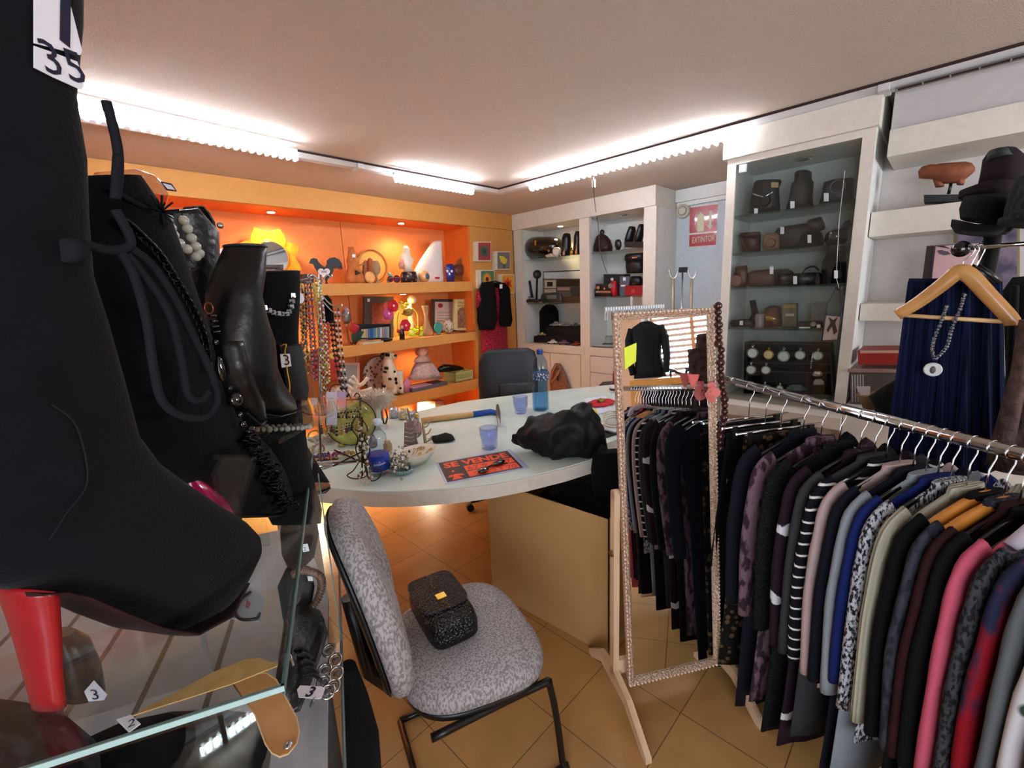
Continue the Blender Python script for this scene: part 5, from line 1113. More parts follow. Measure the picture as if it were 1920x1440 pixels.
# watch display tray
P=XP(XC+.12);zb_=.861
t=T('watch_display','black tiered display case of pocket watches at the bottom of the cabinet','display case')
k=t.part('back_panel',G().prism(pts(XP(XC+.20),[(1396,643),(1558,646),(1552,800),(1390,800)]),(.02,0,0)),M('black_velvet','0f0f11',.9))
for q in((1396,643,1399,790),(1554,646,1557,790)):t.part('side',rbox(XP(XC+.10),*q,.10),M('dark_wood_tray','241c1a',.5))
for y in(675,702,729):t.part('tier',rbox(XP(XC+.09),1398,y,1555,y+3,.11),M('dark_wood_tray','241c1a',.5))
t.part('top_rail',rbox(XP(XC+.10),1396,642,1557,645,.10),M('dark_wood_tray','241c1a',.5));
r_=t.done(snap=zb_,top=float(XP(XC+.1).p(1470,642)[2]))
dial=M('watch_dial','c9d2cc',.3);
def pwatch(x,y,r,m,lab,half=False):
    P=XP(XC+.075);c=P.p(x,y);kk=ppm(P,x,y);rr=r*kk
    t=T('pocket_watch',lab,'watch','pocket watches in the black display case')
    t.part('case',G().lathe(c,[(-.004,rr),(0,rr*1.08),(.008,rr)],22,axis=(1,0,0)),m);t.part('dial',G().lathe(c-(.0045,0,0),[(-.0006,rr*.8),(0,rr*.82)],20,axis=(1,0,0)),dial if m is not gold else M('cream_dial','cfc39a',.4))
    t.part('crown',G().ball(c+(0,0,rr*1.25),(.004,.004,.006),8,5),m);t.part('bow',G().tube(circ(c+(0,0,rr*1.45),rr*.22,(0,1,0),(0,0,1),12),.0014,5,closed=True),m);t.done()
for x,y,r,m,l in((1411,662,9.5,silver,'big white-dialled pocket watch, first in the top row'),(1441,665,8.5,gold,'gilt pocket watch, second in the top row'),(1469,668,10,M('engraved_silver','b0aa90',.3,.8,kind='voro',c2='6a6450',scale=220),'engraved pocket watch, third in the top row'),(1500,666,8.5,silver,'silver pocket watch, fourth in the top row'),(1533,667,8.5,silver,'dark-ringed silver pocket watch, fifth in the top row'),(1408,693,8.5,silver,'white-dialled pocket watch, left in the second row'),(1436,694,8,silver,'small white-dialled pocket watch, right in the second row'),(1434,726,6,silver,'half-hidden pocket watch, left in the third row'),(1462,728,6,silver,'half-hidden pocket watch, right in the third row')):
    pwatch(x,y,r,m,l)
for x,y,w_,m,l in((1492,727,18,M('grey_green_pouch','4a5a58',.8),'grey-green cloth pouch'),(1535,716,10,M('grey_white_box','8f9088',.5),'pale grey ring box'),(1533,700,10,silver,'silver brooch')):
    one('trinket',l+' in the black watch display case','trinket',G().loft(XP(XC+.06),[(x-w_,y+5,x+w_,y+5,.012),(x-w_,y,x+w_,y,.015),(x-w_*.6,y-5,x+w_*.6,y-5,.01)]),m)
# picture pendant hanging from the cabinet knob
P=XP(XC-.045)
t=T('framed_pendant','small clear framed picture with a brown bow hanging on a cord from the cabinet knob','pendant');fp=[(1552,566),(1580,569),(1571,637),(1541,639)]
k=t.part('frame',G().tube(pts(P,fp),.0025,6,closed=True),black);t.part('picture',G().prism(pts(XP(XC-.044),[(1549,592),(1577,594),(1571,636),(1542,638)]),(.002,0,0)),M('beige_print','a8988a',.5),k);t.part('bow',G().prism(pts(XP(XC-.0455),[(1553,594),(1562,600),(1571,594),(1566,606),(1570,622),(1563,628),(1560,612),(1552,624),(1550,618),(1557,605)]),(.001,0,0)),M('brown_bow','3e2a28',.6),k)
t.part('cord',G().tube(pts(P,[(1554,566),(1564,546),(1572,540)]),.0015,5),black);t.part('cord',G().tube(pts(P,[(1579,568),(1576,552),(1573,540)]),.0015,5),black);t.part('price_tag',G().prism(pts(XP(XC-.047),[(1564,507),(1571,507),(1571,522),(1564,522)]),(.001,0,0)),tagw);t.part('string',G().tube(pts(XP(XC-.045),[(1573,540),(1568,520),(1573,420),(1584,320)]),.001,4),M('white_string','d8d8d8',.6));t.done()
# ================================================================ RIGHT-HAND SHELF ITEMS
P=XP(2.98)
t=T('carved_animal','tan carved hippo-like wooden animal on a rod and black plinth on the upper wall shelf','sculpture');ca=M('tan_carving','8f5238',.7,bump=.3,bscale=40,kind='noise',c2='7a4430',scale=20)
t.part('body',G().loft(P,[(1718,345,1720,358,.02),(1726,336,1728,359,.04),(1742,332,1744,360,.05),(1752,332,1752,366,.055),(1764,330,1764,369,.06),(1790,329,1790,368,.06),(1806,328,1808,360,.055),(1818,331,1820,350,.04),(1824,338,1824,346,.02)],16),ca)
t.part('leg',G().loft(P,[(1746,362,1766,366,.03),(1750,375,1767,373,.025)]),ca);t.part('leg',G().loft(P,[(1788,362,1806,362,.03),(1790,371,1804,371,.02)]),ca)
t.part('rod',G().tube(pts(P,[(1780,366),(1775,388)]),.006),black);t.part('plinth',rbox(XP(2.93),1729,389,1812,402,.12),M('black_plinth','16181d',.5));t.done(snap=z1+.001)
P=XP(2.98)
t=T('poster_board','boarded photo print of a close-up woman’s eyes and face, leaning on the lower wall shelf','poster')
k=t.part('board',G().prism(pts(P,[(1735,479),(1836,474),(1834,577),(1721,584)]),(.012,0,0)),M('maroon_board','2c1418',.5))
P2=XP(2.977);t.part('print',G().prism(pts(P2,[(1747,480),(1832,475),(1830,577),(1738,583)]),(.001,0,0)),M('pink_skin_print','c9a0a2',.5,kind='plain'),k)
P3=XP(2.975)
for x,y,w_ in((1767,492,13),(1808,489,12)):
    t.part('printed_eye',G().prism(pts(P3,[(x-w_,y-4),(x-w_*.3,y-5),(x+w_*.6,y-2),(x+w_,y+3),(x,y+5),(x-w_*.6,y+2)]),(.001,0,0)),M('eye_print','4a4252',.5),k)
    t.part('printed_brow',G().prism(pts(P3,[(x-w_-3,y-12),(x,y-13),(x+w_,y-7),(x,y-9)]),(.001,0,0)),M('brow_print','2a2024',.5),k)
t.part('printed_hair',G().prism(pts(P3,[(1747,480),(1752,480),(1747,520),(1743,560),(1740,560)]),(.001,0,0)),M('hair_print','2b1c22',.5),k);t.done(snap=z2+.001)
t=T('picture_frame','gilt-edged picture frame lying behind the clothes-rail knob','picture frame');k=t.part('frame',rbox(XP(3.05),1782,446,1905,600,.02),M('old_gilt','6a5a34',.4,.5));t.part('picture',rbox(XP(3.048),1788,452,1900,590,.001),M('mauve_picture','9c8290',.5,kind='noise',c2='3a2c4a',scale=9),k);t.done(snap=z2+.001)
# rail arm with knob, wooden hanger, navy skirt, necklace
xs=1.80;P=XP(xs)
t=T('garment_display_stand','straight chrome display arm with a black ball end, above the wooden hanger','display stand')
a=P.p(1802,467);b_=P.p(1905,458)
t.part('arm',G().tube([a,b_,b_+(.0,-.35,.0)],.006),chrome);t.part('ball_end',G().ball(a,(.022,.022,.022),16,10),M('black_ball','0c0c0e',.15,coat=.6))
bx=b_+(.25,-.30,0);t.part('post',G().cyl((xs+.02,b_[1]-.35,.02),(xs+.02,b_[1]-.35,1.9),.014),M('black_post','101012',.4));t.part('base',G().lathe((xs+.02,b_[1]-.35,.002),[(0,.2),(.018,.19)],28),black);t.done()
hw=M('varnished_wood_hanger','c08c50',.3,coat=.5,kind='noise',c2='b07c42',scale=14)
PH=PL((xs-.01,0,0),(-1,.12,0))
t=T('coat_hanger','large varnished wooden hanger with a bar, hanging in front of the navy skirt','hanger')
def arm(ps,w_):
    path=smoothpath(pts(PH,ps),4);rs=[]
    for i,p in enumerate(path):
        tt=nz(path[min(i+1,len(path)-1)]-path[max(i-1,0)]);nn=np.cross(tt,PH.n);q=w_[0]+(w_[1]-w_[0])*abs(i/(len(path)-1)-.5)*2
        rs.append([p+PH.n*.013*math.cos(u)+nn*q*math.sin(u) for u in np.linspace(0,2*math.pi,10,endpoint=False)])
    return G().rings(rs)
t.part('shoulder_bar',arm([(1683,590),(1720,568),(1765,535),(1792,513),(1805,510),(1822,520),(1850,550),(1893,596),(1898,610)],(.022,.017)),hw)
t.part('trouser_bar',G().tube(pts(PH,[(1690,591),(1880,603)]),.006),M('pale_dowel','d8b07a',.4))
t.part('hook',G().tube(smoothpath([PH.p(1805,512),PH.p(1806,492),PH.p(1822,478),PH.p(1828,466),PH.p(1820,459),PH.p(1812,463)],4),.002,6),chrome);t.done()
for i,(x,l) in enumerate(((1832,'first spare chrome hanger hook on the display arm'),(1843,'second spare chrome hanger hook on the display arm'))):
    t=T('coat_hanger',l,'hanger');P_=XP(xs-.005);q=smoothpath([P_.p(x-10,463),P_.p(x-2,458),P_.p(x+4,466),P_.p(x-3,482),P_.p(x-12,500)],4)
    t.part('hook',G().tube([p+np.array([.005*i,0,0]) for p in q],.002,6),chrome);t.part('shoulder_bar',G().tube([P_.p(x-14,498)+(.02,0,0),P_.p(x+10,512)+(.02,0,0),P_.p(x+34,530)+(.03,0,0)],.008),black);t.done()
nav=M('navy_pleated_cloth','131d3e',.85,kind='rib',c2='0a1026',scale=26,bump=.4)
PS=XP(xs+.07);rs=[]
t=T('pleated_skirt','long navy blue pleated skirt hanging behind the wooden hanger','skirt')
for f in np.linspace(0,1,12):
    y=528+(880-528)*f;x1=1702-45*f;x2=1880+8*f;a=PS.p(x1,y);b_=PS.p(x2,y);c=(a+b_)/2;h=(b_-a)/2;n=72
    rs.append([c+h*math.cos(u)+PS.n*(.02+.02*f)*math.sin(u)*(1+.5*math.sin(u*17+1.3*math.sin(u*3))) for u in np.linspace(0,2*math.pi,n,endpoint=False)])
t.part('panel',G().rings(rs),nav);t.part('waistband',G().loft(PS,[(1702,532,1880,532,.022),(1704,522,1878,522,.02)],20),M('navy_band','0f1730',.8));t.done()
t=T('pendant_necklace','black and silver bead necklace with a white oval cameo over the navy skirt','necklace');PN=XP(xs-.03)
for side in([(1775,575),(1766,600),(1752,635),(1748,655),(1752,672)],[(1808,553),(1800,580),(1785,615),(1775,650),(1755,672)]):
    path=smoothpath(pts(PN,side),6);g=G()
    for i,p in enumerate(path):g.ball(p,.0048 if i%2 else .0058,6,4)
    t.part('bead_strand',g,M('silver_black_beads','6d6d72',.25,.5,kind='voro',c2='121214',scale=200))
c=PN.p(1749,693);k=t.part('pendant',G().lathe(c,[(-.004,.018),(0,.021),(.004,.018)],22,axis=(1,0,0)),M('cameo_white','cfd0cc',.35));t.part('cameo_figure',G().ball(c-(.005,0,0),(.003,.007,.011),10,6),M('cameo_dark','5a4e44',.5),k);t.done(top=None)
# hats on a stand
P=XP(1.98)
t=T('felt_hat','dark brown felt hat with a green band, top of the hat stand','hat');hb=M('brown_felt','231a1c',.95,bump=.3,bscale=80)
t.part('crown',G().loft(P,[(1832,352,1915,340,.09),(1838,325,1924,318,.09),(1842,300,1922,292,.08),(1852,286,1908,280,.06),(1866,282,1896,280,.03)],24),hb);t.part('brim',G().loft(P,[(1796,372,1900,372,.10),(1798,360,1905,356,.12),(1825,350,1915,342,.10)],24),hb);t.part('band',G().loft(XP(1.96),[(1846,306,1906,296,.08),(1850,290,1892,282,.075)],20),M('dark_green_band','1f2a26',.7));t.done()
t=T('felt_hat','black wide-brimmed felt hat just below the brown one','hat');P=XP(1.92)
t.part('brim',G().loft(P,[(1784,412,1886,440,.08),(1782,424,1900,430,.13),(1790,436,1870,443,.09)],26),blackm);t.part('crown',G().loft(P,[(1800,410,1900,420,.11),(1798,392,1910,385,.10),(1806,370,1910,368,.07)],22),blackm);t.done()
t=T('fur_hat','grey mottled fur hat at the right edge of the picture','hat');P=XP(1.75);gf=M('grey_fur','2e3332',.95,kind='speck',c2='1a1d1d',scale=50,bump=.6)
t.part('crown',G().loft(P,[(1880,418,1990,418,.10),(1882,395,1990,390,.12),(1892,360,1985,350,.10),(1905,335,1970,325,.06)],22),gf);t.part('brim',G().loft(P,[(1868,420,1990,425,.12),(1872,410,1990,412,.13)],22),gf);t.done()
t=T('hat_stand','black upright stand carrying the stack of felt hats','hat stand')
q=XP(2.0).p(1855,480);t.part('post',G().cyl((q[0]+.02,q[1],.02),(q[0]+.02,q[1],1.68),.022),M('black_post','101012',.4));t.part('post_top',G().cyl((q[0]+.02,q[1],1.681),(q[0]+.02,q[1],1.72),.03),black);t.part('base',G().lathe((q[0]+.02,q[1],.002),[(0,.16),(.02,.15)],24),black);t.done()
P=XP(1.95)
t=T('coat','long black coat hanging right of the navy skirt','coat');t.part('body',G().loft(P,[(1898,520,1960,515,.03),(1880,545,1990,545,.06),(1885,700,1990,700,.07),(1872,860,1990,870,.08)],22),blackm);t.part('sleeve',G().loft(XP(1.9),[(1893,535,1912,535,.03),(1888,640,1908,640,.03),(1884,760,1903,760,.03)]),blackm);t.done()
t=T('fur_coat','dusty brown fur coat at the right edge below the black coat','coat');P=XP(1.66);bf=M('brown_fur_coat','5a4540',.95,kind='noise',c2='3c2d2a',scale=30,bump=.8,bscale=90)
t.part('body',G().loft(P,[(1910,600,1990,600,.04),(1893,700,2000,700,.06),(1868,790,2010,790,.07),(1845,870,2020,880,.08)],22),bf);t.part('sleeve',G().loft(XP(1.6),[(1905,660,1935,660,.03),(1880,760,1918,760,.035),(1862,850,1900,850,.035)]),bf);t.done()
# red folder, plastic box etc on the counter
z=z3+.001
t=T('plastic_drawer_box','clear plastic box of papers on the white counter under the red folder','storage box');px=2.80
P=XP(px);t.part('tub',rbox(P,1594,693,1720,762,.25),M('smoky_plastic','6c6660',.3,trans=.3));t.part('lid',rbox(XP(px-.01),1590,688,1724,695,.27),M('dusty_pink_lid','9a7a72',.4))
for i in range(5):t.part('paper_edge',rbox(XP(px-.003),1597+i*5,700,1599.5+i*5,758,.002),M('paper_edge','b4b0b0',.6))
t.done(snap=z,top=float(P.p(1650,688)[2]));zt=float(P.p(1650,688)[2])
t=T('red_folder','red box file lying on top of the plastic box','box file');P=XP(px+.01);t.part('cover',rbox(P,1608,663,1722,690,.22),M('file_red','9c2a20',.45));t.part('page_edge',rbox(XP(px+.008),1612,663,1720,668,.003),M('page_pink','c9a08c',.6));t.done(snap=zt+.001)
one('beret','black pointed fabric cap on the counter before the navy skirt','hat',G().loft(XP(2.62),[(1642,768,1700,772,.08),(1640,748,1705,745,.09),(1630,733,1705,722,.07),(1655,716,1706,706,.05),(1680,702,1706,694,.02)],18),blackm,snap=z)
t=T('wicker_basket','small shallow wicker basket with a white paper beside the black cap','basket');P=XP(2.74);t.part('basket',G().loft(P,[(1618,764,1650,764,.05),(1612,748,1655,748,.07),(1604,738,1660,736,.08)],16),M('wicker','8c7452',.7,kind='rib',c2='6b5638',scale=60,bump=.5));t.part('paper',G().prism(pts(XP(2.70),[(1605,724),(1632,724),(1630,748),(1616,746)]),(.002,0,0)),tagw);t.done(snap=z)
# ================================================================ BEHIND THE CAMERA (seen in the cheval mirror)
t=T('window_display_unit','orange framed wooden display unit under the shuttered window, seen in the mirror','shelving')
t.part('top_board',G().bb(.90,2.7,-3.75,-3.25,1.09,1.17),orange_face);t.part('post',G().bb(.90,1.02,-3.75,-3.27,.002,1.089),orange_face);t.part('post',G().bb(2.58,2.7,-3.75,-3.27,.002,1.089),orange_face)
t.part('shelf_board',G().bb(1.02,2.58,-3.75,-3.3,.5,.55),orange_face);t.part('back_board',G().bb(1.02,2.58,-3.75,-3.73,.002,1.089),M('dark_back','3a2a22',.7));t.done()
P=YP(-3.45)
def ringsXZ(cx,cy,prof,n=24):
    return [[np.array([cx+w_*math.cos(a),cy+d*math.sin(a),z]) for a in np.linspace(0,2*math.pi,n,endpoint=False)] for z,w_,d in prof]
t=T('dress_form','headless dress form with a white neck wearing a fitted black jacket, seen in the mirror','mannequin')
t.part('torso',G().rings(ringsXZ(1.13,-3.48,[(1.175,.15,.10),(1.4,.13,.09),(1.65,.15,.10),(1.85,.13,.08),(1.88,.06,.05)])),M('form_white','d8d4d0',.6))
t.part('neck',G().rings(ringsXZ(1.13,-3.48,[(1.86,.055,.05),(1.93,.05,.05),(1.97,.055,.055)])),M('form_white','d8d4d0',.6));t.done()
t=T('jacket','fitted black blazer on the dress form by the window, seen in the mirror','jacket')
t.part('body',G().rings(ringsXZ(1.13,-3.48,[(1.19,.20,.13),(1.3,.185,.125),(1.45,.16,.11),(1.6,.17,.12),(1.75,.185,.12),(1.84,.165,.10),(1.895,.065,.07)])),M('blazer_black','17171a',.8))
for sg in(-1,1):t.part('sleeve',G().tube([(1.13+sg*.165,-3.48,1.82),(1.13+sg*.215,-3.47,1.68),(1.13+sg*.225,-3.44,1.45),(1.13+sg*.20,-3.40,1.24)],[.055,.055,.045,.035],12),M('blazer_black','17171a',.8))
t.done()
for i,(x,l) in enumerate(((1.48,'left dark court shoe on the orange display unit, seen in the mirror'),(1.66,'right dark court shoe on the orange display unit, seen in the mirror'))):
    t=T('court_shoe',l,'shoe');c=np.array([x,-3.4,1.172])
    t.part('upper',G().rings([[c+np.array([dx,.03*k*math.cos(a),h*(1+math.sin(a))*.5+b]) for a in np.linspace(0,2*math.pi,12,endpoint=False)] for dx,k,h,b in((-.11,.7,.05,.06),(-.06,1,.05,.05),(.0,1,.04,.02),(.06,1.1,.04,.003),(.11,.8,.03,.003))]),leather);t.part('heel',G().cyl(c+(-.10,0,0),c+(-.10,0,.07),.012,.018),leather);t.done()
# ================================================================ ON THE DESK
Zd=ZD+.0012
def dk(x,y,h=0):return ZP(Zd+h).p(x,y)
def up(x,y):q=dk(x,y);return FPL(q[0],q[1])
pet_=pane('clear_pet','eef4f8');water=M('water','dceaf2',.0,trans=1,ior=1.1)
P=up(713,888)
t=T('water_bottle','small clear water bottle with a blue Primavera label and pale cap on the desk','bottle')
def lpx(P,cx,prof,n=22):return lth(P,cx,prof,n)
t.part('body',lpx(P,711,[(890,16),(886,18),(879,18.5),(850,19.5),(846,18),(838,20),(832,17),(826,20),(816,19),(806,12),(800,7),(797,6.5)]),pet_)
t.part('cap',lpx(P,708,[(798,7.5),(789,7.5),(787,6.5)]),M('pale_blue_cap','cfe0f0',.4))
k=t.part('label',lpx(P,711.5,[(880,19.2),(872,19.6),(851,20.2)],30),M('label_royal_blue','15359c',.35))
q=P.p(711.5,866);d0=nz(CP-np.array([*q[:2],HC]));d0=nz(np.array([d0[0],d0[1],0]));r0=20.5*ppm(P,711,866);
def wrap_text(s,sz,c,r,zoff,slope=0):
    g=text_g(s,sz,(0,0,0),(1,0,0),(0,1,0),0);w_=g.width;nd=math.atan2(d0[1],d0[0]);o=[]
    for v in g.v:
        a=nd+(v[0]-w_/2)/r
        o.append((c[0]+math.cos(a)*r,c[1]+math.sin(a)*r,c[2]+v[1]+zoff+slope*(v[0]-w_/2)))
    g.v=o;return g
c0=P.p(711.5,866);t.part('lettering',wrap_text('Primavera',(.0135,.017),c0,r0,-.004,.15),M('label_white','e8ecf4',.4,kind='plain'),k)
g=wrap_text('^',(.02,.014),c0,r0,.004);t.part('mountain_logo',g,M('label_white','e8ecf4',.4,kind='plain'),k)
t.done(snap=Zd)
P=up(1014,768)
t=T('water_bottle','large clear blue-capped water bottle standing by the far edge of the desk','bottle')
t.part('body',lpx(P,1014,[(768,14),(764,15.5),(750,15),(745,15.8),(740,15),(735,15.8),(730,15),(722,15.5),(712,15),(692,15.5),(688,15),(678,14),(668,9),(662,5.5),(660,5.5)]),pane('blue_pet','cfe6f6'))
t.part('cap',lpx(P,1012,[(664,6),(656,6),(655,5)]),M('blue_cap','1c3f8e',.4));t.part('water',lpx(P,1014,[(766,13),(764,14.2),(712,14),(694,14.2)]),pane('blue_water','c0dcf0'))
t.part('label',lpx(P,1014,[(711,15.7),(697,16)],26),M('bottle_label_dark','38405c',.4,kind='voro',c2='c9ccd8',scale=70));t.done(snap=Zd)
gl=pane('blue_tumbler_glass','e4e9fd')
for cx,yb,yt,rb,rt,lab in((918,841,801,14.5,17.5,'faceted blue glass tumbler nearest the orange notice'),(976.5,775,743,11,14,'faceted blue glass tumbler beside the big water bottle')):
    P=up(cx,yb);q=P.p(cx,yb);k_=ppm(P,cx,yb);h=P.p(cx,yt)[2]-q[2];h=max(h,.07)
    t=T('tumbler',lab,'glass');n=20
    def rg(z,r,fac=1):return [np.array([q[0],q[1],0])+np.array([math.cos(a)*r*(1 if i%2 else fac),math.sin(a)*r*(1 if i%2 else fac),z]) for i,a in enumerate(np.linspace(0,2*math.pi,n,endpoint=False))]
    g=G();rs=[rg(Zd,rb*k_*.85),rg(Zd+.006,rb*k_,.93),rg(Zd+h*.55,rt*k_*.95,.93),rg(Zd+h*.62,rt*k_*.98,1),rg(Zd+h,rt*k_),rg(Zd+h,rt*k_*.93),rg(Zd+h*.5,rt*k_*.86),rg(Zd+h*.18,rb*k_*.78),rg(Zd+h*.14,rb*k_*.1)]
    t.part('glass_body',g.rings(rs),gl);t.done()
t=T('hammer','hammer with a pale wooden handle and blue rubber collar lying along the desk back','hammer')
a=dk(790,790,.014);b_=dk(887,778,.014);c_=dk(920,773,.014);d_=dk(934,776,.014)
t.part('handle',G().tube([a,(a+b_)/2,b_],[.017,.020,.018],10),M('ash_handle','c9a26a',.5));t.part('blue_collar',G().tube([b_,c_,d_],[.019,.018,.015],10),M('blue_rubber','1f4f9e',.6))
e=dk(933,761,.02);f=dk(936,800,.018);t.part('head',G().tube([e,d_+(0,0,.004),(d_+f)/2,f],[.009,.016,.012,.006],8),steel);t.done(snap=Zd)
t=T('face_mask','folded black cloth face mask with an ear loop on the desk','mask')
g=G();rs=[]
for (x1,y1),(x2,y2) in(((808,818),(813,829)),((820,816),(824,829)),((835,811),(842,828)),((845,814),(853,824))):
    a=dk(x1,y1,.008);b_=dk(x2,y2,.008);c_=(a+b_)/2;h=(b_-a)/2;rs.append([c_+h*math.cos(u)+Zu*.008*math.sin(u) for u in np.linspace(0,2*math.pi,12,endpoint=False)])
t.part('cloth',g.rings(rs),blackm);t.part('ear_loop',G().tube(circ(dk(808,823,.004),.016,(1,0,0),(0,1,0),14),.0015,5,closed=True),M('loop_grey','3c3c40',.7));t.done(snap=Zd)
# notice
t=T('for_sale_notice','orange and black SE VENDE notice in a bluish plastic sleeve, sunglasses lying on it','sign')
na,nb,nc,nd_=[dk(x,y) for x,y in((817,868),(957,843),(993,877),(836,908))]
k=t.part('sleeve',G().prism([na,nb,nc,nd_],(0,0,.0015)),M('sleeve_plastic','b9c6ec',.15,coat=.5))
oa,ob,od=[dk(x,y) for x,y in((822,869),(951,846),(839,905))];oc=ob+(od-oa)
def nb_(u,v,h=0):return oa+(ob-oa)*u+(od-oa)*v+Zu*h
def nbox(u0,v0,u1,v1,h):return G().prism([nb_(u0,v0,h),nb_(u1,v0,h),nb_(u1,v1,h),nb_(u0,v1,h)],(0,0,.0002))
ob_=M('notice_black','2c2420',.5,kind='plain');oo=M('notice_orange','ee4f24',.5,kind='plain')
t.part('black_ground',nbox(0,0,1,1,.0018),ob_,k);t.part('number_panel',nbox(.29,.40,.97,.655,.0023),oo,k);t.part('number_panel',nbox(.29,.69,.97,.95,.0023),oo,k)
U_=nz(ob-oa);V_=-nz(od-oa);W=np.linalg.norm(ob-oa);Hn=np.linalg.norm(od-oa)
tg=text_g('SE VENDE',1,(0,0,0),(1,0,0),(0,1,0),bold=.04)
g=text_g('SE VENDE',(W*.9/tg.width,Hn*.36),nb_(.05,.33,.0023),U_,V_,0,bold=.04);t.part('lettering',g,oo,k)
for s,u,v,sz in(('67 9',.32,.63,.26),('7',.86,.62,.24),('9',.36,.93,.26),('33 70',.60,.93,.25)):
    t.part('handwriting',text_g(s,(Hn*sz*.9,Hn*sz),nb_(u,v,.0027),U_,V_,0),M('pen_red_brown','8e2f18',.5,kind='plain'),k)
def nl(ps,h):return G().prism([nb_(*p,h) for p in ps],(0,0,.0002))
t.part('phone_symbol',nl([(.03,.80),(.06,.73),(.14,.70),(.22,.73),(.25,.80),(.20,.82),(.19,.79),(.17,.79),(.21,.95),(.07,.95),(.11,.79),(.09,.79),(.08,.82)],.0023),oo,k)
t.part('star_symbol',nl([(.13+.025*math.cos(a)*(1 if i%2 else .5),.55+.06*math.sin(a)*(1 if i%2 else .5)) for i,a in enumerate(np.linspace(0,2*math.pi,10,endpoint=False))],.0023),oo,k)
t.done()
t=T('sunglasses','glossy dark brown folded sunglasses lying on the SE VENDE notice','sunglasses');br_=M('tortoise_brown','2a1208',.08,coat=1)
c=dk(906,882,.012);t.part('lens',G().ball(c,(.030,.020,.012),14,8),br_);t.part('temple',G().tube([c+(.0,.0,.004),dk(925,872,.012),dk(952,869,.008)],[.006,.005,.003]),br_)
c=dk(935,868,.010);t.part('lens',G().ball(c,(.040,.018,.010),14,8),M('dark_lens','14100f',.2));t.done(snap=Zd+.002)
# coat heap
def rough(g,amp,fr,seed=0):
    o=[]
    for v in g.v:
        q=Vector((v[0]*fr+seed,v[1]*fr,v[2]*fr));n=noise.noise_vector(q)
        o.append((v[0]+n[0]*amp,v[1]+n[1]*amp,max(v[2]+n[2]*amp,Zd)))
    g.v=o;return g
P=up(1050,850)
def densify(secs,k=3):
    out=[]
    for a,b in zip(secs,secs[1:]):
        for j in range(k):out.append(tuple(x+(y-x)*j/k for x,y in zip(a,b)))
    out.append(secs[-1]);return out
g=G().loft(P,densify([(957,813,960,830,.02),(972,803,974,838,.05),(990,788,990,845,.07),(1010,776,1012,852,.09),(1035,768,1042,858,.11),(1060,764,1066,866,.12),(1088,757,1092,868,.12),(1104,758,1108,866,.11),(1120,776,1126,862,.08),(1132,800,1138,850,.04)],4),36)
one('crumpled_coat','crumpled black coat heaped on the near right edge of the desk','coat',rough(rough(g,.035,8),.022,20,3),M('black_satin_cloth','07070a',.6,bump=.5,bscale=22,scale=10))
P=PL((1.72,1.03,0),(-1.72,-1.03,0))
one('shoulder_bag','soft black bag hanging off the desk edge beside the mirror upright','bag',G().loft(P,densify([(1112,850,1172,842,.03),(1108,880,1172,872,.06),(1110,910,1172,905,.07),(1118,940,1172,945,.06),(1130,960,1170,968,.03)],3),24),blackm)
# right-hand clutter
t=T('flower_brooch','big red fabric flower with an olive centre on the desk near the mirror','flower brooch');c=dk(1127,753,.02);g=G()
for i in range(9):
    a=i*.7;g.ball(c+np.array([math.cos(a)*.075,math.sin(a)*.05,.0]),(.05,.035,.012),10,6)
t.part('petals',g,M('red_crepe','b3202a',.7));g=G()
for i in range(8):g.ball(c+np.array([math.cos(i)*.025,math.sin(i*1.3)*.02,.016]),(.012,.012,.012),7,5)
t.part('centre',g,M('olive_centre','8a7a3a',.6));t.done(snap=Zd)
t=T('belt','coiled white and silver belt on the desk against the mirror','belt');
for i in range(4):
    t.part('coil',G().tube([dk(1150+18*math.cos(a),778+i*4+9*math.sin(a),.01+.012*i) for a in np.linspace(0,2*math.pi,22)],.006,6,closed=False),M('ivory_strap','c9c4b6',.5))
t.done(snap=Zd)
one('plastic_packet','crinkled clear plastic packet beneath the ivory belt on the desk','packet',rough(G().loft(PL(dk(1142,795,.0)+(0,0,.014),(0,0,1)),densify([(1122,790,1124,806,.004),(1140,784,1142,810,.012),(1160,786,1164,812,.006)],3),14),.012,30,1),M('crinkled_plastic','c9d0d4',.15,trans=.4))
t=T('wrist_strap','flat black strap with a silver stud on the desk between coat and mirror','strap');t.part('band',G().prism([dk(1128,812,.004),dk(1160,803,.004),dk(1163,812,.004),dk(1130,822,.004)],(0,0,.008)),leather);t.part('stud',G().ball(dk(1156,808,.014),(.006,.006,.003),8,5),silver);t.done(snap=Zd)
one('letter','sheet of bluish paper lying under the red flower brooch','paper',G().prism([dk(1095,748,.001),dk(1135,742,.001),dk(1150,772,.001),dk(1110,778,.001)],(0,0,.001)),M('bluish_paper','cfd6e4',.6))
one('yellow_tag','little yellow tag on the desk between the black coat and ivory belt','tag',G().prism([dk(1106,770,.002),dk(1118,768,.002),dk(1120,774,.002),dk(1108,777,.002)],(0,0,.004)),M('tag_yellow','d8c42c',.6))
t=T('tape_roll','white tape roll with a black band on the far desk edge beside the mirror','tape');P=up(1150,735);t.part('roll',lth(P,1152,[(736,9),(724,9)]),white);t.part('black_band',lth(P,1152,[(732,9.3),(728,9.3)]),black);t.done(snap=Zd)
t=T('red_bottle','small red bottle with a pink cap on the far desk edge','bottle');P=up(1152,722);t.part('body',lth(P,1152,[(722,3.2),(701,3.2),(698,2)]),M('red_liquid','9c1626',.2));t.part('cap',lth(P,1151.5,[(698,2.4),(689,2.4)]),M('pinkish_cap','b88a84',.4));t.done(snap=Zd)
P=PL((3.35,2.12,0),(-3.35,-2.12,0))
t=T('dining_chair','dark maroon rounded chair back just beyond the far desk edge','chair')
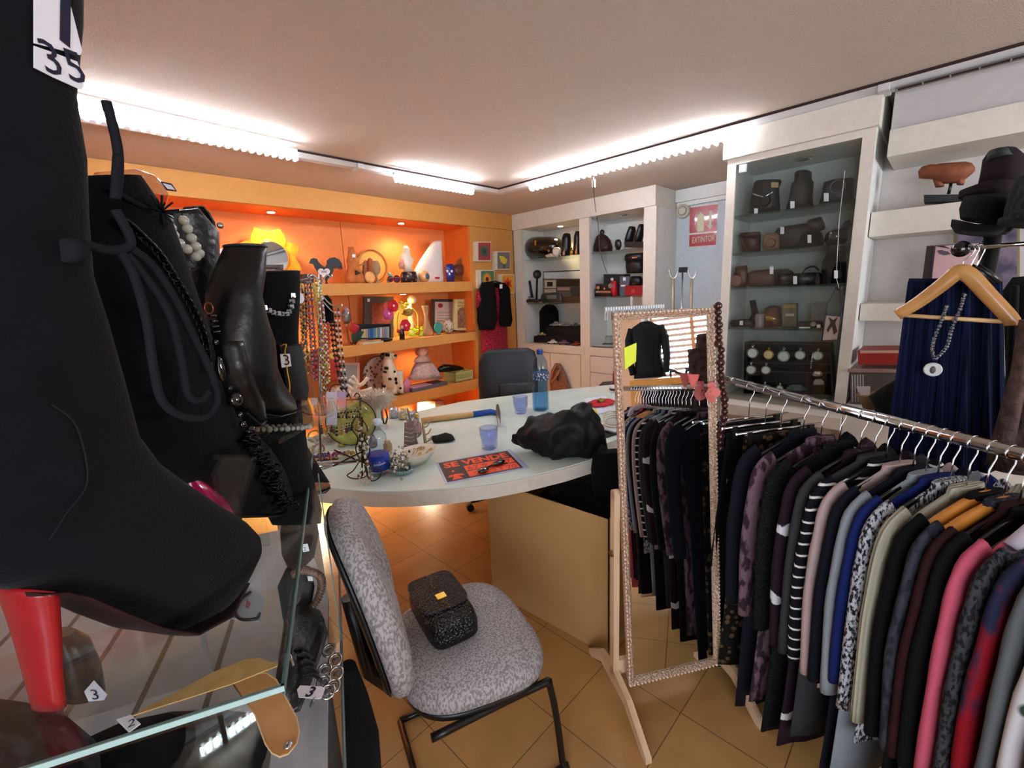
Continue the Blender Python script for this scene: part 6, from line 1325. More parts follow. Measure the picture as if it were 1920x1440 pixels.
t.part('backrest',G().loft(P,[(1121,790,1160,790,.02),(1120,735,1160,735,.025),(1123,722,1160,722,.025),(1130,716,1160,715,.015)],16),M('dark_maroon_vinyl','2a1418',.4))
c=P.p(1140,780);cb_=np.array([c[0],c[1],0])
t.part('seat',G().box(cb_+(0.16,.10,.45),(.36,.36,.04),rz=32),M('dark_maroon_vinyl','2a1418',.4))
for sx,sy in((-1,-1),(1,-1),(1,1),(-1,1)):
    q=cb_+(.16,.10,0)+(math.cos(.56)*.15*sx-math.sin(.56)*.15*sy,math.sin(.56)*.15*sx+math.cos(.56)*.15*sy,0);t.part('leg',G().cyl(q+Zu*.003,q+Zu*.43,.012),black)
t.part('back_post',G().tube([cb_+(.02,.03,.43),c+(0,0,.0)],.014),black);t.done()
P=XP(XB-.03)
t=T('leather_sling_bag','tan snakeskin leather bag hanging against the lower cupboard door','bag');sn=M('tan_snakeskin','8a5a42',.45,kind='voro',c2='6a4030',scale=50,bump=.3)
t.part('body',G().loft(P,[(1041,681,1050,682,.02),(1034,694,1058,696,.035),(1031,715,1066,718,.045),(1034,745,1072,748,.05),(1038,775,1075,778,.04)],18),sn);t.part('strap',G().tube(smoothpath(pts(XP(XB-.08),[(1044,684),(1036,700),(1034,715),(1044,706),(1050,694)]),4),.012,7),M('tan_strap','a06c50',.4));t.part('slot',G().ball(XP(XB-.10).p(1046,710),(.01,.012,.03),8,6),black);t.done()
# ---------------------------------------------------------------- jewellery corner
bw=M('antique_copper_wire','3f2a20',.35,.8);gw=M('pale_gold_wire','b59a5c',.3,.8)
P=up(608,868)
t=T('necklace_stand','tall chrome necklace tree at the left of the desk, loaded with hanging strands','jewellery stand')
t.part('pole',G().tube([P.p(600,868),P.p(600,515)],.008),chrome);q=dk(600,868);t.part('base',G().lathe((q[0],q[1],Zd),[(0,.10),(.008,.10),(.014,.07)],24),chrome)
for i,(x,y) in enumerate(((560,526),(578,520),(622,520),(640,575),(652,590))):
    t.part('arm',G().tube(smoothpath([P.p(600,522+i*9),P.p((x+600)/2,y-4),P.p(x,y),P.p(x,y-6)],4),.004,6),chrome)
t.done()
def strand(lab,path,r,mat,off,gap=1.0,mat2=None,loop=6):
    P_=P;t=T('necklace',lab,'necklace','necklaces on the chrome necklace tree')
    full=[(x-loop/2,y) for x,y in path]+[(path[-1][0],path[-1][1]+4)]+[(x+loop/2,y) for x,y in path[::-1]]
    pp_=smoothpath(pts(P_,full,off),14);g=G();g2=G();acc=0;last=pp_[0];n=0
    for p in pp_:
        if np.linalg.norm(p-last)>=2*r*gap:
            (g2 if(mat2 is not None and n%2) else g).ball(p,r,7,5);last=p;n+=1
    t.part('beads',g,mat)
    if mat2 is not None:t.part('spacer_beads',g2,mat2)
    t.part('thread',G().tube(pp_[::6],r*.25,4),bw);t.done()
B_=lambda n,h,**k:M(n,h,.25,coat=.4,**k)
strand('chunky lilac bead necklace hanging leftmost, beside the black boot shaft',[(549,585),(552,640),(556,655)],.011,B_('lilac_bead','b8a4b8'),.05)
strand('long grey metal charm necklace, second from the left',[(562,528),(568,600),(575,690)],.007,M('pewter','6a6a66',.3,.8,kind='voro',c2='2c2c2c',scale=150),.045,mat2=gw)
strand('silvery leaf necklace with pink beads in the middle of the tree',[(578,524),(584,600),(590,700)],.008,M('grey_leaf_metal','7c7e80',.3,.8),.06,mat2=B_('rose_bead','b0566e'))
strand('bronze chain necklace hanging straight behind the yellow ones',[(574,522),(576,600),(580,670)],.004,M('bronze','7a5a34',.3,.8),.03)
strand('long olive-yellow bead necklace draped over the front arm',[(588,526),(597,590),(606,720)],.0065,B_('olive_yellow_bead','b0a94e'),.085)
strand('bright lemon bead necklace beside the olive one',[(594,526),(604,600),(613,700)],.0055,B_('lemon_bead','d6cf7a'),.095)
strand('twisted white and rose bead necklace reaching lowest',[(600,560),(606,650),(610,760)],.006,B_('white_bead','ddd2d0'),.105,mat2=B_('rose_bead','b0566e'))
strand('black and white striped bead necklace at the right of the tree',[(629,580),(634,640),(645,730)],.006,B_('white_bead','ddd2d0'),.09,mat2=B_('jet_bead','121014'))
strand('thick dark plum bead necklace under the velvet pouch',[(622,600),(628,660),(640,720)],.008,B_('plum_bead','2a1420'),.06)
strand('short dark cluster necklace with pale lilac stones at its foot',[(634,690),(640,720),(648,735)],.007,B_('plum_bead','2a1420'),.08,mat2=B_('pale_lilac_stone','a29ab0'))
strand('red coral necklace between the yellow strands and the pouch',[(611,606),(612,630),(613,650)],.008,B_('coral_bead','c24a3c'),.05)
strand('gunmetal and black necklace left of the glossy black box',[(570,540),(572,620),(566,650)],.006,B_('jet_bead','121014'),.02,mat2=M('pewter2','7a7a78',.3,.8))
t=T('jewellery_pouch','black velvet pouch hanging by its cord from the necklace tree','pouch');P2_=PL(P.o-P.n*.03,P.n)
t.part('body',G().loft(P2_,[(596,556,614,553,.008),(597,565,622,562,.02),(602,590,626,588,.025),(606,608,627,605,.02)],16),blackm);t.part('cord',G().tube(pts(P2_,[(604,556),(596,542),(600,530)]),.003),black);t.done()
t=T('price_tag','small white oval price tag hanging from the necklace tree','tag');t.part('disc',G().prism(circ(P.p(563,559,.07),.016,np.cross(P.n,Zu),(0,0,1.5),16),P.n*.0015),tagw);t.done()
t=T('silk_scarf','red scarf with yellow and white petals gathered behind the necklaces','scarf')
PS_=PL(P.o-P.n*.10,P.n);t.part('folds',rough(G().loft(PS_,densify([(586,655,600,652,.02),(585,680,632,664,.03),(588,700,640,690,.03),(596,715,630,712,.015)],3),18),.02,16,5),M('red_yellow_print','c0392a',.7,kind='voro',c2='dfb84e',scale=18));t.done()
t=T('feather_boa','fluffy cream feather boa lying along the back of the desk','feather boa')
g=G();R4=random.Random(9);path=smoothpath([dk(632,738,.20),dk(655,744,.20),dk(680,748,.20),dk(705,746,.20),dk(722,742,.19)],8)
for p in path:
    for j in range(110):
        d=nz((R4.gauss(0,1),R4.gauss(0,1),R4.gauss(0,1)));L_=R4.uniform(.05,.08);s_=nz(np.cross(d,Zu))*.0022
        q=p+np.array([R4.uniform(-.02,.02),R4.uniform(-.02,.02),R4.uniform(-.01,.01)])
        g.add([q-s_,q+s_,q+d*L_*.7+s_*.8-Zu*.006,q+d*L_-Zu*.014,q+d*L_*.7-s_*.8-Zu*.006],[(0,1,2,3,4)])
t.part('down',g,M('cream_down','e6d8c8',.9,sheen=.3));t.part('core',G().tube(path,.035,8),M('cream_core','dccdbd',.9));boa=t.done()
t=T('boa_stand','low white block holding up the cream feather boa','display stand');a=dk(636,740,.20)*np.array([1,1,0])+Zu*Zd;b_=dk(715,746,.20)*np.array([1,1,0])+Zu*Zd
t.part('block',G().box(((a+b_)/2)+Zu*.09,(np.linalg.norm(b_-a)*.8,.04,.14),ax=(nz(b_-a),nz(np.cross(Zu,b_-a)),Zu)),white);t.part('foot',G().box(((a+b_)/2)+Zu*.012,(np.linalg.norm(b_-a),.06,.022),ax=(nz(b_-a),nz(np.cross(Zu,b_-a)),Zu)),white);t.done(snap=Zd)
P3_=up(650,790)
t=T('satin_glove','ivory satin gloves laid over the feather boa','gloves');P5=PL(P3_.o+P3_.n*.03,P3_.n)
for ps in([(655,712),(675,722),(690,708)],[(650,722),(672,735),(698,728)],[(648,735),(668,744),(690,742)],[(660,705),(668,715),(664,730)]):t.part('finger',G().tube(smoothpath(pts(P5,ps),4),[.012]*9,8),M('ivory_satin','e9dac8',.3,sheen=.3))
t.done()
# perfume box with tag 3
P4=FPL(.355,1.005);zr=float(PL((.36,.98,0),(.6,-.8,0)).p(520,778)[2])-.002
t=T('glossy_black_box','tall black gift box with a handwritten 3 tag and gilt cord, beside the boots','box')
k=t.part('carton',G().prism(pts(P4,[(527,662),(567,659),(581,740),(578,762),(541,758)]),-P4.n*.05),M('gloss_black_card','08080a',.45))
kt=t.part('price_tag',G().prism(pts(P4,[(527,675),(545,674),(548,697),(530,700)],.006),P4.n*.001),tagw)
o=P4.p(533,695,.0085);t.part('tag_digit',text_g('3',(P4.p(545,695)[2]*0+.030,.032),o,nz(P4.p(560,694)-P4.p(533,695)),Zu,0),ink,kt)
t.part('gilt_cord',G().tube(smoothpath(pts(P4,[(527,660),(538,657),(536,672),(541,710),(545,735),(543,760)],.006),4),.0018,5),gold);t.done(snap=zr+.0005)
one('acrylic_column','clear acrylic bangle column between the black box and the necklaces','display stand',lth(up(585,850),588,[(850,17),(770,17),(752,15),(700,15),(640,15)],22),pane('acrylic_clear','eef4f6'),snap=Zd)
# earring frame
P=up(640,880)
t=T('earring_rack','dark wire two-tier earring rack with scrolled ends','jewellery stand')
for (x1,y1),(x2,y2) in(((618,768),(680,762)),((598,794),(678,785)),((618,797),(676,796))):t.part('rail',G().tube(pts(P,[(x1,y1),(x2,y2)]),.0045,6),bw)
for x1,y1,x2,y2 in((600,794,604,880),(677,760,676,860),(650,765,652,800),(626,882,690,878),(628,858,690,884),(690,856,626,888)):t.part('strut',G().tube(pts(P,[(x1,y1),(x2,y2)]),.004,6),bw)
t.part('scroll',G().tube(smoothpath(pts(P,[(664,770),(650,745),(636,736),(622,742),(618,768)]),5),.0025,6),bw);t.part('scroll',G().tube(smoothpath(pts(P,[(672,764),(676,756),(670,752),(666,758)]),5),.003,6),bw);t.part('scroll',G().tube(smoothpath(pts(P,[(598,794),(576,790),(566,782),(572,776),(578,784)]),5),.003,6),bw)
t.done(snap=Zd)
R5=random.Random(4)
ec=[B_('jet_bead','121014'),gw,B_('amber_bead','a8752a'),silver,B_('garnet_bead','6a1420'),B_('smoke_bead','55504c')]
for i in range(16):
    x=603+i*4.7;y0=795-(x-600)*.1;L_=R5.uniform(14,27);m_=ec[i%6];PP=PL(P.o+P.n*.012,P.n)
    t=T('earring',['jet black','gilt','amber','silver','garnet red','smoky'][i%6]+' drop earring on the lower earring rail, '+['first','second','third','fourth','fifth','sixth','seventh','eighth','ninth','tenth','eleventh','twelfth','thirteenth','fourteenth','fifteenth','sixteenth'][i]+' from left','earring','drop earrings on the wire rack')
    t.part('drops',G().tube(pts(PP,[(x,y0),(x,y0+L_)]),.0012,4),gw)
    g=G()
    for j in range(4):g.ball(PP.p(x,y0+4+L_*j/4),.0045+.001*j,7,5)
    t.part('stones',g,m_);t.done()
for i,(x,y,w_,h_,m_,l) in enumerate(((622,735,20,62,M('lilac_card','c9bfce',.6),'tall lilac earring card clipped at the rack centre'),(641,735,15,28,M('violet_card','b29ac2',.6),'violet triangular earring card behind the rack'),(606,755,9,22,B_('zebra_bead','8c7a70',kind='stripe',c2='1c1818',scale=60),'brown striped bracelet hanging at the rack left end'))):
    one('earring_card',l,'card',rbox(PL(P.o+P.n*(.02+.006*i),P.n),x-w_/2,y,x+w_/2,y+h_,.004),m_)
P=up(665,850)
t=T('glass_plate','round olive-green glass plate standing behind the earring rack','plate');PB_=PL(P.o-P.n*.14,P.n);c=PB_.p(660,800)
t.part('disc',G().lathe(c,[(-.006,.10),(0,.13),(.006,.13)],30,axis=-PB_.n),M('olive_glass','8a8a3c',.15,coat=.5,kind='noise',c2='c4bb66',scale=12));t.part('rim',G().tube(circ(c,.131,np.cross(PB_.n,Zu),(0,0,1),30),.003,5,closed=True),bw);t.done(snap=Zd)
q=dk(630,862);t=T('jewellery_tray','white oval china tray heaped with purple, pink and gold beads','tray')
def ov_(c,a,b,z,n=30,ax=(1,-.75)):
    u=nz((ax[0],ax[1],0));v=np.cross(Zu,u);return [np.array([c[0],c[1],z])+u*a*math.cos(x)+v*b*math.sin(x) for x in np.linspace(0,2*math.pi,n,endpoint=False)]
t.part('dish',G().rings([ov_(q,.12,.06,Zd),ov_(q,.15,.08,Zd+.025),ov_(q,.143,.074,Zd+.024),ov_(q,.12,.06,Zd+.01)]),M('white_china','d8d4cc',.2,coat=.5))
for j,(m_,dx) in enumerate(((B_('violet_beads','3a2470'),-.07),(B_('fuchsia_beads','8c2c5c'),0.0),(B_('gold_beads','a88a34'),.07))):
    g=G();u=nz((1,-.75,0))
    for i in range(22):g.ball(np.array([q[0],q[1],Zd+.026])+u*(dx+R5.uniform(-.03,.03))+np.array([R5.uniform(-.02,.02),R5.uniform(-.02,.02),R5.uniform(0,.008)]),.007,7,5)
    t.part('bead_heap',g,m_,0)
t.done()
P=up(685,905)
t=T('wire_mannequin','small copper-wire dress form jewellery holder at the near desk edge','jewellery stand')
t.part('bust',G().tube(smoothpath(pts(P,[(668,790),(660,810),(672,830),(668,850),(676,868),(690,868),(694,850),(684,830),(690,812),(678,792)]),6),.0032,6,closed=True),bw)
for ps in([(678,868),(664,890),(652,900),(668,906),(690,898),(682,870)],[(684,868),(700,885),(716,890),(710,905),(694,908),(684,880)],[(676,830),(680,850),(683,870)],[(688,868),(686,890),(676,906)],[(672,845),(690,852)],[(668,815),(688,822)]):t.part('wire',G().tube(smoothpath(pts(P,ps),5),.0028,6),bw)
t.part('pole',G().tube(pts(P,[(680,900),(680,790)]),.004,6),bw);t.done(snap=Zd)
t=T('charm_necklace','cluster of clear and amber charms draped on the copper wire dress form','necklace');g=G();g2=G();PF=PL(P.o+P.n*.02,P.n)
for i in range(46):
    x=R5.gauss(682,7);y=R5.uniform(800,905);(g if i%2 else g2).ball(PF.p(x,y),R5.uniform(.004,.0075),7,5)
t.part('clear_charms',g,M('clear_charm','cfc6ba',.1,coat=1));t.part('amber_charms',g2,B_('topaz_charm','7a5a3c'));t.done()
P=up(700,800)
t=T('wire_figure','slender dark wire figure holding chains behind the small water bottle','jewellery stand');PB_=P
for ps in([(716,762),(713,775),(718,792),(722,815)],[(716,762),(722,780),(728,800),(724,815)],[(708,765),(716,761),(724,765)],[(712,762),(720,768)]):t.part('wire',G().tube(smoothpath(pts(PB_,ps),4),.005,6),bw)
t.part('chain_bundle',G().loft(PB_,[(712,770,720,770,.01),(709,790,720,790,.012),(712,806,722,806,.01)]),B_('mauve_chain','8c7068'));t.done(snap=Zd)
# boat dish with ring trees
q=dk(778,868)
t=T('boat_dish','deep white boat-shaped ceramic dish full of gilt earrings','dish')
ax_=(1,.05);t.part('dish',G().rings([ov_(q,.07,.045,Zd,ax=ax_),ov_(q,.105,.07,Zd+.035,ax=ax_),ov_(q,.125,.085,Zd+.062,ax=ax_),ov_(q,.117,.078,Zd+.062,ax=ax_),ov_(q,.09,.06,Zd+.04,ax=ax_)]),M('ivory_ceramic','ddd6c4',.25,coat=.5))
g=G()
for i in range(26):
    c=np.array([q[0]+R5.uniform(-.09,.09),q[1]+R5.uniform(-.05,.05),Zd+.052]);g.tube(circ(c,.008,nz((R5.random(),R5.random(),.3)),nz((R5.random(),-R5.random(),.5)),10),.0015,4,closed=True)
t.part('gilt_hoops',g,gold);t.done()
for i,(xb_,xt,yt,l) in enumerate(((800,792,792,'tallest pale gold ring tree standing in the boat-shaped dish'),(784,764,765,'silver-grey ring tree left of the tallest one'),(776,762,780,'thin silver ring tree at the left of the boat-shaped dish'))):
    P=PL(dk(xb_,845)+(0,0,.04),(-.6,-.8,0));a=P.p(xb_,845);b_=P.p(xt,yt)
    t=T('ring_tree',l,'jewellery stand','ring trees in the boat dish');m_=[M('champagne_metal','a8956a',.35,.6),M('grey_silver','8f8c84',.3,.7),silver][i]
    t.part('trunk',G().tube([a,(a+b_)/2,b_],[.010,.008,.005],8),m_)
    for f in(.3,.55,.8):
        c=a+(b_-a)*f;t.part('branch',G().tube([c,c+np.array([.02,-.01,.008]),c+np.array([.032,-.016,.03])],.004,6),m_)
    t.done()
P=PL(dk(765,850),(-.6,-.8,0))
t=T('ladder_display','mauve-brown ladder of chains standing behind the ring trees','jewellery stand');t.part('panel',G().prism(pts(P,[(757,782),(775,778),(778,838),(756,840)]),-P.n*.01),M('mauve_brown','8a706a',.5))
for i in range(6):t.part('rung',G().tube(pts(P,[(758,790+i*8),(770,793+i*8),(777,788+i*8)],.008),.0025,5),silver)
t.done(snap=Zd)
t=T('pink_perfume_bottle','small domed pink glass bottle behind the ring trees','bottle');t.part('body',lth(up(782,815),782,[(822,9),(812,11),(802,9),(794,4),(790,3)]),M('pink_glass','c9a0a8',.05,trans=.7,ior=1.2));t.part('stopper',lth(up(782,815),782,[(790,4),(784,4),(782,2)]),gold);t.done(snap=Zd)
for i,(x,y,l) in enumerate(((738,770,'blue-tinted jewellery sachet, leftmost behind the ring trees'),(757,772,'gold-speckled jewellery sachet, middle of three'),(776,777,'silver-blue jewellery sachet, rightmost of three'))):
    P=up(x,y+14);one('jewellery_sachet',l,'packet',rough(G().loft(P,[(x-9,y+14,x+9,y+14,.02),(x-11,y+4,x+10,y+4,.025),(x-8,y-6,x+8,y-6,.012)],16),.01,40,i),M('sachet_%d'%i,['a4a8c0','c2b08a','8fa0c4'][i],.2,.3,kind='voro',c2='e6e0d8',scale=80),snap=Zd,group='shiny sachets behind the ring trees')
t=T('silver_necklace_heap','tangle of silver and greenish chains beside the small water bottle','necklace');g=G();g2=G();g3=G()
for i in range(150):
    c=dk(R5.gauss(749,9),R5.gauss(868,10),R5.uniform(.0,.06)*(1 if i%3 else 2.2));(g,g2,g3)[i%3].ball(c,R5.uniform(.004,.009),6,4)
t.part('silver_beads',g,silver);t.part('green_glass_beads',g2,B_('sage_bead','8f9a7c'));t.part('teal_beads',g3,B_('dark_teal_bead','3a5a5c'));t.done(snap=Zd)
t=T('bead_bracelet','pale turquoise stone bracelet lying in front of the silver tangle','bracelet');g=G()
for i in range(26):
    a=i*2*math.pi/26;g.ball(dk(752+20*math.cos(a),880+8*math.sin(a),.008),.009,8,5)
t.part('beads',g,B_('turquoise_stone','7fa2a8'));t.part('cord',G().tube([dk(752+20*math.cos(a),880+8*math.sin(a),.008) for a in np.linspace(0,2*math.pi,24,endpoint=False)],.002,5,closed=True),bw);t.done(snap=Zd)
# more of the jewellery clutter
P=up(640,880);PQ=PL(P.o+P.n*.016,P.n)
for i in range(10):
    x=621+i*6.2;L_=R5.uniform(10,18);y0=768-(x-618)*.1;m_=ec[(i*2+1)%6]
    t=T('earring',['gilt','silver','smoky'][i%3]+' hoop earring on the upper rail, '+['first','second','third','fourth','fifth','sixth','seventh','eighth','ninth','tenth'][i]+' from left','earring','hoop earrings on the wire rack')
    c=PQ.p(x,y0+6);t.part('hoop',G().tube(circ(c,.010,nz(np.cross(P.n,Zu)),(0,0,1.2),14),.0014,5,closed=True),[gw,silver,M('gunmetal','4a4a4c',.3,.8)][i%3])
    t.part('drop',G().ball(PQ.p(x,y0+L_),(.005,.005,.008),7,5),m_);t.done()
for i,(x,y,r,m_,l) in enumerate(((588,812,.033,gold,'wide gilt bangle leaning at the left end of the china tray'),(578,830,.036,M('crystal_bangle','c8c4c0',.1,coat=1),'crystal bangle leaning against the acrylic column'),(596,838,.030,B_('rose_bangle','9c6a64'),'rose-coloured bangle behind the gilt one'))):
    P_=up(x,y+18);c=P_.p(x,y);u=nz(np.cross(P_.n,Zu))*.8+P_.n*.3;one('bangle',l,'bracelet',G().tube(circ((c[0],c[1],Zd+r+.006),r,nz(u),Zu,26),.0055,8,closed=True),m_,snap=Zd)
t=T('crystal_dish','clear cut-glass dish full of pale stones behind the china tray','dish');q=dk(620,830);t.part('bowl',G().lathe((q[0],q[1],Zd),[(0,.05),(.01,.06),(.05,.085),(.05,.078),(.014,.05)],22),pane('cut_glass','f0f0ee'));g=G()
for i in range(40):
    a=R5.uniform(0,6.28);r=R5.uniform(0,.055);g.ball((q[0]+r*math.cos(a),q[1]+r*math.sin(a),Zd+.02+R5.uniform(0,.025)),.008,6,4)
t.part('stones',g,M('blush_stones','b89a90',.25,coat=.5));t.done()
for i,(x,y,m_,l) in enumerate(((642,836,'c8b27a','small brass-lidded jar behind the bead tray'),(700,838,'8a8f96','small pewter jar behind the water bottle'),(728,846,'b8a27a','champagne-coloured trinket jar right of the water bottle'))):
    P_=up(x,y);one('trinket_jar',l,'jar',lth(P_,x,[(y,7),(y-4,8.5),(y-14,8),(y-17,5),(y-20,6),(y-22,2)],16),M('jar_%d'%i,m_,.3,.5),snap=Zd)
t=T('stone_necklace','coil of pale amber stones lying at the foot of the ring trees','necklace');g=G()
for i in range(34):
    a=i*.42;g.ball(dk(728+(14-i*.2)*math.cos(a),858+(6-i*.1)*math.sin(a),.006+.0004*i),.0065,7,5)
t.part('stones',g,B_('pale_amber_stone','b89860'));t.part('thread',G().tube([dk(728+13*math.cos(a),858+5*math.sin(a),.008) for a in np.linspace(0,6.2,20)],.0015,4),bw);t.done(snap=Zd)
# ================================================================ FOREGROUND VITRINE AND BOOTS (left)
va=nz((.41,.912,0));vb=nz((-.912,.41,0));ZS=1.18
def vq(u,v,z):return np.array([.097,.43,0])+va*u+vb*v+Zu*z      # u away from the viewer, v to the left, from the near right corner
t=T('glass_vitrine','glass display counter at the left crowded with boots, bags and chains','display counter')
egm=M('glass_edge','56706d',.3)
for z,u1,lbl in((ZS,.80,0),):
    k=t.part('glass_top',G().prism([vq(0,0,z),vq(0,.95,z),vq(u1,.95,z),vq(u1,0,z)],(0,0,-.010)),clear)
    t.part('glass_edge',G().prism([vq(-.001,-.001,z),vq(-.001,.95,z),vq(.003,.95,z),vq(.003,-.001,z)],(0,0,-.006)),M('glass_edge_bright','9db8b4',.3),k);t.part('glass_edge',G().prism([vq(0,-.001,z),vq(0,.002,z),vq(u1,.002,z),vq(u1,-.001,z)],(0,0,-.0102)),egm,k)
k=t.part('glass_shelf',G().prism([vq(.04,-.02,.80),vq(.04,.9,.80),vq(.80,.9,.80),vq(.80,-.02,.80)],(0,0,-.010)),clear)
t.part('glass_edge',G().prism([vq(.04,-.023,.80),vq(.04,-.018,.80),vq(.80,-.018,.80),vq(.80,-.023,.80)],(0,0,-.0102)),M('glass_edge_grey','6f7f80',.2,coat=.4),k)
t.part('glass_pane',G().prism([vq(.52,-.02,.801),vq(.52,.9,.801),vq(.52,.9,1.17),vq(.52,-.02,1.17)],va*.006),clear)
t.part('pane_edge',G().prism([vq(.519,-.022,.801),vq(.527,-.022,.801),vq(.527,-.022,1.2),vq(.519,-.022,1.2)],vb*.002),egm)
sw=M('slatted_white_base','b5b2ba',.7)
t.part('base_board',G().prism([vq(.0,.02,.70),vq(.0,.95,.70),vq(1.35,.95,.70),vq(1.35,.12,.70),vq(.85,.02,.70)],(0,0,-.02)),sw)
g=G()
for i in range(6):g.prism([vq(.0,.12+.14*i,.7012),vq(.0,.132+.14*i,.7012),vq(1.3,.132+.14*i,.7012),vq(1.3,.12+.14*i,.7012)],(0,0,-.0005))
t.part('board_grooves',g,M('groove_grey','6c6660',.8))
for u,v in((.06,.06),(.78,.06),(.06,.88),(1.28,.88)):t.part('leg',G().cyl(vq(u,v,.002),vq(u,v,.679),.02),M('vitrine_leg','3a3a3c',.4))
for v in(.30,.85):t.part('support_post',G().cyl(vq(.74,v,.801),vq(.74,v,1.169),.006),chrome)
t.done()
NA=(.6,-.8,0)
PA=PL((-.07,.58,0),NA);PBt=PL((.235,.90,0),NA)
def tagp(t,pl,ps,off,k=None):return t.part('price_tag',G().prism(pts(pl,ps,off),pl.n*.0008),tagw,k)
# --- thigh boot nearest the viewer
t=T('high_heeled_boot','tall black suede thigh boot with a bright red heel, nearest the viewer','boot')
A_=densify([(-140,-90,126,-90,.055),(-140,60,124,60,.055),(-125,190,110,190,.054),(-125,300,132,305,.054),(-125,410,138,410,.052),(-125,520,150,520,.050),(-130,640,183,600,.047),(-130,760,215,705,.046),(-110,880,245,815,.046),(-85,1000,285,865,.046),(-40,1095,330,898,.046),(60,1116,372,925,.045),(150,1132,402,945,.044),(240,1168,430,962,.042),(330,1184,455,978,.038),(400,1152,477,1000,.030),(445,1088,483,1020,.018)],3)
t.part('upper',G().loft(PA,A_,28),suede)
rs_=M('red_lacquer_sole','8e0c18',.3,coat=.3)
t.part('sole',G().loft(PA,densify([(20,1108,24,1118,.035),(70,1104,72,1114,.034),(120,1112,118,1124,.033),(190,1142,186,1156,.035),(260,1170,258,1182,.037),(330,1182,330,1192,.036),(400,1150,406,1158,.03),(446,1090,452,1096,.018)],2),16),M('sole_dark_edge','26080c',.35))
t.part('heel',G().loft(PA,densify([(12,1102,88,1112,.030),(30,1150,90,1150,.027),(48,1215,94,1195,.024),(62,1280,100,1258,.020),(75,1335,108,1315,.018)],3),16),rs_)
t.part('shaft_seam',G().tube(smoothpath(pts(PA,[(10,760),(60,800),(82,900),(40,960),(5,1010)],.049),5),.0008,5),M('seam_grey','1c1c21',.8))
cord=M('black_suede_cord','1b1b20',.95)
for ps in([(138,478),(165,520),(190,600),(205,690),(222,752),(262,780),(312,782),(335,752),(322,700),(290,640),(245,560),(200,500),(160,472)],[(150,482),(205,545),(240,600),(262,680),(275,742),(300,752),(318,735)],[(110,200),(130,270),(135,320),(128,380),(134,300)],[(128,400),(160,460),(120,475),(60,462)]):
    t.part('lace',G().tube(smoothpath(pts(PA,ps,.055),6),.0045,7),cord)
t.part('lace_knot',G().loft(PL(PA.o+PA.n*.052,PA.n),densify([(112,448,118,492,.008),(132,444,140,496,.012),(152,452,158,488,.009)],2),12),cord)
k=tagp(t,PA,[(-40,-20),(22,-2),(36,30),(58,108),(54,116),(-40,95)],.056)
o=PA.p(-14,86,.0575);U_=nz(PA.p(40,104)-PA.p(-14,86));t.part('tag_digit',text_g('7',(.060,.075),PA.p(2,88,.0575),U_,nz(np.cross(PA.n,U_)),0,bold=.02),ink,k)
k=tagp(t,PA,[(-40,100),(0,112),(48,128),(57,150),(61,172),(56,180),(0,158),(-40,140)],.056)
o=PA.p(-22,146,.0575);U_=nz(PA.p(48,166)-PA.p(-22,146));t.part('tag_digits',text_g('35',(.040,.038),o,U_,nz(np.cross(PA.n,U_)),0),ink,k)
t.done()
# --- second thigh boot
t=T('high_heeled_boot','tall black suede boot with magenta sole, draped with a black chain, second from the left','boot')
B2=densify([(120,332,235,334,.05),(112,345,256,362,.052),(118,400,300,420,.054),(130,470,328,492,.054),(140,560,366,592,.052),(150,660,398,670,.050),(175,760,420,745,.048),(230,840,455,795,.046),(290,890,498,840,.045),(350,915,530,880,.044),(400,948,548,905,.040),(450,968,558,925,.035),(520,962,563,940,.02)],3)
t.part('upper',G().loft(PBt,B2,28),suede)
t.part('heel',G().loft(PBt,densify([(334,892,350,890,.02),(338,920,372,905,.03),(345,945,402,928,.034),(352,964,434,962,.032)],3),14),M('magenta_lacquer','a0104a',.2,coat=.8))
t.part('sole',G().loft(PBt,densify([(350,960,352,968,.03),(430,963,430,972,.034),(500,963,502,970,.03),(556,946,560,950,.012)],2),12),M('sole_dark_edge','26080c',.35))
t.part('side_seam',G().tube(smoothpath(pts(PBt,[(135,360),(180,385),(215,400),(245,425)],.054),5),.003,6),cord);g=G();R6=random.Random(1);c=PBt.p(226,402,.06)
for i in range(30):
    d=nz((R6.gauss(0,1),R6.gauss(0,1),R6.gauss(0,1)));g.tube([c,c+d*.02],.0012,4)
t.part('pompom',g,cord);t.done()
PCh=PL(PBt.o+PBt.n*.062,NA)
t=T('chain_necklace','heavy black chain and faceted bead necklace draped over the second boot','necklace')
path=smoothpath(pts(PCh,[(238,418),(262,440),(300,480),(338,540),(366,590),(385,640),(392,690)]),8)
ch=M('black_chain','0d0d10',.25,.6)
for i,p in enumerate(path):
    tt=nz(path[min(i+1,len(path)-1)]-path[max(i-1,0)]);s=nz(np.cross(tt,PCh.n));s2=s if i%2 else PCh.n
    t.part('link',G().tube([p+tt*.0085*math.cos(a)+s2*.0055*math.sin(a) for a in np.linspace(0,2*math.pi,10,endpoint=False)],.0016,5,closed=True),ch)
jet=M('polished_jet','08080b',.06,coat=1)
for x,y,rx,ry in((398,592,8,3),(401,602,8,3),(402,612,9,3),(404,622,9,3),(404,642,6,6),(413,692,9,24),(431,728,5,5),(440,750,16,14),(450,778,6,6),(455,796,7,7),(470,808,11,10)):
    kk=ppm(PCh,x,y);c=PCh.p(x,y);t.part('bead',G().ball(c,(rx*kk*.9,rx*kk*.7,ry*kk),12,8),jet)
t.part('ring',G().tube(circ(PCh.p(391,578),.008,np.cross(PCh.n,Zu),(0,0,1),14),.0012,5,closed=True),M('copper_ring','8a4a30',.3,.8))
path=smoothpath(pts(PCh,[(466,815),(478,850),(500,880),(510,905),(525,930),(548,945)]),5)
g=G()
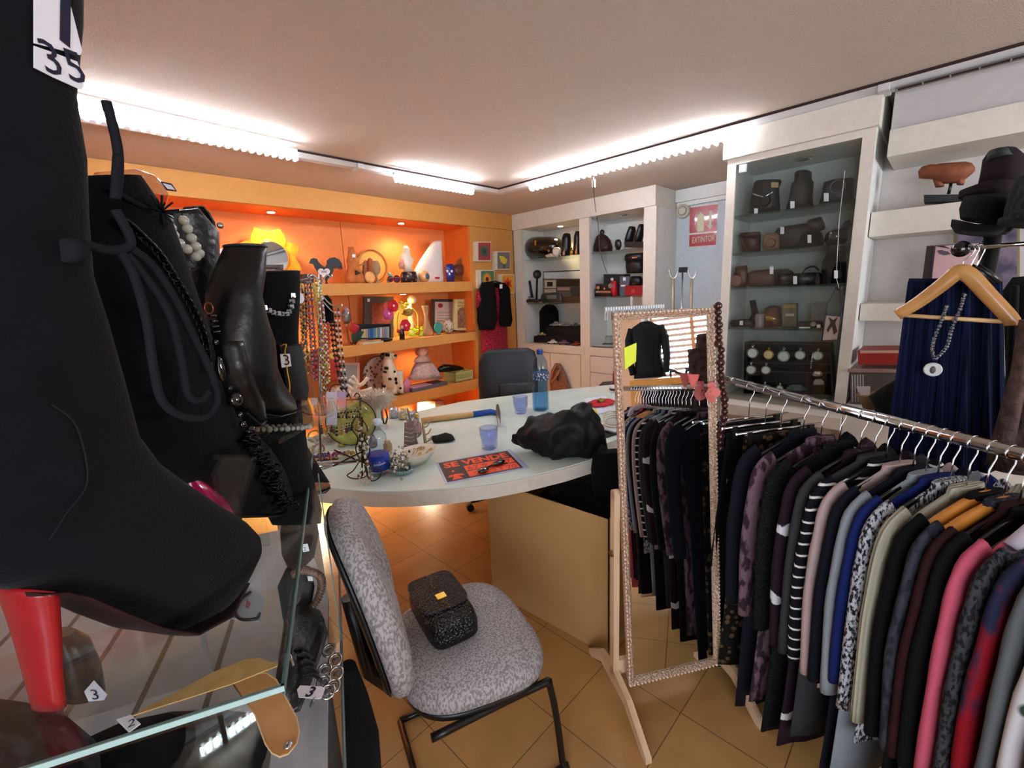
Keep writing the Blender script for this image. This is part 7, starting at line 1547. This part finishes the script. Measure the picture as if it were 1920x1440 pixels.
for i,p in enumerate(path):
    for j in range(3):
        o=np.array([R6.gauss(0,.006),R6.gauss(0,.004),R6.gauss(0,.006)]);u=nz((R6.gauss(0,1),R6.gauss(0,1),R6.gauss(0,1)));v=nz(np.cross(u,(.3,.5,.8)));g.tube(circ(p+o,.0085,u,v,10),.0018,5,closed=True)
t.part('chain_cluster',g,ch);t.done()
# satin pouch between boots
PG=PL((.10,1.05,0),NA)
t=T('satin_pouch','crumpled crimson and champagne satin pouch glimpsed between the two thigh boots','pouch')
t.part('red_half',rough(G().loft(PG,densify([(172,585,182,575,.02),(170,640,200,640,.04),(168,720,205,700,.05)],3),16),.0,1),M('crimson_satin','a02a36',.3,sheen=.3,bump=.4,bscale=30));t.part('champagne_half',G().loft(PG,densify([(170,720,205,660,.05),(172,750,218,740,.055)],3),16),M('champagne_satin','c08a7c',.3,bump=.5,bscale=30))
t.part('magenta_tip',G().loft(PG,densify([(172,750,220,742,.05),(195,790,216,785,.03),(206,815,212,814,.01)],3),14),M('magenta_satin','8e1450',.3));t.done()
# boot with pearls
PF_=PL((.34,1.12,0),NA)
t=T('ankle_boot','black leather strap-topped boot with a pearl string, behind the thigh boots','boot')
t.part('shaft',G().loft(PF_,densify([(296,398,350,392,.045),(300,420,392,440,.05),(300,470,394,500,.05),(312,520,402,530,.048),(330,570,400,560,.045),(340,640,396,620,.045),(345,740,395,740,.045)],3),22),leather)
g=G();t.part('strap_loop',G().rings([[PF_.p(x1,y1,o) for x1,y1,o in((a,b,.012),(a+5,b+2,.012),(a+5,b+2,-.012),(a,b,-.012))] for a,b in((338,420),(345,400),(356,387),(368,386),(378,398),(388,415),(392,440),(393,470))],smooth=False),leather)
t.part('rivet',G().ball(PF_.p(366,426,.052),(.006,.004,.006),8,5),silver);t.done()
t=T('pearl_necklace','string of large grey-white pearls hanging over the strap-topped boot','necklace');pearl=M('pearl','b9b9ae',.2,coat=.8)
PP_=PL(PF_.o+PF_.n*.075,NA)
pl_=[(315,409),(321,427),(326,440.5),(337,456),(351,467),(368,481),(374,475),(367.5,462),(359,446),(352,428.5),(345,413.5)]
for x,y in pl_:t.part('pearl',G().ball(PP_.p(x,y),.0092*PP_.p(x,y)[1]/1.06,12,8),pearl)
t.part('thread',G().tube(pts(PP_,pl_),.001,4),gw);t.done()
# clear mask
PM=PL((.16,1.0,0),NA)
t=T('clear_mask','clear plastic domed blister with a small dark-framed tag above the second boot','packaging')
t.part('dome',G().loft(PM,densify([(192,322,240,318,.03),(196,335,262,332,.05),(215,350,280,350,.05),(250,372,294,368,.04),(270,400,298,392,.02)],3),18),pane('clear_blister','eadfe4'));t.part('tag',G().prism(pts(PM,[(260,345),(280,349),(289,361),(272,359)],.04),PM.n*.002),tagw)
t.part('tag_frame',G().tube(pts(PM,[(260,345),(280,349),(289,361),(272,359)],.042),.0015,5,closed=True),black);t.done()
# riser
t=T('glass_riser','small clear glass riser on the vitrine under the pair of ankle boots','display riser')
q=PL((.36,.98,0),NA)
zr=float(q.p(520,778)[2])-.002
rc=q.p(500,778)
t.part('top',G().box((rc[0],rc[1],zr-.004),(.36,.20,.008),ax=(nz((.8,.6,0)),nz((-.6,.8,0)),Zu)),clear)
for sx in(-1,1):
    c=rc+nz((.8,.6,0))*.17*sx;t.part('side',G().box((c[0],c[1],(ZS+.0+zr-.008)/2+.0005),(.006,.20,zr-.009-ZS),ax=(nz((.8,.6,0)),nz((-.6,.8,0)),Zu)),clear)
t.done()
gl2=M('glossy_black_leather','08080a',.36,bump=.25,bscale=30,scale=15)
t=T('ankle_boot','glossy black ankle boot with wide open cuff, front one on the glass riser','boot')
t.part('upper',G().loft(q,densify([(437,459,483,466,.035),(420,505,477,515,.042),(408,545,468,560,.045),(400,600,484,605,.046),(394,650,500,640,.046),(398,700,505,690,.045),(420,735,520,722,.042),(455,770,543,748,.035),(500,779,549,765,.025)],4),26),gl2)
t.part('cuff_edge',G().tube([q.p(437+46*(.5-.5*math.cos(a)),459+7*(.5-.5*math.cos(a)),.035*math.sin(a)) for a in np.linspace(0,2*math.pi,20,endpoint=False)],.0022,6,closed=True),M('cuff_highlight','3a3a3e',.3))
t.part('sole',G().loft(q,densify([(452,771,456,777,.03),(500,779,502,784,.032),(549,768,552,773,.02)],2),12),black);t.done()
q2=PL((.33,.93,0),NA)
t=T('ankle_boot','glossy black leather ankle boot, rear one of the pair, its toe beside the jet beads','boot')
t.part('upper',G().loft(q2,densify([(396,640,440,640,.03),(398,690,446,680,.036),(415,735,462,720,.034),(440,770,480,752,.03),(470,795,490,778,.018)],4),22),gl2);t.part('sole',G().loft(q2,densify([(438,770,440,776,.025),(470,796,474,801,.022),(489,786,492,791,.012)],2),10),black)
zz=float(q2.p(475,800)[2]);c=q2.p(440,780);t.part('heel',G().cyl((c[0]-.03,c[1],ZS+.001),(c[0]-.03,c[1],zz+.02),.014,.02),black);t.done()
q=PL((.50,1.22,0),NA)
t=T('knee_boot','matte black boot with flat-topped shaft standing behind the ankle boots','boot')
t.part('shaft',G().loft(q,densify([(476,511,547,509,.05),(478,560,545,560,.052),(486,620,541,625,.05),(492,680,540,690,.05),(495,760,545,760,.05),(500,830,550,830,.055)],3),24),blackm);zb_=float(q.p(520,830)[2])
t.part('foot',G().loft(q,densify([(500,830,550,830,.055),(500,870,590,880,.05),(505,900,610,905,.045)],3),20),blackm)
t.part('top_edge',G().tube([q.p(511.5+35.5*math.cos(a),510,.05*math.sin(a)) for a in np.linspace(0,2*math.pi,20,endpoint=False)],.002,5,closed=True),M('edge_dark_grey','26262a',.6));t.done()
t=T('cube_bead_necklace','black cord necklace with glass cube beads swagged round the flat-topped boot','necklace');path=smoothpath(pts(PL(q.o+q.n*.058,NA),[(472,545),(480,560),(492,574),(508,584),(525,588),(540,587),(547,570),(549,550)]),4)
for i,p in enumerate(path):
    if i%2:t.part('bead',G().box(p,(.009,.009,.009),rz=20*i),M('glass_cube','8e9494',.1,coat=1))
t.part('cord',G().tube(path,.0045,6),jet);t.done()
q=PL((.34,.98,0),NA)
t=T('knee_boot','dark matte boot shaft with a silver bead bangle on its rim, under the riser','boot')
t.part('shaft',G().loft(q,densify([(478,805,556,800,.045),(485,850,560,850,.047),(495,900,572,905,.048),(505,950,590,955,.045),(520,985,592,980,.035)],3),22),blackm);t.done()
t=T('bangle','silver and pearl bead bangle resting round the rim of the dark boot','bracelet');path=[q.p(518+44*math.cos(a),802-4*math.cos(a),.055*math.sin(a)) for a in np.linspace(0,2*math.pi,36,endpoint=False)]
g=G()
for i,p in enumerate(path):g.ball(p,.0045 if i%3 else .006,7,5)
t.part('beads',g,pearl);t.part('wire',G().tube(path,.0012,4,closed=True),silver);t.done()
q=PL((.62,1.42,0),(.2,-1,0))
t=T('suede_shoe','tan suede shoe toe poking out past the black boots','shoe');t.part('upper',G().loft(q,densify([(560,885,562,925,.03),(580,888,582,922,.035),(600,895,602,918,.03),(615,905,616,913,.012)],3),16),M('tan_suede','8a5c42',.9));t.part('sole',G().loft(q,[(560,925,562,929,.03),(600,918,602,923,.03),(616,912,617,916,.012)],10),black);t.done()
# --- items on the lower glass shelf and below
def lw(x,y,z=.801):return ZP(z).p(x,y)
t=T('high_heeled_shoe','black court shoe with a 2 tag leaning beside the grey chair','shoe');q=FPL(*lw(570,1060,.9)[:2])
k=t.part('upper',G().loft(q,densify([(535,930,572,930,.03),(530,960,590,965,.04),(525,1000,598,1000,.045),(528,1040,590,1040,.04),(540,1065,570,1062,.02)],3),18),blackm);k2=tagp(t,q,[(563,1004),(574,1003),(577,1016),(566,1018)],.047,k)
t.part('tag_digit',text_g('2',(.012,.013),q.p(566.5,1015,.0485),nz(q.p(580,1013)-q.p(566.5,1015)),Zu,0),ink,k2);t.done()
q=FPL(*lw(575,1110,.84)[:2])
t=T('handbag','dark handbag with a twisted copper and brown rope handle','handbag')
path=smoothpath(pts(q,[(545,1152),(566,1140),(588,1118),(600,1090),(598,1070),(582,1060),(560,1058),(546,1066)],.03),6);rope=M('copper_rope','8a6a58',.4,.4)
g=G();rs=[];g.tube(path,.007,8)
for i in range(0,len(path)-1):
    tt=nz(path[i+1]-path[i]);a=nz(np.cross(tt,q.n));g.tube([path[i]+a*.0085-tt*.003,path[i]+q.n*.009,path[i]-a*.0085+tt*.003],.0028,5)
t.part('rope_handle',g,rope);t.part('body',G().loft(q,densify([(530,1160,580,1160,.03),(520,1100,590,1100,.035),(535,1068,585,1066,.02)],3),16),M('dark_brown_bag','140f10',.6));k2=tagp(t,q,[(574,1068),(584,1069),(585,1077),(576,1077)],.03);t.done()
rz_=nz(lw(600,1200)-lw(545,1330))
t=T('handbag','black ruched leather handbag with piped edge on the lower glass shelf','handbag');ru=M('ruched_leather','16171a',.4,bump=.5,bscale=40)
def lay(ps,h0,h1,inset=.9,z=.801):
    a=[ZP(z+h0).p(x,y) for x,y in ps];c=sum(a)/len(a);rs=[]
    for h,k_ in((h0,.94),((h0+h1)*.4,1),((h0+h1)*.75,1.0),(h1,inset),(h1+.004,inset*.6)):rs.append([c*np.array([1,1,0])+(p-c)*np.array([1,1,0])*k_+Zu*(z+h) for p in a])
    return G().rings(rs)
bagp=[(545,1165),(575,1160),(606,1172),(612,1188),(600,1225),(580,1280),(560,1330),(535,1345),(520,1320),(530,1250),(538,1200)]
t.part('body',lay(bagp,.0,.05),ru);t.part('piping',G().tube([ZP(.801+.045).p(x,y) for x,y in bagp],.004,6,closed=True),M('piping_grey','2c2d30',.35))
for i in range(5):
    x=552+i*5.5;y=1218+i*13;t.part('pleat',G().tube(smoothpath([ZP(.857).p(x,y),ZP(.861).p(x+15,y-4),ZP(.857).p(x+28,y+6)],3),.004,6),ru)
t.part('zip_pull',G().tube([ZP(.86).p(541,1162),ZP(.862).p(544,1190),ZP(.862).p(542,1225),ZP(.86).p(551,1250)],.003,6),chrome);t.done()
t=T('ring_necklace','necklace of silver rings set with clear stones lying near the 3 tag','necklace')
for x,y in((616,1215),(628,1233),(608,1252),(630,1258),(606,1275),(624,1282),(614,1292)):
    c=lw(x,y,.815);t.part('ring',G().tube(circ(c,.0125,nz((1,.2,.2)),nz((-.2,1,.3)),16),.0028,6,closed=True),silver);t.part('stone',G().ball(c,(.008,.008,.004),10,6),M('smoky_stone','4a4644',.08,coat=1))
t.done(snap=.802)
t=T('tag','white tag handwritten with a bold 3 beside the gold-buckled strap','tag');z=.87
k=t.part('card',G().prism([ZP(z).p(x,y) for x,y in((557,1294),(563,1286),(604,1288),(609,1293),(603,1309),(597,1311),(560,1308))],(0,0,.001)),tagw)
o=ZP(z+.0015).p(570,1305);U_=nz(ZP(z).p(600,1309)-ZP(z).p(566,1305));t.part('tag_digit',text_g('3',(.030,.028),o,U_,nz(np.cross(Zu,U_)),0,bold=.03),ink,k);t.part('cord',G().tube([ZP(z).p(590,1311),ZP(z-.03).p(583,1322)],.0035,6),steel);t.done()
t=T('tan_strap','gold-tan leather strap end with a round rivet on the black bag','strap');z=.90
sp_=[(436,1282),(478,1263),(500,1262),(518,1275),(556,1345),(561,1372),(556,1395),(540,1414),(525,1419),(510,1412),(498,1395),(478,1340)]
k=t.part('leather',G().prism([ZP(z).p(x,y) for x,y in sp_],(0,0,.004)),M('gold_tan_leather','c08a52',.45));t.part('rivet',G().ball(ZP(z+.006).p(540,1397),(.007,.007,.003),10,6),silver,k);t.part('stitched_edge',G().tube([ZP(z+.004).p(x,y) for x,y in sp_],.0012,5,closed=True),M('strap_edge_pale','d8b080',.5),k);t.done()
t=T('brown_paper','curled kraft paper sheet pressed under the glass front edge','paper');z=.97
t.part('sheet',G().prism([ZP(z).p(x,y) for x,y in((245,1345),(330,1300),(400,1262),(460,1238),(490,1236),(505,1243),(522,1245),(520,1250),(440,1282),(360,1308),(290,1330))],(0,0,.002)),M('kraft_gold_paper','b8935a',.7,kind='noise',c2='a8844c',scale=40));t.done()
t=T('earring_card','white paper card with black cord necklace and red print, seen through the glass top','card');z=.99
k=t.part('card',G().prism([ZP(z).p(x,y) for x,y in((402,1135),(425,1092),(441,1076),(462,1096),(496,1122),(488,1166),(430,1160))],(0,0,.0012)),M('card_bluish','a6abb2',.6));t.part('red_print',G().prism([ZP(z+.0015).p(x,y) for x,y in((463,1124),(470,1132),(466,1141),(460,1138))],(0,0,.0005)),M('red_print_mark','9c3040',.5),k)
t.part('cord',G().tube(smoothpath([ZP(z+.006).p(x,y) for x,y in((408,1150),(425,1132),(448,1124),(470,1110),(458,1118),(440,1140),(450,1160),(480,1160),(486,1150))],4),.003,6),black);t.done()
# black garments / bags heap at the bottom
t=T('gift_bag','small black gift bag with a white 3 tag and crimson tissue behind the red heel','bag');q=FPL(*ZP(.86).p(150,1280)[:2])
k=t.part('bag',G().loft(q,densify([(92,1190,140,1180,.02),(96,1210,170,1195,.035),(100,1260,190,1240,.04),(110,1310,198,1290,.035)],3),16),gl2);t.part('tissue',G().loft(q,densify([(50,1230,95,1200,.03),(52,1280,120,1260,.04),(70,1330,120,1330,.03)],3),14),M('crimson_tissue','4a0a1c',.35,bump=.5));k2=tagp(t,q,[(150,1270),(168,1250),(192,1276),(186,1286),(158,1288)],.05)
t.part('tag_digit',text_g('3',(.030,.032),q.p(163,1284,.0518),nz(q.p(185,1284)-q.p(163,1284)),Zu,0),ink,k2);t.done()
one('black_bag_pile','pile of soft black bags filling the lower shelf beneath the tan strap','bags',rough(G().loft(FPL(*ZP(.75).p(400,1420)[:2]),densify([(60,1290,62,1600,.05),(200,1330,200,1650,.12),(330,1300,330,1650,.14),(450,1290,450,1650,.14),(560,1320,560,1650,.10),(620,1360,620,1650,.04)],4),26),.02,12,6),M('dull_black_leather','101114',.55,bump=.4,bscale=20)) if False else None
q=FPL(*ZP(.70).p(380,1440)[:2])
g=G().loft(q,densify([(150,1398,152,1452,.03),(230,1382,230,1452,.07),(330,1366,330,1452,.09),(430,1362,430,1452,.10),(520,1366,520,1452,.09),(570,1385,570,1452,.06),(590,1420,590,1450,.03)],4),26)
one('black_tote','soft wrinkled black tote bag lying beneath the tan strap at the bottom edge','bag',g,M('dull_black_leather','08080a',.85,bump=.5,bscale=16))
q=FPL(*ZP(.95).p(60,1400)[:2])
one('checked_scarf','black scarf with a faint white thread pattern in the bottom left corner','scarf',G().loft(q,densify([(-150,1335,-150,1520,.05),(-40,1318,-40,1530,.08),(60,1330,60,1530,.08),(130,1350,135,1520,.06),(180,1390,185,1500,.03)],4),24),M('thread_pattern_black','0e0e12',.8,kind='speck',c2='2c2c32',scale=35,bump=.4))
t=T('tag','small white tag numbered 2 behind the glass at the bottom left','tag');z=1.0
k=t.part('card',G().prism([ZP(z).p(x,y) for x,y in((218,1350),(246,1341),(264,1358),(242,1374))],(0,0,.001)),tagw);o=ZP(z+.0015).p(237,1366);U_=nz(ZP(z).p(260,1356)-ZP(z).p(237,1366));t.part('tag_digit',text_g('2',(.018,.02),o,U_,nz(np.cross(Zu,U_)),0),ink,k);t.done()
t=T('black_coat','black coat trailing to the floor between vitrine and grey chair','coat');q=FPL(*ZP(.45).p(690,1400)[:2])
t.part('body',G().loft(q,densify([(640,1250,668,1245,.02),(640,1300,690,1300,.03),(645,1380,710,1370,.04),(650,1500,720,1500,.05)],3),18),blackm);t.done()
